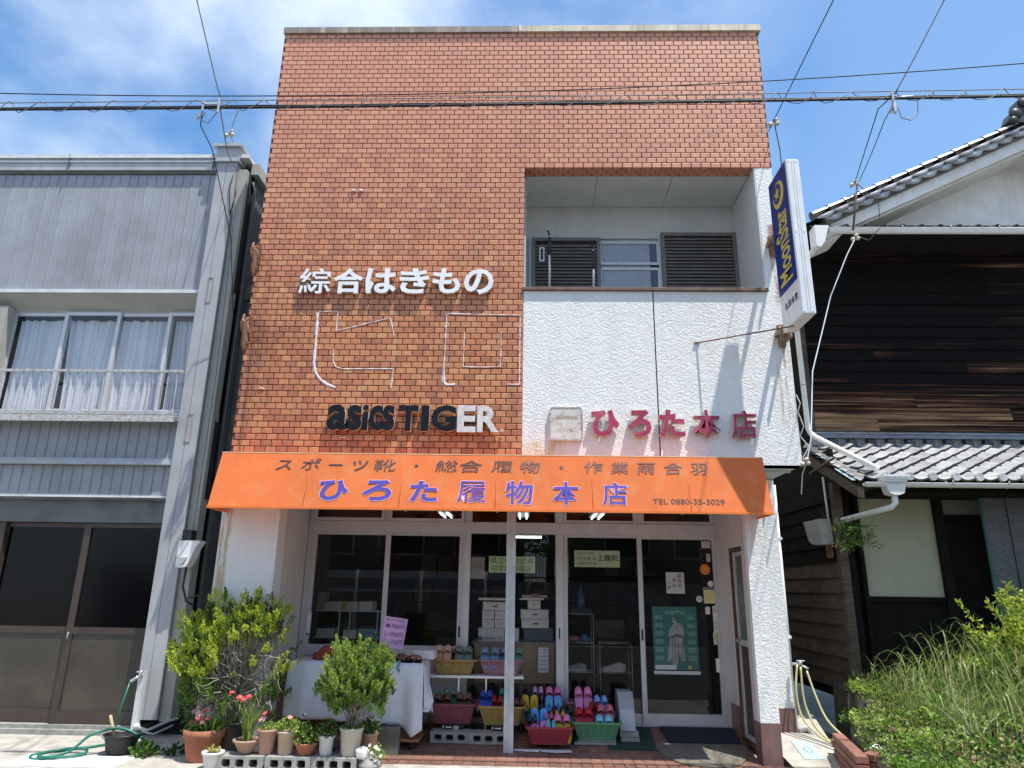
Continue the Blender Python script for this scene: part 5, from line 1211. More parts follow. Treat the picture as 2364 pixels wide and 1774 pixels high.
pair(2.87,2.98,.52,.68,'closed','teal','teal','teal closed slippers right by the steel column in the lower yellow basket',.25)
pair(3.03,3.13,.43,.62,'closed','brown','brown','brown closed slippers at the right end of the lower yellow basket',.4)
pair(3.10,3.27,.455,.73,'flip','yellow','yellow','yellow flip-flops at the left of the dark green basket',.3)
pair(3.22,3.33,.52,.84,'closed','lilac','lilac','pale lilac closed slippers at the back of the dark green basket',.2)
pair(3.27,3.37,.455,.78,'closed','black','black','black closed slippers between the yellow flip-flops and the blue flip-flops',.2)
pair(3.36,3.52,.525,.80,'closed','pink','pink','bright pink closed slippers at the back right of the dark green basket',.2)
pair(3.35,3.52,.455,.70,'flip','skyblue','aqua','sky blue flip-flops with pale straps in the dark green basket',.3)
pair(3.20,3.365,.375,.42,'flip','skyblue','skyblue','sky blue flip-flops standing in the deep red basket',.2)
pair(3.17,3.26,.325,.36,'closed','navy','navy','navy closed slippers at the far left of the deep red basket',.2)
pair(3.41,3.56,.385,.50,'closed','black','black','black closed slippers at the back right of the deep red basket',.2)
pair(3.44,3.54,.355,.45,'closed','gold','gold','gold closed slippers in front of the black pair in the deep red basket',.2)
pair(3.43,3.59,.330,.37,'closed','pink','pink','pink closed slippers behind the yellow flip-flops in the deep red basket',.2)
pair(3.20,3.37,.270,.30,'flip','pink','pink','pink flip-flops at the front left of the deep red basket',.25)
pair(3.44,3.60,.270,.30,'flip','yellow','yellow','yellow flip-flops at the front right of the deep red basket',.25)
pair(3.36,3.44,.285,.33,'flip','turq','turq','turquoise flip-flops in the middle of the deep red basket',.2)
pair(3.345,3.42,.34,.42,'closed','salmon','salmon','dull salmon slippers in the middle of the deep red basket',.2)
pair(3.66,3.83,.545,.66,'closed','pink','pink','tall pale pink closed slippers sticking up at the back of the green basket',.15,l=.26)
pair(3.86,3.985,.475,.62,'closed','ltblue','ltblue','cornflower blue slippers at the back right of the green basket',.25)
pair(3.80,3.90,.42,.56,'closed','darkred','darkred','dark red slippers in the middle of the green basket',.25)
pair(3.645,3.815,.385,.44,'closed','red','red','bright red closed slippers at the front left of the green basket',.2)
pair(3.875,4.035,.405,.52,'closed','salmon','salmon','salmon pink slippers at the right of the green basket',.2)
pair(3.845,4.02,.325,.40,'closed','aqua','aqua','light blue closed slippers at the front right of the green basket',.2)

# ---------------------------------------------------------------- shelf, blocks, odds
t=thing('metal_shelf','white metal shelf frame carrying the two upper slipper baskets','shelf',(2.6,.85,.1))
b=MB(); b.box(2.13,3.12,.735,.75,.612,.636); b.box(2.13,3.12,.95,.965,.612,.636); b.box(2.13,3.12,.75,.95,.628,.635); b.build('shelf_top',M['white'],t)
for x in (2.435,2.725,2.135,3.10):
    b=MB(); b.box(x-.008,x+.008,.742,.758,ZF(.75)+.002,.612); b.build('leg',M['white'] if 2.2<x<3 else M['black'],t)
def hollow_block(x,y,z,label,L_=.39,D=.19,H=.10,rz=0.,grp='hollow concrete blocks'):
    t=thing('concrete_block',label,'block',(x,y,z),grp,rz)
    mb=MB(); hs=.075; gap=(L_-3*hs)/4
    mb.box(-L_/2,L_/2,-D/2,D/2,0,.022); mb.box(-L_/2,L_/2,-D/2,D/2,H-.022,H)
    xx=-L_/2
    for k in range(4):
        a=xx+ (0 if k==0 else 0); w_=gap if k not in (0,3) else gap
        mb.box(xx,xx+w_,-D/2+.001*(k%2),D/2,.022,H-.022); xx+=gap+hs
    mb.box(-L_/2+gap,L_/2-gap,D/2-.02,D/2-.001,.022,H-.022)
    # chamfers in the corners of the holes
    xx=-L_/2+gap; c=.014
    for k in range(3):
        for (cx,sx_) in ((xx,1),(xx+hs,-1)):
            for (cz,sz_) in ((.022,1),(H-.022,-1)): mb.prism([(cx,cz),(cx+sx_*c,cz),(cx,cz+sz_*c)],-D/2+.002,D/2-.02)
        xx+=gap+hs
    mb.build('block_body',M['block'],t,local=True); return t
hollow_block(2.395,.475,ZF(.38)+.004,'hollow concrete block laid flat under the dull red basket',.385)
hollow_block(2.785,.46,ZF(.36)+.004,'hollow concrete block beside the foot of the steel column')
hollow_block(.685,-.47,0.0,'mossy hollow block at the left of the row under the flower pots',.40,.19,.108)
hollow_block(1.10,-.465,0.0,'mossy hollow block in the middle of the row under the flower pots',.39,.19,.108,.02)
hollow_block(1.50,-.46,0.0,'mossy hollow block at the right of the row under the flower pots',.39,.19,.108,-.03)
t=thing('concrete_block','upright grey concrete block standing beside the white cloth on the porch','block',(1.77,.12,.01))
b=MB(); b.box(1.59,1.945,.06,.075,.0,.25); b.box(1.59,1.945,.15,.165,.01,.25)
for k in range(4): x=1.59+k*.1117; b.box(x,x+.02,.075,.15,.01,.249)
b.build('block_body',pm('dark_weathered_block',(.15,.145,.125),.95,.22,9,.003,70,dirt=((.08,.085,.06),.6,5)),t)
b=MB(); b.bbox(3.63,4.04,.40,.62,.062,.085,.004); b.bbox(3.66,4.04,.41,.63,.087,.112,.004); tag(b.build('concrete_slab',M['block']),'flat grey concrete slabs under the green basket','slab')
# printed carton pieces under the lower baskets
for x0,x1,y,lb in ((2.30,2.52,.50,'dark printed carton showing under the dull red basket'),(2.80,2.95,.48,'dark carton with pink print under the lower yellow basket')):
    b=MB(); b.box(x0,x1,y,y+.25,.165,.195); b.box(x0+.01,x0+.02,y-.003,y,.17,.192,1); b.box(x0+.12,x0+.17,y-.004,y,.14,.193,2); b.box(x0+.04,x0+.10,y-.003,y,.175,.185,1); tag(b.build('carton',[M['black'],M['white'],M['wood']]),lb,'carton')
b=MB()
b.add([(3.03,.22,.035),(3.28,.19,.034),(3.30,.22,.05),(3.04,.26,.044),(3.03,.22,.045),(3.28,.19,.045)],[[0,1,5,4],[4,5,2,3]]); tag(b.build('folded_paper',pm('pink_white_paper',(.66,.58,.60),.8,.2,18)),'folded pink and white paper lying on the tiles in front of the deep red basket','paper')
b=MB(); b.add([(3.30,.20,.036),(3.44,.17,.034),(3.60,.19,.038),(3.58,.23,.05),(3.42,.24,.045),(3.29,.23,.047)],[[0,1,4,5],[1,2,3,4]]); tag(b.build('plastic_bag',pm('clear_white_plastic',(.62,.62,.63),.3,.1,18)),'crumpled white plastic under the front edge of the deep red basket','bag')
b=MB(); b.lathe([(0,.0),(.028,.0),(.026,.006),(0,.008)],0,0,10,sx=1.4,sy=.6); o=b.build('stone_chip',M['white']); o.location=(4.55,.47,.072); tag(o,'small white flat stone at the left end of the navy mat','stone')
# grey machine (foot massager like casing) on a concrete foot
t=thing('grey_machine','grey sloping-topped casing on stacked concrete feet right of the green basket','casing',(4.17,.6,.08))
b=MB(); b.prismx([(.50,.175),(.54,.37),(.66,.52),(.86,.52),(.88,.175)],4.095,4.25); b.build('casing_body',pm('grey_casing',(.27,.30,.33),.5,.1,7),t)
b=MB(); b.prismx([(.494,.18),(.534,.372),(.541,.370),(.505,.18)],4.10,4.245); b.build('front_panel',pm('lighter_grey_casing',(.36,.39,.43),.45,.08,7),t)
b=MB(); b.bbox(4.10,4.29,.50,.80,.078,.118,.004); b.bbox(4.09,4.28,.51,.82,.12,.172,.004); b.build('concrete_foot',M['block'],t)

# ---------------------------------------------------------------- table with cloth and goods
tb=thing('display_table','low wooden display cart with castors under the white cloth','table',(1.45,.4,.05))
b=MB(); b.box(.85,2.10,.16,.62,.76,.79); b.build('table_top',M['wood'],tb)
for x in (.88,2.06):
    for y in (.2,.58):
        b=MB(); b.box(x-.02,x+.02,y-.02,y+.02,.12,.76); b.build('leg',M['oldwood'],tb)
b=MB(); b.box(.9,2.12,.18,.60,.10,.125); b.build('lower_board',pm('orange_brown_board',(.36,.17,.07),.6,.15,5),tb)
for x in (2.05,1.2):
    b=MB(); b.tube([(x-.012,.22,.055),(x+.012,.22,.055)],.03,12); b.box(x-.016,x+.016,.205,.235,.06,.10); b.build('castor',M['black'],tb)
cl=MB(); nx=96; nz=18
def fold(x,u): # u: 0 top .. 1 hem
    return -.030*u*sin(x*15+1.2*sin(x*4))-.016*u*sin(x*37+2)-.028*u*math.exp(-((x-1.02)/.12)**2)+.022*u*math.exp(-((x-1.18)/.07)**2)-.05*u*math.exp(-((x-2.08)/.10)**2)
def hem(x):
    if x<1.0: return .31
    if x<1.9: return .30-.05*(x-1)/.9
    return .25-.09*min(1,(x-1.9)/.14)+ (.06*((x-2.04)/.1) if x>2.04 else 0)
vs=[]
for j in range(nz+1):
    u=j/nz
    for i in range(nx+1):
        x=.80+1.34*i/nx; z=.805-(.805-hem(x))*u; xx=x+ (.02*u if x>1.9 else 0)-(.02*u if x<1.0 else 0)
        diag=.012*u*sin((x*9-u*6))*(1 if x<1.35 else .25)
        vs.append((xx,.145+fold(x,u)+diag-.012*sin(u*pi),z+(.006*sin(x*9)*(1-u))))
cl.add(vs,[[j*(nx+1)+i,j*(nx+1)+i+1,(j+1)*(nx+1)+i+1,(j+1)*(nx+1)+i] for j in range(nz) for i in range(nx)],0,True)
# top surface
tp=[]
for j in range(5):
    for i in range(nx+1):
        x=.80+1.34*i/nx; y=.145+.5*j/4; tp.append((x,y,.805+(.006*sin(x*9))*(1 if j==0 else .6)+.004*sin(y*20+x*7)*(j>0)))
cl.add(tp,[[j*(nx+1)+i,j*(nx+1)+i+1,(j+1)*(nx+1)+i+1,(j+1)*(nx+1)+i] for j in range(4) for i in range(nx)],0,True)
# right side and hanging corner
sd_=[]
for j in range(9):
    u=j/8
    for i in range(7):
        v_=i/6; y=.145+.48*v_; sd_.append((2.14+.02*u+.08*u*sin(v_*pi)*(.5+.5*sin(v_*5)),y,.805-u*(.40+.16*v_)))
cl.add(sd_,[[j*7+i,j*7+i+1,(j+1)*7+i+1,(j+1)*7+i] for j in range(8) for i in range(6)],0,True)
cl.add([(2.15,.15,.56),(2.245,.22,.46),(2.20,.22,.36),(2.15,.16,.37),(2.19,.30,.60)],[[0,3,2,1],[0,1,4]],0)
clo=cl.build('tablecloth',pm('white_cotton_cloth',(.66,.69,.74),.9,.04,4,.0006,120,trans=.12)); tag(clo,'white cloth draped over the display table in front of the shop','tablecloth')
md=clo.modifiers.new('thick','SOLIDIFY'); md.thickness=.003
b=MB(); b.box(.70,.80,.20,.23,.35,.80); b.box(.695,.805,.195,.235,.30,.35); tag(b.build('brown_board',pm('maroon_board',(.13,.075,.075),.6,.12,6)),'maroon-brown board standing between the bush and the white cloth','board')
b=MB(); b.add([(.50,.26,.80),(.69,.24,.80),(.70,.22,.36),(.50,.24,.33)],[[0,1,2,3]]); tag(b.build('cloth_scrap',pm('blue_white_cloth',(.56,.60,.66),.9,.06,5)),'bluish white cloth strip hanging left of the maroon-brown board','cloth')
# goods on the table
t=thing('foam_box','white foam box tray at the back right of the display table','box',(2.02,.5,.81))
b=MB(); b.bbox(1.86,2.20,.46,.72,.812,.90,.01); b.build('foam_tray',pm('greyish_white_foam',(.60,.58,.56),.8,.07,12),t)
b=MB(); b.box(1.93,1.985,.455,.46,.875,.892); b.build('tray_label',M['wood'],t)
def lump(mb,cx,cy,cz,rx,ry,rz_,m=0,seed=0,n=12):
    r_=random.Random(seed); vs=[]; k=8
    for j in range(k+1):
        ph=pi*j/k
        for i in range(n): a=2*pi*i/n; q=1+.14*sin(3*a+seed)+.1*sin(5*ph+seed*2)+r_.uniform(-.05,.05); vs.append((cx+rx*q*sin(ph)*cos(a),cy+ry*q*sin(ph)*sin(a),cz+rz_*q*cos(ph)))
    mb.add(vs,[[j*n+i,j*n+(i+1)%n,(j+1)*n+(i+1)%n,(j+1)*n+i] for j in range(k) for i in range(n)],m,True)
b=MB(); lump(b,1.13,.40,.855,.13,.10,.075,0,3); lump(b,1.04,.36,.835,.07,.06,.04,0,5); lump(b,1.2,.36,.83,.09,.07,.035,0,9); tag(b.build('red_bundle',pm('brick_red_cloth',(.25,.045,.028),.9,.25,18)),'brick red cloth bundle on the left of the display table','bundle')
b=MB(); lump(b,1.58,.42,.86,.06,.05,.05,0,13); tag(b.build('dark_red_bundle',pm('dark_red_felt',(.15,.025,.018),.9,.2,18)),'dark red bundle just left of the foot of the pink price card','bundle')
sandm=pm('brown_leather',(.22,.075,.035),.5,.2,18)
for k,(x,y,rz_) in enumerate(((1.78,.30,.4),(1.86,.40,-.5),(1.93,.28,.9),(1.99,.34,-.2),(2.06,.27,.3))):
    t=thing('sandal','brown leather sandal on the display table, '+['behind the round bush','nearest the foam box','third from the left','fourth from the left','rightmost, at the table corner'][k],'sandal',(x,y,.812),'brown sandals on the table',rz_)
    b=MB(); b.prismz([(px,pz-.1) for px,pz in outline(.075,.2)],0,.014); b.build('sole',M['darkwood'],t,local=True)
    b=MB()
    for q in (.03,-.02): b.tube(smooth([(-.036,q,.01),(-.028,q+.01,.04),(0,q+.015,.052),(.028,q+.01,.04),(.036,q,.01)],3),.010,6)
    b.build('strap',sandm,t,local=True)
b=MB(); b.tube(smooth([(1.895,.135,.80),(1.885,.13,.77),(1.90,.13,.745),(1.90,.14,.73)],3),[.010]*10,6); b.add([(1.875,.13,.83),(1.915,.13,.835),(1.905,.13,.79)],[[0,1,2]]); tag(b.build('cloth_clip',pm('teal_clip',(.10,.22,.27),.5,.1,9)),'small teal clip holding the white cloth near its right end','clip')
t=thing('dry_leaf_tuft','','',(2.13,.2,.82)); b=MB()
for k in range(9):
    a=RND.uniform(-1,1); b.tube([(2.13,.16,.79),(2.13+.05*a,.14,.80+RND.uniform(-.06,.05))],[.004,.001],4)
b.build('straw',pm('straw_yellow',(.45,.36,.15),.8,.2,9),t); tag(t,'small tuft of yellow straw at the right corner of the table cloth','straw tuft')
# pink price card
note(1.665,1.905,.925,1.225,.36,(.62,.36,.56),'tilted pink card with handwritten sizes and prices above the display table','price_card','price card',.13,
  lines=(('おすすめ品',.10,.90,.86,.96,0),('M-980円',.12,.95,.62,.80,.008),('L-1000円',.12,.92,.36,.54,.008),('LL-1100円',.06,.94,.12,.30,.008)),ink=(.12,.05,.16))
b=MB(); b.tube([(1.77,.37,.80),(1.78,.37,1.0)],.006,6); tag(b.build('card_stick',M['wood']),'thin stick that holds up the pink price card','stick')

# ---------------------------------------------------------------- display window goods behind glass
cab=thing('cardboard_counter','tan cardboard-faced counter in the window behind the steel column','counter',(3.03,1.3,.15))
b=MB(); b.box(2.56,3.46,1.15,1.6,.52,.925); b.build('counter_front',pm('tan_cardboard',(.27,.18,.10),.8,.08,4),cab)
b=MB(); b.box(2.54,3.475,1.13,1.62,.93,.95); b.build('counter_top',pm('greyish_board',(.24,.22,.20),.7,.1,4),cab)
b=MB(); b.box(3.085,3.09,1.146,1.15,.53,.92); b.build('counter_seam',M['darkwood'],cab)
b=MB(); b.box(2.6,3.46,1.2,1.6,.15,.52); b.build('counter_base',pm('dim_brown_base',(.06,.045,.035),.8,.2,4),cab)
note(3.28,3.395,.64,.90,1.10,(.62,.60,.66),'narrow white handwritten price list on the cardboard counter',lines=(('5-19000',.1,.9,.86,.94,0),('入荷中',.15,.85,.74,.82,0),('Y800円',.1,.9,.60,.69,0),('3.000円',.1,.9,.42,.52,0),('900円',.15,.85,.27,.35,0),('3.900円',.1,.9,.08,.18,0)),ink=(.04,.05,.18))
bw=pm('white_shoebox',(.56,.53,.52),.6,.05,9); bn=pm('slate_blue_shoebox',(.055,.075,.105),.6,.1,9)
def sbox(x0,x1,z0,z1,y,dp,m_,label,logo=None):
    t=thing('shoe_box',label,'shoe box',((x0+x1)/2,y,z0),'shoe boxes stacked in the window')
    b=MB(); b.bbox(x0,x1,y,y+dp,z0,z1-.02 if (z1-z0)>.05 else z1,.002); b.build('box_base',m_,t)
    if z1-z0>.05:
        b=MB(); b.bbox(x0-.003,x1+.003,y-.003,y+dp+.003,z1-.0195,z1,.002); b.build('box_lid',m_,t)
    if logo:
        b=MB(); c,zc=(x0+x1)/2,(z0+z1)/2
        if logo=='bar': b.prism([(c-.04,zc-.004),(c-.01,zc+.008),(c+.035,zc+.009),(c+.03,zc-.01),(c-.01,zc-.009)],y-.005,y-.0035)
        elif logo=='ring': b.tube([(c+.012*cos(a),y-.004,zc+.008*sin(a)) for a in [k*pi/5 for k in range(11)]],.0016,4)
        else: place(b,logo,lambda x,z,d:(x,y-.0045,z),x0+.06,x1-.03,z0+.02,z0+.05,.02,0,0,cell=False); b.box(x0+.004,x0+.05,y-.0045,y-.0035,z0+.01,z0+.05)
        b.build('box_print',pm('box_print_ink',(.10,.10,.12),.6,.2,9),t)
sbox(2.60,2.895,.952,1.09,1.16,.3,bw,'wide white shoe box with black brand print at the bottom of the left stack','asics ⊃')
sbox(2.90,3.06,.952,1.09,1.17,.3,bw,'white shoe box with dark swoosh print half behind the steel column','bar')
sbox(2.64,2.775,1.093,1.183,1.17,.3,bw,'small white shoe box lower left of the left stack','ring')
sbox(2.785,2.915,1.093,1.183,1.17,.3,bw,'small white shoe box lower right of the left stack','ring')
sbox(2.64,2.775,1.187,1.277,1.17,.3,bw,'small white shoe box second row left of the left stack','ring')
sbox(2.785,2.915,1.187,1.277,1.17,.3,bw,'small white shoe box second row right of the left stack','ring')
sbox(2.645,2.92,1.282,1.375,1.17,.3,bw,'long white shoe box on top of the left stack','bar')
sbox(2.59,2.91,1.395,1.42,1.15,.25,bw,'thin white lid laid across the top of the left stack')
sbox(3.115,3.45,.952,1.095,1.17,.3,bn,'slate blue shoe boxes at the bottom of the right stack')
sbox(3.09,3.40,1.10,1.195,1.16,.3,bw,'white shoe box with black mark, lower one of the right stack','bar')
sbox(3.08,3.395,1.20,1.298,1.16,.3,bw,'white shoe box with black mark, upper one of the right stack','bar')
sbox(3.16,3.305,1.305,1.40,1.17,.3,bw,'small white shoe box on end on top of the right stack','ring')
def shoe(x,y,z,L_,mt,label,flip=1,h=.075):
    t=thing('sneaker',label,'shoe',(x,y,z))
    b=MB(); n=12; vs=[]
    pr=[(0,.10,1.0),(.08,.62,1.05),(.2,.80,1.30),(.34,.86,1.25),(.5,.95,1.0),(.7,1.0,.72),(.85,.92,.55),(.95,.66,.42),(1,.15,.25)]
    for u,w_,hh in pr:
        for k in range(n):
            a=2*pi*k/n; vs.append((flip*(u-.5)*L_,.048*w_*cos(a),.02+max(-.004,h*.75*hh*(sin(a)))))
    m_=len(pr); b.add(vs,[[j*n+i,j*n+(i+1)%n,(j+1)*n+(i+1)%n,(j+1)*n+i] for j in range(m_-1) for i in range(n)]+[list(range(n)),[(m_-1)*n+i for i in range(n)]],0,True); b.build('upper',mt,t,local=True)
    b=MB(); b.prismz([(flip*(pz-L_/2),px) for px,pz in outline(.1,L_)],0,.024); b.build('sole',bw,t,local=True); return t
shoe(3.24,1.3,1.432,.30,pm('black_pink_shoe',(.03,.03,.035),.7,.3,20),'black running shoe with pink patch on top of the right stack of boxes',-1,.06)
b=MB(); b.prism([(3.06,1.405),(3.09,1.428),(3.34,1.428),(3.345,1.408)],1.15,1.35); b.prism([(3.20,1.43),(3.205,1.47),(3.30,1.465),(3.30,1.44)],1.225,1.25,1); tag(b.build('shoe_rest',[bw,pm('pink_patch',(.45,.25,.27),.7,.1,9)]),'white shoe sole shaped board under the black running shoe','shoe rest')
b=MB()
for k in range(26):
    a=2*pi*k/26; lump(b,3.27+.11*cos(a),1.42,1.54+.085*sin(a),.035,.03,.035,0,k,6)
lump(b,3.24,1.40,1.63,.05,.02,.02,1,4,6); tag(b.build('wreath',[M['black'],pm('deep_red_ribbon',(.12,.01,.015),.8,.2,9)]),'dark wreath with a red ribbon standing above the right stack of boxes','wreath')
# wire racks
rk=pm('chrome_rack_wire',(.45,.43,.40),.35,.1,9,metal=.6)
def rack(x0,x1,y0,y1,z0,z1,lev,label):
    t=thing('wire_rack',label,'rack',((x0+x1)/2,(y0+y1)/2,z0))
    for x in (x0,x1):
        for y in (y0,y1): MB().tube([(x,y,z0),(x,y,z1)],.006,6).build('upright',rk,t)
    for z in lev:
        b=MB()
        for a_,b_ in (((x0,y0),(x1,y0)),((x1,y0),(x1,y1)),((x1,y1),(x0,y1)),((x0,y1),(x0,y0))): b.tube([(*a_,z),(*b_,z)],.006,6)
        b.add([(x0,y0,z-.003),(x1,y0,z-.003),(x1,y1,z-.003),(x0,y1,z-.003)],[[0,1,2,3]]); b.build('shelf_level',[rk],t)
rack(3.60,3.93,1.45,1.75,.15,1.25,(1.25,.93,.61),'taller chrome wire rack just inside the left sliding door')
rack(4.00,4.37,1.45,1.75,.15,.93,(.93,.61),'lower chrome wire rack with a cream sneaker, inside the left sliding door')
shoe(4.165,1.55,.615,.28,pm('cream_shoe',(.50,.45,.38),.7,.08,12),'cream sneaker on the lower shelf of the lower chrome rack',-1,.085)
shoe(3.72,1.55,.615,.26,pm('grey_white_shoe',(.30,.30,.29),.7,.1,12),'grey and white sneaker on the lowest level of the taller chrome rack',-1,.07)
b=MB(); lump(b,3.70,1.55,.965,.07,.05,.035,0,2); lump(b,3.83,1.55,.97,.05,.05,.045,1,6); lump(b,3.88,1.52,.96,.035,.03,.03,1,7); tag(b.build('baby_shoes',[pm('dim_pink_knit',(.32,.13,.17),.8,.1,9),pm('dim_blue_knit',(.10,.20,.38),.8,.1,9)]),'pink and blue small soft shoes on the middle level of the taller rack','baby shoes')
b=MB(); b.lathe([(0,1.30),(.05,1.30),(.052,1.44),(.03,1.50),(.014,1.53),(.014,1.58),(0,1.58)],3.80,1.6,14); o=b.build('blue_bottle',pm('dark_blue_bottle',(.03,.08,.20),.3,.3,16)); tag(o,'slim dark blue bottle standing on a box above the taller rack','bottle')
b=MB(); b.box(3.68,3.92,1.5,1.75,1.253,1.298); tag(b.build('dark_box',M['black']),'flat dark box under the blue bottle on the taller rack','box')
b=MB(); b.bbox(3.98,4.34,1.85,1.88,.95,1.17,.004); tag(b.build('brown_back_panel',pm('dim_brown_panel',(.07,.06,.055),.8,.15,6)),'dim brown panel behind the lower chrome rack','panel')  # plain brown panel standing behind the lower rack
# left window shelf with boxes
t=thing('window_shelf','thin two-level metal shelf with small boxes behind the far left window','shelf',(.97,1.6,.9))
for z in (.935,1.235): b=MB(); b.box(.62,1.40,1.45,1.75,z,z+.01); b.build('shelf_board',M['galv'],t)
for x in (.63,.925,1.05,1.38): b=MB(); b.box(x-.006,x+.006,1.455,1.467,.86,1.235); b.build('shelf_upright',M['galv'],t)
cols=[(.22,.19,.18),(.42,.38,.35),(.40,.20,.08),(.44,.42,.38),(.46,.45,.42),(.40,.40,.38),(.46,.45,.42),(.18,.32,.33)]
for k,(x0,x1,z0,z1,lb) in enumerate(((.64,.72,1.246,1.45,'tall dim grey-brown box at the left of the upper level'),(.73,.94,1.246,1.345,'wide beige box on the upper level'),(.945,.985,1.246,1.345,'narrow orange-brown box on the upper level'),(.99,1.13,1.246,1.345,'white tilted box in the middle of the upper level'),(1.145,1.31,1.246,1.35,'white box at the right of the upper level'),(.66,.87,.946,1.04,'pale open box at the left of the lower level'),(.98,1.14,.946,1.03,'white open box in the middle of the lower level'),(1.16,1.36,.946,1.045,'teal open box at the right of the lower level'))):
    b=MB(); b.bbox(x0,x1,1.46,1.7,z0,z1,.003); tag(b.build('small_box',pm('small_box_card',cols[k],.7,.08,9)),lb+' of the left window shelf','box','small boxes on the left window shelf')
    if k>4:
        b=MB(); 
        for q in range(4): lump(b,x0+.03+q*(x1-x0-.06)/3,1.5,z1+.012,.03,.03,.022,0,q+k*5,6)
        tag(b.build('soft_goods',pm('dim_dark_goods',(.05,.045,.05),.8,.4,20)),'dark soft goods heaped in the '+['pale open box','white open box','teal open box'][k-5]+' on the window shelf','goods')
# back-of-shop racks with boxes, dim
for k,(x0,x1,y,lb) in enumerate(((.9,2.2,3.6,'left'),(2.5,4.0,5.6,'middle'),(4.3,5.25,3.4,'right'))):
    t=thing('stock_rack','dim stock rack full of boxes deep inside the shop, the '+lb+' one','rack',((x0+x1)/2,y,.15),'stock racks inside the shop')
    for z in (.5,.9,1.3,1.7): b=MB(); b.box(x0,x1,y,y+.4,z,z+.02); b.build('shelf_board',M['darkwood'],t)
    for z in (.52,.92,1.32,1.72):
        x=x0+.02
        while x<x1-.2:
            w_=RND.uniform(.12,.3); h=RND.uniform(.1,.3); c=RND.choice([(.07,.065,.06),(.025,.025,.03),(.05,.02,.015),(.015,.025,.045),(.09,.085,.08)])
            key='stock_%d'%int(c[0]*100)
            if key not in M: M[key]=pm(key+'_card',c,.7,.1,9)
            b=MB(); b.box(x,x+w_,y+.02,y+.35,z,z+h); b.build('stock_box',M[key],t); x+=w_+RND.uniform(.01,.05)
# ---------------------------------------------------------------- plants
def leafmat(n,c,tr=.45,var=.35): return pm(n,c,.45,var,35,trans=tr,spec=.35)
M['leaf_yg']=leafmat('yellow_green_leaf',(.52,.60,.08)); M['leaf_g']=leafmat('mid_green_leaf',(.17,.30,.045)); M['leaf_d']=leafmat('deep_green_leaf',(.045,.095,.022)); M['leaf_grass']=leafmat('grass_blade',(.17,.235,.085)); M['leaf_dry']=leafmat('dry_grass',(.34,.27,.13),.2)
M['leaf_pale']=leafmat('pale_leaf',(.34,.46,.10)); M['twig']=pm('grey_twig',(.24,.21,.18),.9,.3,30); M['terra']=pm('terracotta',(.33,.12,.065),.8,.15,7,.001,50,dirt=((.42,.30,.24),.4,9)); M['fpink']=leafmat('coral_petal',(.72,.12,.12),.3,.15); M['fpink2']=leafmat('pale_pink_petal',(.75,.33,.36),.3,.15); M['fpurple']=leafmat('dark_purple_petal',(.03,.01,.05),.1,.1)
def leaf(mb,p,d,up,L_,w,m=0,fold_=.25,rd=RND):
    """pointed leaf: 2 quads folded on the midrib"""
    d=d.normalized(); s_=d.cross(up); s_=s_.normalized() if s_.length>1e-4 else d.orthogonal().normalized(); n=s_.cross(d)
    a=p; b=p+d*L_; c=p+d*L_*.5+s_*w*.5+n*w*fold_; e=p+d*L_*.5-s_*w*.5+n*w*fold_
    mb.add([a,c,b,e],[[0,1,2],[0,2,3]],m)
def rv(r_=RND): 
    while True:
        v=Vector((r_.uniform(-1,1),r_.uniform(-1,1),r_.uniform(-1,1)))
        if .05<v.length<1: return v.normalized()
def spray(mb,p,d,n,L_,ls,m,r_=RND):
    """flat upright fan spray like an arborvitae branchlet"""
    d=d.normalized(); s_=d.cross(rv(r_)).normalized()
    for k in range(n):
        u=(k+.5)/n; q=p+d*L_*u+s_*(r_.uniform(-1,1)*L_*.42*(1-u*.6))+rv(r_)*L_*.06
        dd=(d+s_*r_.uniform(-.9,.9)+rv(r_)*.45); leaf(mb,q,dd,rv(r_),ls*r_.uniform(.7,1.3),ls*.55,m)
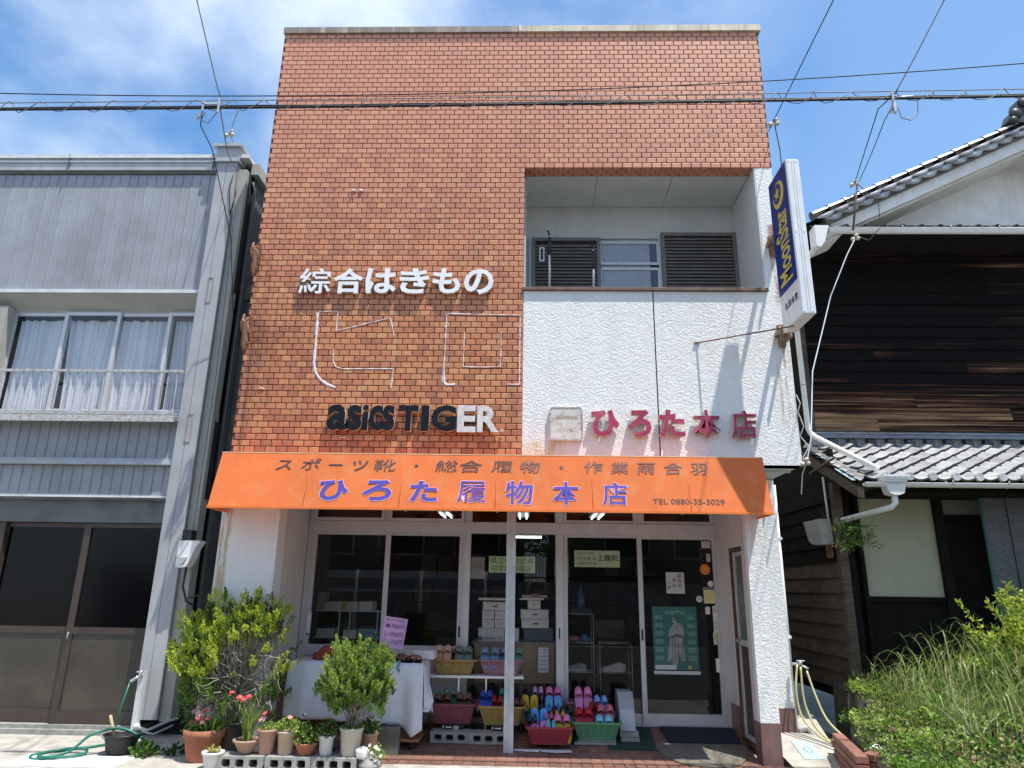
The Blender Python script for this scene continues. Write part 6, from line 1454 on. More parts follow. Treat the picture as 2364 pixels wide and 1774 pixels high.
def bush(name,label,cat,cx,cy,z0,hx,hy,z1,n,mats,seed,gaps=(),pot=None,spr=(26,.085,.024),twigs=60,inner=.25,top=.15):
    r_=random.Random(seed); t=thing(name,label,cat,(cx,cy,0)); mb=MB(); tw=MB(); zc=(z0+z1)/2; hz=(z1-z0)/2; tips=[]
    k=0
    lobes=[(r_.uniform(0,2*pi),r_.uniform(-.6,1),r_.uniform(.6,1.15)) for _ in range(14)]
    while k<n:
        v=rv(r_); 
        if v.z<-.75: continue
        rad=r_.uniform(.72,1.0) if r_.random()>inner else r_.uniform(.35,.8)
        lob=1+.15*sin(3*math.atan2(v.y,v.x)+seed)+.13*sin(5*v.z*2+seed*1.7+v.x*7)
        p=Vector((cx+v.x*hx*rad*lob,cy+v.y*hy*rad*lob,zc+v.z*hz*rad*lob))
        if any(((p.x-g[0])/g[2])**2+((p.z-g[1])/g[3])**2<1 and r_.random()<g[4] for g in gaps): continue
        d=Vector((v.x*.5,v.y*.5,.9+.2*v.z)); hi=(p.z-z0)/(z1-z0)
        m=0 if (hi>.35 and r_.random()<.85) else 1
        if r_.random()<.16: m=2
        spray(mb,p,d,spr[0],spr[1]*r_.uniform(.7,1.25),spr[2],m,r_); tips.append(p); k+=1
    mb.build('foliage',mats,t)
    base=Vector((cx,cy,z0-.02))
    for k in range(twigs):
        e=tips[r_.randrange(len(tips))]; b0=base+Vector((r_.uniform(-.05,.05),r_.uniform(-.05,.05),0))
        m1=b0.lerp(e,.35)+Vector((0,0,.12*(z1-z0)))+rv(r_)*.03; m2=b0.lerp(e,.7)+rv(r_)*.03
        tw.tube(smooth([b0,m1,m2,e],3),[.006,.0055,.005,.0045,.004,.0035,.003,.0026,.0022,.0018],5)
        for q in range(3):
            f_=b0.lerp(e,r_.uniform(.5,.9))+rv(r_)*.02; tw.tube([f_,f_+rv(r_)*.06+Vector((0,0,.05)),f_+rv(r_)*.09+Vector((0,0,.08))],[.002,.0015,.0009],4)
    tw.build('branches',M['twig'],t); return t
def potmesh(t,cx,cy,z0,prof,mt,soil=None,n=30):
    b=MB(); b.lathe([(r_,z0+z) for r_,z in prof],cx,cy,n); b.build('pot',mt,t)
    rs,zs=soil; b=MB(); b.lathe([(0,z0+zs+.006),(rs*.6,z0+zs+.004),(rs,z0+zs)],cx,cy,20); b.build('soil',M['soil'],t)
# big yellow-green bush
t=bush('bush','large yellow-green bush with bare grey twigs left of the white cloth','bush',.39,-.10,.27,.57,.34,1.37,960,[M['leaf_yg'],M['leaf_g'],M['leaf_d']],5,gaps=((.50,.74,.26,.26,.85),(.76,.98,.09,.22,.9),(.86,.62,.28,.28,.75)),spr=(30,.085,.029),twigs=270,inner=.2)
b=MB(); rq=random.Random(12)
for k in range(150): spray(b,Vector((.38+rq.uniform(-.45,.42),-.12+rq.uniform(-.2,.15),rq.uniform(.30,.62))),Vector((rq.uniform(-.5,.5),rq.uniform(-.4,.1),1)),14,.08,.02,rq.choice([0,1,1]),rq)
b.build('inner_foliage',[M['leaf_g'],M['leaf_d']],t)
potmesh(t,.38,-.05,0,[(0,.002),(.10,.002),(.12,.02),(.15,.26),(.165,.27),(.165,.30),(.15,.30),(.14,.27)],M['black'],(.14,.27))
tw=MB(); r_=random.Random(8)
for k in range(70):
    p=Vector((.35+r_.uniform(-.25,.5),-.28+r_.uniform(-.1,.15),.55+r_.uniform(-.1,.35))); q=[p]
    d=rv(r_)
    for j in range(4): d=(d+rv(r_)*.8).normalized(); q.append(q[-1]+d*.05)
    tw.tube(q,[.0028,.0024,.002,.0016,.001],4)
tw.build('bare_twigs',pm('bleached_twig',(.46,.42,.36),.9,.2,20),t)
# round bush in its tall pot
t=bush('potted_bush','round bright green clipped bush in a tall beige pot in front of the white cloth','potted bush',1.615,-.42,.345,.30,.25,1.01,820,[M['leaf_pale'],M['leaf_g'],M['leaf_d']],9,spr=(28,.070,.025),twigs=50,inner=.25)
M['beige_pot']=pm('beige_plastic_pot',(.48,.45,.38),.6,.1,6,dirt=((.36,.32,.25),.4,6))
potmesh(t,1.61,-.44,.110,[(0,.0),(.076,.0),(.08,.01),(.096,.20),(.105,.202),(.106,.222),(.096,.224),(.092,.20)],M['beige_pot'],(.093,.20))
b=MB()
for k in range(90):
    a=RND.uniform(0,2*pi); r0=RND.uniform(0,.085); leaf(b,Vector((1.61+r0*cos(a),-.44+r0*sin(a),.315)),Vector((cos(a)*.8,sin(a)*.8,RND.uniform(.1,1))),Vector((0,0,1)),.05,.03,RND.choice([0,1]))
b.build('ground_leaves',[M['leaf_pale'],M['leaf_g']],t)
def tuft(mb,cx,cy,z,n,h,w,sp,m=(0,),r_=RND,arch=.4):
    for k in range(n):
        a=r_.uniform(0,2*pi); r0=r_.uniform(0,sp); d=Vector((cos(a),sin(a),0)); H=h*r_.uniform(.55,1.1); ar=arch*r_.uniform(.3,1.3)
        p0=Vector((cx,cy,z))+d*r0; sd_=Vector((-d.y,d.x,0)); q=[]
        for j in range(5):
            u=j/4; q.append(p0+d*(ar*H*u*u)+Vector((0,0,H*(u-.35*ar*u*u*1.6))))
        mm=r_.choice(m)
        for j in range(4):
            w0=w*(1-(j/4)**1.6)*.5; w1=w*(1-((j+1)/4)**1.6)*.5
            mb.add([q[j]-sd_*w0,q[j]+sd_*w0,q[j+1]+sd_*w1,q[j+1]-sd_*w1],[[0,1,2,3]],mm,True)
def leafy(mb,cx,cy,z,n,sp,h,ls,m=(0,),r_=RND):
    for k in range(n):
        a=r_.uniform(0,2*pi); r0=sp*math.sqrt(r_.random()); zz=z+h*r_.random()*(1-.5*(r0/sp)**2)
        leaf(mb,Vector((cx+r0*cos(a),cy+r0*sin(a),zz)),rv(r_)+Vector((0,0,.5)),rv(r_),ls*r_.uniform(.6,1.3),ls*.7,r_.choice(m))
def flower(mb,p,r0,m,r_=RND):
    ax=(Vector((0,-.7,.6))+rv(r_)*.5).normalized(); u=ax.orthogonal().normalized(); v=ax.cross(u)
    for k in range(5):
        a=2*pi*k/5; d=u*cos(a)+v*sin(a); s_=ax.cross(d)
        mb.add([p,p+d*r0*.6+s_*r0*.38+ax*r0*.2,p+d*r0+ax*r0*.25,p+d*r0*.6-s_*r0*.38+ax*r0*.2],[[0,1,2,3]],m)
# terracotta pot with coral flowers
t=thing('potted_flowers','big terracotta pot of coral pink flowers with strappy leaves, leftmost of the pots','potted plant',(.21,-.24,0),'potted plants on the kerb')
potmesh(t,.21,-.24,0,[(0,.001),(.125,.001),(.13,.01),(.162,.19),(.178,.192),(.182,.262),(.165,.264),(.158,.23)],M['terra'],(.158,.235))
b=MB(); tuft(b,.28,-.26,.235,170,.20,.014,.11,(0,0,1),arch=.8); leafy(b,.14,-.26,.24,160,.11,.09,.03,(0,1)); b.build('leaves',[M['leaf_g'],M['leaf_d']],t)
b=MB()
for k in range(13): 
    p=Vector((.02+RND.uniform(0,.22),-.34+RND.uniform(0,.1),.33+RND.uniform(-.03,.12))); flower(b,p,.026,k%2); flower(b,p+Vector((.004,.004,.004)),.022,k%2)
b.build('flowers',[M['fpink'],M['fpink2']],t)
b=MB()
for k in range(8): x=.02+k*.028; b.tube([(.14,-.26,.24),(x,-.31,.33+.02*(k%3))],.0022,4)
b.build('stems',M['leaf_d'],t)
P9=[]
def potted(label,cx,cy,z0,r0,r1,h,mt,fn,rim=.008):
    t=thing('potted_plant',label,'potted plant',(cx,cy,z0),'potted plants on the kerb')
    potmesh(t,cx,cy,z0,[(0,.001),(r0,.001),(r0+.003,.006),(r1-.006,h-.022),(r1+.004,h-.02),(r1+.006,h),(r1-.006,h),(r1-.01,h-.02)],mt,(r1-.01,h-.02)); fn(t,cx,cy,z0+h-.01); return t
M['wpot']=pm('white_plastic_pot',(.66,.68,.70),.5,.06,6,dirt=((.45,.43,.38),.5,9)); M['ppot']=pm('dusty_pink_pot',(.42,.24,.19),.6,.1,6,dirt=((.30,.2,.16),.4,7)); M['bpot']=pm('sandy_beige_pot',(.44,.34,.26),.7,.1,6,dirt=((.3,.22,.16),.4,7)); M['lpot']=pm('light_brown_bowl',(.40,.26,.19),.7,.1,7,dirt=((.28,.17,.12),.4,8))
def f_dry(t,x,y,z):
    b=MB(); tuft(b,x,y,z,50,.07,.006,.06,(0,0,1),arch=1.1); leafy(b,x,y,z,50,.07,.05,.022,(2,0)); b.build('leaves',[M['leaf_dry'],M['leaf_pale'],M['leaf_yg']],t)
potted('small white pot with dried greens on the ground before the hollow blocks',.43,-.52,0,.06,.09,.135,M['wpot'],f_dry)
def f_grass(t,x,y,z):
    b=MB(); tuft(b,x,y,z,150,.36,.007,.045,(0,0,1,2),arch=.35); b.build('grass_leaves',[M['leaf_grass'],M['leaf_yg'],M['leaf_g']],t)
    b=MB()
    for p in ((.52,-.5,.60),(.60,-.52,.565),(.68,-.50,.57),(.63,-.5,.55)): flower(b,Vector(p),.028,0); flower(b,Vector(p)+Vector((.006,0,.006)),.024,0); 
    b.build('flowers',[M['fpink']],t); b=MB()
    for p in ((.52,-.5,.60),(.60,-.52,.565),(.68,-.50,.57)): b.tube([(.69,-.45,.24),((.69+p[0])/2,-.48,.45),p],.002,4)
    b.build('stems',M['leaf_g'],t)
potted('low light-brown bowl with tall grassy leaves and a few coral flowers',.69,-.45,.110,.055,.115,.115,M['lpot'],f_grass)
def f_pinkfl(t,x,y,z):
    b=MB(); leafy(b,x,y,z,110,.085,.07,.026,(0,1)); b.build('leaves',[M['leaf_pale'],M['leaf_g']],t)
    b=MB(); flower(b,Vector((x-.02,y-.05,z+.14)),.028,0); flower(b,Vector((x-.03,y-.05,z+.10)),.024,1); flower(b,Vector((x-.06,y-.04,z+.08)),.02,1); b.tube([(x,y,z),(x-.03,y-.03,z+.08),(x-.02,y-.045,z+.14)],.002,4,2); b.build('flowers',[M['fpink'],M['fpink2'],M['leaf_g']],t)
potted('dusty pink tapered pot with small pink flowers, left of the sandy beige pot',.865,-.45,.110,.055,.088,.20,M['ppot'],f_pinkfl)
def f_var(t,x,y,z):
    b=MB(); leafy(b,x,y,z,180,.10,.12,.034,(0,0,1)); b.build('leaves',[M['leaf_pale'],M['leaf_g']],t); b=MB(); flower(b,Vector((x+.03,y-.06,z+.12)),.03,0); flower(b,Vector((x+.04,y-.06,z+.115)),.026,0); b.build('flowers',[M['fpink2']],t)
potted('sandy beige tapered pot with pale variegated leaves and one pink bloom',1.04,-.45,.110,.06,.085,.19,M['bpot'],f_var)
def f_dense(t,x,y,z):
    b=MB(); leafy(b,x,y,z,240,.12,.17,.032,(0,1,1,2)); b.build('leaves',[M['leaf_pale'],M['leaf_g'],M['leaf_d']],t)
    b=MB(); flower(b,Vector((x-.04,y,z+.22)),.03,0); b.tube([(x,y,z),(x-.04,y,z+.21)],.002,4,1); b.build('flowers',[M['fpurple'],M['leaf_d']],t)
potted('short terracotta pot of pale leafy plants with a dark purple flower',1.22,-.45,.110,.065,.098,.10,M['terra'],f_dense)
def f_dark(t,x,y,z):
    b=MB(); leafy(b,x,y,z,170,.10,.14,.034,(0,1,1)); b.build('leaves',[M['leaf_g'],M['leaf_d']],t)
potted('small white pot with dark green leaves, left of the tall beige pot',1.395,-.45,.110,.050,.070,.16,M['wpot'],f_dark)
b=MB(); lump(b,1.43,-.33,.17,.06,.05,.05,0,21); tag(b.build('grey_stone',pm('grey_boulder',(.12,.115,.11),.9,.2,12,.004,30)),'grey stone wedged between the small white pot and the tall beige pot','stone')
potted('dull pink pot half hidden behind the tall beige pot',1.73,-.25,.0,.06,.08,.26,M['ppot'],f_dark)
t=thing('rock_planting','white rough rock with a tangle of pale flowers at the right end of the pots','rock',(1.79,-.5,0))
b=MB(); lump(b,1.80,-.50,.055,.10,.09,.06,0,31); lump(b,1.74,-.52,.145,.06,.04,.05,1,17); b.build('rock',[pm('grey_rock',(.30,.29,.27),.95,.2,14,.004,30),M['white']],t)
b=MB(); leafy(b,1.86,-.50,.10,110,.075,.11,.028,(0,0,1)); 
for k in range(9): flower(b,Vector((1.86+RND.uniform(-.06,.06),-.56,.16+RND.uniform(-.06,.06))),.02,2)
b.build('leaves',[M['leaf_pale'],M['leaf_g'],pm('cream_petal',(.72,.68,.62),.6,.1,9,trans=.2)],t)
# weeds in the dark corner by the grey building
t=thing('weed_clump','low green weeds at the dark foot of the grey building beside the bucket','weeds',(-.25,-.05,0)); b=MB(); leafy(b,-.38,-.12,0,130,.13,.10,.055,(0,1)); leafy(b,-.12,-.05,0,90,.12,.08,.045,(1,)); leafy(b,-.0,.15,.2,90,.16,.5,.05,(1,)); b.build('leaves',[M['leaf_g'],M['leaf_d']],t)
# dried roots/wires hanging: fern on the downpipe
t=thing('hanging_fern','green fern growing at the end of the white rain pipe under the eave','fern',(6.85,1.1,2.1)); b=MB()
r_=random.Random(3)
for k in range(60):
    p=Vector((6.80+r_.uniform(-.06,.22),1.05+r_.uniform(-.1,.1),2.18+r_.uniform(-.10,.10))); d=Vector((r_.uniform(-.5,1.2),r_.uniform(-.6,.3),r_.uniform(-.5,.6)))
    spray(b,p,d,16,.15,.028,r_.choice([0,0,1]),r_)
b.build('fronds',[M['leaf_g'],M['leaf_d']],t)
b=MB()
for k in range(26): a=RND.uniform(-1,.3); b.tube([(6.80,1.1,2.2),(6.80+a*.15,1.05,2.3+RND.uniform(-.3,.15)),(6.80+a*.3,1.0,2.25+RND.uniform(-.35,.25))],[.003,.002,.001],4)
b.build('roots',M['oldwood'],t)

# ---------------------------------------------------------------- overgrown plot on the right
def xl(y): return 6.05+.21*(y+.76) if y<.2 else 6.25+.45*min(1,(y-.2)/.5)
def mz(x,y):
    return max(.15,.25+.07*(x-6.4)+.13*max(0,y+.3)+.02*max(0,-.6-y)+.022*sin(x*5)+.022*sin(y*7+x*3))
b=MB(); nx,ny=38,28; vs=[]
for j in range(ny+1):
    y=-1.7+3.3*j/ny; vs.append((xl(y)-.02,y,-.3))
    for i in range(nx+1):
        x=xl(y)+(13-xl(y))*(i/nx)**1.5; vs.append((x,y,mz(x,y)))
q=nx+2
b.add(vs,[[j*q+i,j*q+i+1,(j+1)*q+i+1,(j+1)*q+i] for j in range(ny) for i in range(nx+1)],0,True)
b.build('earth_mound',pm('dark_leaf_litter',(.045,.042,.028),1,.5,16,.02,22),kind='structure')
r_=random.Random(77)
b=MB()
for k in range(1500):
    x=6.62+3.6*r_.random()**1.2; y=r_.uniform(-.5,1.35); 
    if x<6.95: continue
    zf=mz(x,y); h=(.52+.60*min(1,(x-6.7)/1.3))*(.65+.35*abs(sin(x*5+y*3)))*r_.uniform(.5,1.1)*(.65+.35*min(1,(y+.6)))
    a=r_.uniform(0,2*pi); d=Vector((cos(a),sin(a)*.6,0)); arch=r_.uniform(.5,1.35); sd_=Vector((-d.y,d.x,0)).normalized(); q=[]
    for j in range(8):
        u=j/7; q.append(Vector((x,y,zf))+d*(h*.65*arch*u*u)+Vector((0,0,h*(1.25*u-.75*arch*u**3))))
    w=r_.uniform(.009,.018); mm=0 if r_.random()<.78 else (1 if r_.random()<.6 else 2)
    for j in range(7):
        w0=w*(1-(j/7)**2)*.5; w1=w*(1-((j+1)/7)**2)*.5; b.add([q[j]-sd_*w0,q[j]+sd_*w0,q[j+1]+sd_*w1,q[j+1]-sd_*w1],[[0,1,2,3]],mm,True)
o=b.build('tall_grass',[pm('long_grass_blade',(.32,.42,.15),.45,.3,9,trans=.4),M['leaf_dry'],M['leaf_g']],kind='stuff'); tag(o,'tall arching grass in front of the dark timber house','grass')
b=MB()
for k in range(13000):
    y=r_.uniform(-1.6,1.3); x=xl(y)+.02+4.1*r_.random()**1.35; 
    c=sin(x*4.3+1)*sin(y*3.7+x)+.6*sin(x*11+y*7); z=mz(x,y)+abs(r_.gauss(0,.04))+.03*(c>0)
    ls=r_.uniform(.018,.04) if c<.5 else r_.uniform(.03,.06)
    leaf(b,Vector((x,y,z)),rv(r_)+Vector((0,-.2,.35)),rv(r_),ls,ls*(.8 if c>.2 else .45),(0 if y>-.6 else 1) if c>.1 else (1 if r_.random()<.4 else (2 if r_.random()<.5 else 3)))
for k in range(2600):
    y=r_.uniform(-.75,1.1); x=xl(y)+.01+1.0*r_.random(); z=mz(x,y)+abs(r_.gauss(0,.045)); ls=r_.uniform(.02,.05)
    leaf(b,Vector((x,y,z)),rv(r_)+Vector((0,-.2,.35)),rv(r_),ls,ls*.7,r_.choice([0,1,1,1,2,3]))
for k in range(4200):
    x=6.42+2.8*r_.random(); y=r_.uniform(-1.6,-.45); z=mz(x,y)+abs(r_.gauss(0,.05)); ls=r_.uniform(.025,.06)
    leaf(b,Vector((x,y,z)),rv(r_)+Vector((0,-.2,.35)),rv(r_),ls,ls*.7,r_.choice([0,1,2,2,3,3]))
o=b.build('ground_cover',[M['leaf_pale'],M['leaf_g'],M['leaf_d'],M['leaf_dry']],kind='stuff'); tag(o,'low leafy weeds and dry stalks covering the plot behind the brick edging','ground cover')
b=MB()
for k in range(6000):
    x=6.7+3.2*r_.random(); y=r_.uniform(-.3,1.2); z=mz(x,y)+r_.uniform(.05,.42)*(.4+.6*min(1,(x-6.6)/1.5))
    leaf(b,Vector((x,y,z)),Vector((r_.uniform(-.5,.5),r_.uniform(-.5,.5),1)),rv(r_),r_.uniform(.04,.09),.007,r_.choice([0,1,1,2]))
o=b.build('fine_weeds',[M['leaf_pale'],M['leaf_g'],M['leaf_dry']],kind='stuff'); tag(o,'fine thin-leaved weeds between the tall grass and the ground cover','weeds')
t=thing('broad_weeds','broad-leaved pale green weeds just behind the brick edging','weeds',(6.8,-.2,.3)); b=MB()
for k in range(16):
    x0,y0=6.62+r_.random()*1.1,-.5+r_.random()*.9; z0_=mz(x0,y0)
    for q in range(9):
        a=r_.uniform(0,2*pi); p=Vector((x0,y0,z0_+r_.uniform(.03,.14))); d=Vector((cos(a),sin(a),r_.uniform(.2,.9))); leaf(b,p,d,Vector((0,0,1)),r_.uniform(.07,.12),r_.uniform(.04,.07),r_.choice([0,0,1]))
b.build('leaves',[M['leaf_pale'],M['leaf_g']],t)
t=thing('dead_branch','bleached dead branch sticking up among the weeds in front','branch',(7.1,-.4,.3)); b=MB()
for k in range(7):
    p=Vector((7.05+r_.uniform(-.05,.1),-.45,mz(7.1,-.4))); q=[p]; d=Vector((r_.uniform(-.5,.6),r_.uniform(-.2,.2),1))
    for j in range(5): d=(d+rv(r_)*.35).normalized(); q.append(q[-1]+d*.085)
    b.tube(q,[.005,.0045,.004,.003,.002,.001],5)
b.build('dead_wood',pm('bleached_wood',(.42,.38,.31),.9,.2,20),t)
# leafy shrub at the frame edge
t=thing('leafy_shrub','bright green leafy shrub growing in front of the reed blind at the right edge','shrub',(8.6,.6,.4)); b=MB(); s_=MB()
for k in range(140):
    x0,y0=8.60+r_.uniform(-.35,.6),.65+r_.uniform(-.25,.3); p=Vector((x0,y0,mz(x0,y0))); e=p+Vector((r_.uniform(-.55,.45),r_.uniform(-.3,.2),r_.uniform(.35,1.0)+.3*(x0-8.4)))
    mid=p.lerp(e,.5)+Vector((0,0,.12)); pts=smooth([p,mid,e],5); s_.tube(pts,.003,4)
    for q in pts[2:]:
        for w_ in range(7): leaf(b,q+rv(r_)*.012,rv(r_)+Vector((0,0,.4)),rv(r_),r_.uniform(.05,.085),.026,r_.choice([0,0,1]))
b.build('leaves',[M['leaf_yg'],M['leaf_g']],t); s_.build('stems',M['leaf_g'],t)
t=thing('vine_patch','patch of darker round leaves against the foot of the board wall','weeds',(6.75,1.1,.3)); b=MB(); leafy(b,6.75,.95,.2,260,.28,.16,.05,(0,1,1),r_); leafy(b,7.1,1.2,.35,200,.3,.25,.05,(1,),r_); b.build('leaves',[M['leaf_g'],M['leaf_d']],t)
# brick edging
ed=thing('brick_edging','low corner of weathered red bricks edging the overgrown plot','brick edging',(6.2,-.5,0))
bm2=[pm('red_paver_a',(.22,.095,.065),.9,.25,20,.003,60,rnd=.3,dirt=((.16,.12,.10),.6,11)),M['block']]
def bk(x,y,z,ang,L_=.21,D=.10,H=.058):
    key=('edbrick',L_)
    if key not in _tc: mb=MB(); mb.bbox(0,L_,0,D,0,H,.005); _tc[key]=mb.mesh('brick',bm2[0])
    o=link('brick',_tc[key],ed); o.location=(x-6.2,y+.5,z); o.rotation_euler=(0,0,ang)
A_=Vector((5.97,-.76)); B_=Vector((6.18,.20)); ang=math.atan2(B_.y-A_.y,B_.x-A_.x); L_=(B_-A_).length
C_=Vector((6.33,-.39)); ang2=math.atan2(C_.y-A_.y,C_.x-A_.x)
for lv in range(4):
    z=-.010+lv*.067; off=.105*(lv%2); s0=-off if lv%2 else 0
    d=s0
    while d<L_-.05:
        a0=max(d,0); ln=.21 if a0==d else .105
        p=A_+Vector((cos(ang),sin(ang)))*(a0+.001); bk(p.x,p.y,z,ang,ln); d+=.218
    d=.112 if lv%2 else .218-.1
    p=A_+Vector((cos(ang2),sin(ang2)))*.115+Vector((.0,.0))
    bk(A_.x+cos(ang2)*.12,A_.y+sin(ang2)*.12-.02,z,ang2,.21 if lv%2 else .21)
b=MB(); b.box(.03,L_,.03,.075,-.10,.235); o=b.build('mortar_core',M['block'],ed,local=True); o.location=(A_.x-6.2,A_.y+.5,.0); o.rotation_euler=(0,0,ang)
b=MB(); lump(b,6.16,-.50,.262,.055,.04,.028,0,41); tag(b.build('white_stone',M['white']),'pale stone lying on the top course of the brick edging','stone')
b=MB(); lump(b,6.50,-.15,.34,.05,.04,.03,0,43); lump(b,6.62,-.9,.27,.05,.04,.02,0,47); tag(b.build('brick_chips',bm2[0]),'orange brick chips among the weeds behind the edging','brick chips')
# yellow hose hanging at the right corner
t=thing('hose_tap','tap with pale yellow hoses hanging at the right corner of the shop','tap',(6.03,.85,.8))
b=MB(); b.tube([(5.99,.86,.80),(6.05,.80,.80)],.014,8); b.tube([(6.05,.80,.80),(6.06,.79,.83)],.018,8); b.tube([(6.02,.80,.835),(6.10,.79,.835)],.008,6); b.tube([(6.07,.80,.79),(6.13,.78,.76)],.012,6); b.build('tap_body',M['galv'],t)
hy=pm('pale_yellow_hose',(.50,.46,.22),.5,.15,9)
for pts in ([(6.02,.79,.80),(5.97,.75,.55),(5.99,.70,.30),(6.10,.55,.15),(6.22,.30,.10),(6.30,.0,.02),(6.38,-.25,-.03)],[(6.05,.78,.78),(6.04,.74,.45),(6.10,.66,.22),(6.20,.50,.10),(6.24,.25,.06),(6.18,.05,.04)],[(6.11,.78,.74),(6.15,.70,.50),(6.20,.60,.30),(6.30,.45,.16),(6.36,.20,.05),(6.45,-.1,.0)]):
    b=MB(); b.tube(smooth(pts,5),.011,7); b.build('hose',hy,t)
b=MB(); b.tube(smooth([(6.02,.92,.14),(6.10,.90,.17),(6.14,.86,.12),(6.14,.84,.02)],4),.035,10); b.build('drain_elbow',M['galv'],t)
# ---------------------------------------------------------------- overhead wires
wm=pm('black_cable',(.012,.012,.016),.6,.2,5); wgm=pm('grey_wire',(.20,.20,.21),.5,.2,5); por=pm('porcelain',(.55,.50,.42),.3,.15,20)
def catn(x): return 5.958+.0125*(x+2)+.00075*(x-3)**2+.0*x
t=thing('cable_bundle','thick black telephone cable bundle with spiral hanger crossing in front of the brick wall','cable',(3,-1.5,6))
xs=[-9+.5*k for k in range(52)]
b=MB(); b.tube([(x,-1.5,catn(x)) for x in xs],.0125,8); b.tube([(x,-1.49,catn(x)+.026+.003*sin(x*4)) for x in xs],.009,6); b.build('main_cable',wm,t)
b=MB(); b.tube([(x,-1.5,catn(x)+.085-.01*((x-3)/6)**2) for x in xs],.005,5); b.build('messenger_wire',wgm,t)
b=MB(); pts=[]; x=-9.; ph=0
hr=random.Random(4)
while x<16:
    L_=hr.uniform(.26,.46); am=hr.uniform(.045,.068)
    for k in range(10):
        a=2*pi*k/10; u=x+L_*k/10; pts.append((u+.035*sin(a),-1.5-.03*sin(a),catn(u)+.030-am*cos(a)))
    x+=L_*hr.choice([1,1,1.0])
b.tube(pts,.0042,5); b.build('spiral_hanger',wgm,t)
b=MB(); b.tube([(x,-1.62,6.069-.032*(x+2)+.0075*(x+2)**2*.85) for x in xs if -9<=x<=9.5]+[(16,-1.62,8.2)],.0055,5); tag(b.build('overhead_wire',wm),'thin single wire running above the thick black cable bundle','wire')
def wire(pts,r,lb,mt=wgm,sag=0.):
    P=[Vector(p) for p in pts]; o=[]
    for a,c in zip(P,P[1:]):
        for k in range(8): u=k/8; q=a.lerp(c,u); q.z-=sag*4*u*(1-u)*(a-c).length; o.append(q)
    o.append(P[-1]); m_=MB(); m_.tube(o,r,5); return tag(m_.build('service_wire',mt),lb,'wire')
def insul(p,lb,s_=1.):
    t=thing('insulator',lb,'insulator',p); x,y,z=p; m_=MB()
    for k,(dx,dz) in enumerate(((-.03,-.02),(.02,.03),(.035,-.01))): lump(m_,x+dx*s_,y,z+dz*s_,.026*s_,.026*s_,.024*s_,0,k+3,8)
    m_.build('porcelain_knob',por,t); m_=MB(); m_.tube([(x-.05*s_,y,z-.06*s_),(x,y,z),(x+.03*s_,y,z+.05*s_)],.006,5); m_.build('insulator_wire',wgm,t)
wire([(-.98,-7.5,13.4),(-.301,-1.5,7.308),(.02,-1.5,6.35),(.122,-1.5,6.072)],.006,'dark wire coming down from the top left to the cable bundle',wm)
wire([(.122,-1.5,6.05),(.05,-1.0,6.35),(-.786,.5,7.165),(-.707,.65,7.025)],.005,'twin wire from the cable bundle to the roof corner of the grey building')
wire([(.122,-1.5,5.98),(-.2,-.6,6.1),(-.60,.45,6.6),(-.55,.5,5.6),(-.50,.48,3.9),(-.52,.50,2.1)],.006,'grey wire dropping along the pale corner pilaster to the meter')
wire([(-.107,-1.4,6.034),(-.13,-1.35,5.9),(-.22,-.9,5.95),(-.42,.2,5.5),(-.38,.45,4.6),(-.40,.48,3.4)],.0055,'black cable hanging from the bundle down the corner of the grey building',wm)
wire([(-.02,-1.5,5.94),(-.06,-1.48,5.86),(.03,-1.5,5.82),(.1,-1.5,5.95)],.005,'small loop of wire under the cable bundle at the left')
b=MB(); b.box(-.045,-.03,-1.53,-1.51,5.94,6.05); b.box(-.05,.10,-1.53,-1.515,6.01,6.03); b.box(.108,.122,-1.53,-1.51,5.92,6.09); b.tube([(-.09,-1.5,5.86),(-.05,-1.5,5.93)],.012,6); tag(b.build('cable_clamp',M['galv']),'metal clamp where the left service wires leave the cable bundle','clamp')
insul((-.786,.5,7.165),'porcelain insulators above the roof corner of the grey building',1.2)
wire([(-.68,.62,7.03),(-.66,.58,6.8),(-.70,.54,6.4),(-.64,.54,6.0),(-.6,.54,6.35)],.007,'loose loops of black wire on the top of the pale pilaster',wm)
# right hand service wires
wire([(6.35,-7.5,9.3),(6.186,-1.5,7.254),(6.066,0.0,6.96)],.006,'dark wire coming down to the right edge of the brick wall',wm)
insul((6.066,.0,6.94),'porcelain insulators at the right edge of the brick wall',1.2)
wire([(6.0,.02,6.83),(6.066,.0,6.93)],.006,'short stay between the brick edge and its insulators')
wire([(6.08,0,6.9),(6.10,-.02,6.55),(6.08,-.05,5.9),(6.0,-.02,5.6)],.007,'dark twisted drop wire behind the top of the blade sign',wm,0)
wire([(8.3,-7.5,12.9),(7.245,-1.55,7.195),(6.85,-1.55,6.5),(6.616,-1.55,6.104)],.006,'dark wire coming down from the top right to the cable bundle',wm)
wire([(6.616,-1.55,6.10),(6.75,-1.0,6.35),(7.762,1.6,7.11)],.006,'twin service wire from the bundle to the roof pole of the timber house',wm)
wire([(6.62,-1.5,6.05),(6.85,-.9,6.28),(7.80,1.6,7.10)],.005,'second strand of the service wire to the roof pole of the timber house',wm,.01)
b=MB(); b.box(6.59,6.61,-1.53,-1.50,5.9,6.13); b.tube([(6.64,-1.5,6.08),(6.80,-1.5,6.095)],.016,6); b.tube([(6.56,-1.5,5.92),(6.60,-1.5,6.0)],.015,6); tag(b.build('cable_clamp',M['galv']),'metal clamp and white sleeve where the right service wires leave the bundle','clamp')
wire([(6.64,-1.5,5.98),(6.66,-1.5,5.86),(6.74,-1.5,5.83),(6.82,-1.5,5.90),(6.84,-1.5,6.06)],.005,'small hanging loop of wire under the bundle at the right')
insul((7.762,1.6,7.13),'porcelain insulators at the top of the roof pole',1.2)
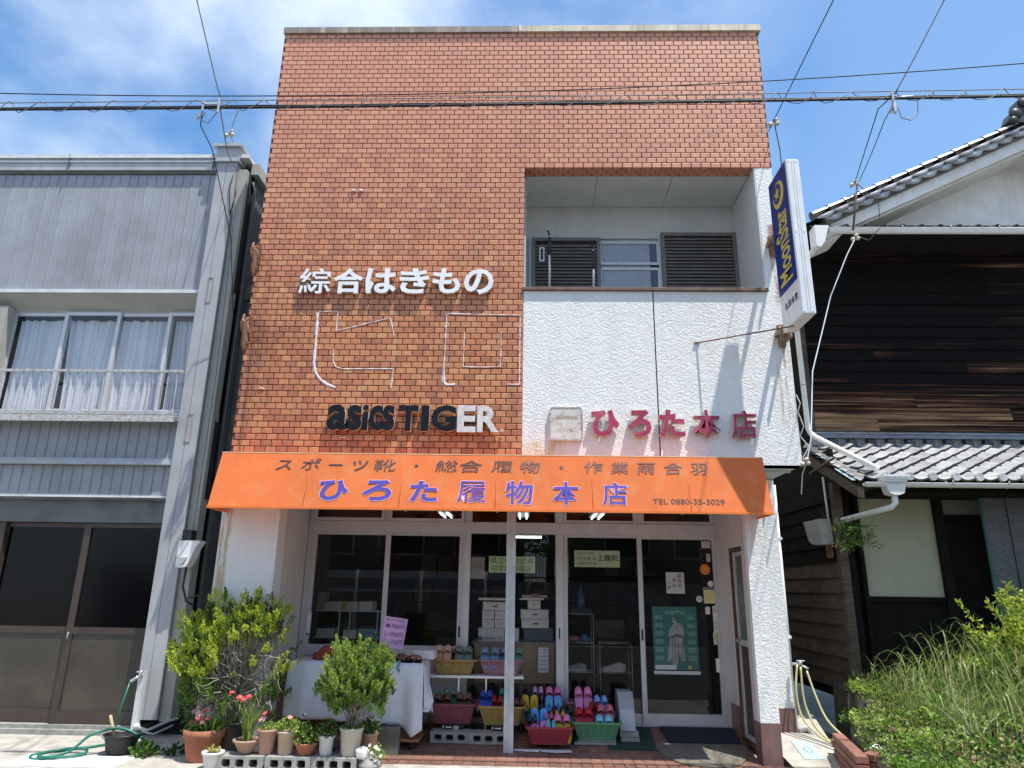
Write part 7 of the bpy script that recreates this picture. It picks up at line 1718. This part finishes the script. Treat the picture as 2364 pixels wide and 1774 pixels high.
b=MB(); b.tube([(7.62,1.52,6.35),(7.80,1.58,7.12)],.014,8); tag(b.build('roof_pole',M['oldwood']),'slim grey pole leaning at the high eave of the timber house','pole')
insul((7.62,1.50,6.22),'white porcelain insulators under the high gutter',1.1)
wire([(7.66,1.50,6.24),(7.78,1.45,6.15),(7.95,1.42,6.35),(7.98,1.45,6.75),(7.80,1.55,7.08)],.006,'thin loop of wire hanging round the leaning roof pole',wm)
wire([(7.60,1.48,6.18),(7.42,1.38,5.9),(7.05,1.2,5.217),(6.45,.6,4.0),(6.14,.1,3.086),(6.03,.02,2.80)],.008,'pale blue-grey cable slanting down to the lower right corner of the shop',pm('blue_grey_cable',(.38,.43,.48),.5,.1,6))
wire([(5.995,.0,3.55),(6.02,-.02,3.45),(5.99,-.01,3.36),(6.03,-.02,3.2),(5.99,0,3.1),(6.06,-.03,2.98),(5.99,-.02,2.87),(6.0,-.02,2.78),(5.98,.02,2.70),(5.96,.05,2.5)],.006,'kinked pale wire hanging down the right edge of the roughcast',pm('pale_wire',(.55,.54,.50),.5,.1,6))
insul((6.0,-.03,2.82),'small white insulators at the lower right corner of the roughcast',.9)
# ---------------------------------------------------------------- the far side of the street (behind the viewer, seen in the glass)
rw=thing('retaining_wall','grey concrete block retaining wall across the street','wall',(2,-13.2,0))
b=MB(); bh,bl=.195,.395
for r_ in range(9):
    for c in range(64):
        x=-10+c*.40+(r_%2)*.2; b.bbox(x,x+bl,-13.3,-13.1,r_*.2-.1,r_*.2+bh-.1,.004)
b.build('block_field',M['block'],rw,kind='stuff'); b=MB(); b.box(-10,16,-13.29,-13.12,-.1,1.7); b.build('mortar_core',M['concrete'],rw)
gr=thing('guard_rail','white guard rail across the street','guard rail',(2,-12,0)); b=MB()
b.box(-10,2.5,-12.06,-11.98,1.72,1.95); b.box(-10,2.5,-12.04,-12.0,1.35,1.42); b.build('rail_beam',M['white'],gr)
for k in range(7): b=MB(); b.tube([(-9.5+k*1.9,-11.95,-.1),(-9.5+k*1.9,-11.95,1.97)],.05,8); b.build('rail_post',M['white'],gr)
fe=thing('bar_fence','dark bar fence on top of the retaining wall across the street','fence',(2,-13.2,1.7)); b=MB(); b.box(-10,16,-13.22,-13.18,2.6,2.64); b.box(-10,16,-13.22,-13.18,1.8,1.84); b.build('fence_rail',M['black'],fe); b=MB()
for k in range(240): x=-10+k*.108; b.box(x,x+.02,-13.21,-13.19,1.7,2.75)
b.build('bar_field',M['black'],fe,kind='stuff')
oh=thing('far_house','dark-boarded house with a tiled roof across the street','building',(3,-20,1.7))
b=MB(); b.box(-6,3,-22,-17,1.6,5.2); b.box(5,14,-23,-17.5,1.6,6.0); b.build('wall',M['oldwood'],oh)
b=MB(); b.prismx([(-22.8,5.1),(-19.5,6.9),(-16.3,5.1)],-6.6,3.6); b.prismx([(-23.6,5.9),(-20.2,7.9),(-16.8,5.9)],4.4,14.6); b.build('roof',M['rtiled'],oh)
for k,x in enumerate((-5,-2.4,.4,6,8.6,11.4)):
    w_=frame(MB(),x,x+1.7,2.6,4.0,-16.99 if k<3 else -17.49,-16.93 if k<3 else -17.43,.06).build('window',M['alu'],oh); y=-16.95 if k<3 else -17.45
    MB().quad((x+1.64,y,2.66),(x+.06,y,2.66),(x+.06,y,3.94),(x+1.64,y,3.94)).build('pane',M['glass_d'],w_)
for k,(x,y,h) in enumerate(((-9,-17,6.5),(3.9,-16,5.6),(15.5,-17,7))):
    t=thing('garden_tree','leafy garden tree across the street, '+['on the left','between the two houses','on the right'][k],'tree',(x,y,1.6),'trees across the street')
    tk=MB(); tk.tube([(x,y,1.5),(x+.1,y,h*.55),(x-.1,y+.1,h*.8)],[.16,.11,.05],8); tk.build('trunk',M['oldwood'],t)
    m_=MB(); rr_=random.Random(k)
    for q in range(2600):
        v=rv(rr_)*rr_.uniform(.5,1)**.5; leaf(m_,Vector((x+v.x*1.7,y+v.y*1.5,h*.72+v.z*1.5)),rv(rr_),rv(rr_),.14,.08,rr_.choice([0,1]))
    m_.build('crown',[M['leaf_g'],M['leaf_d']],t)
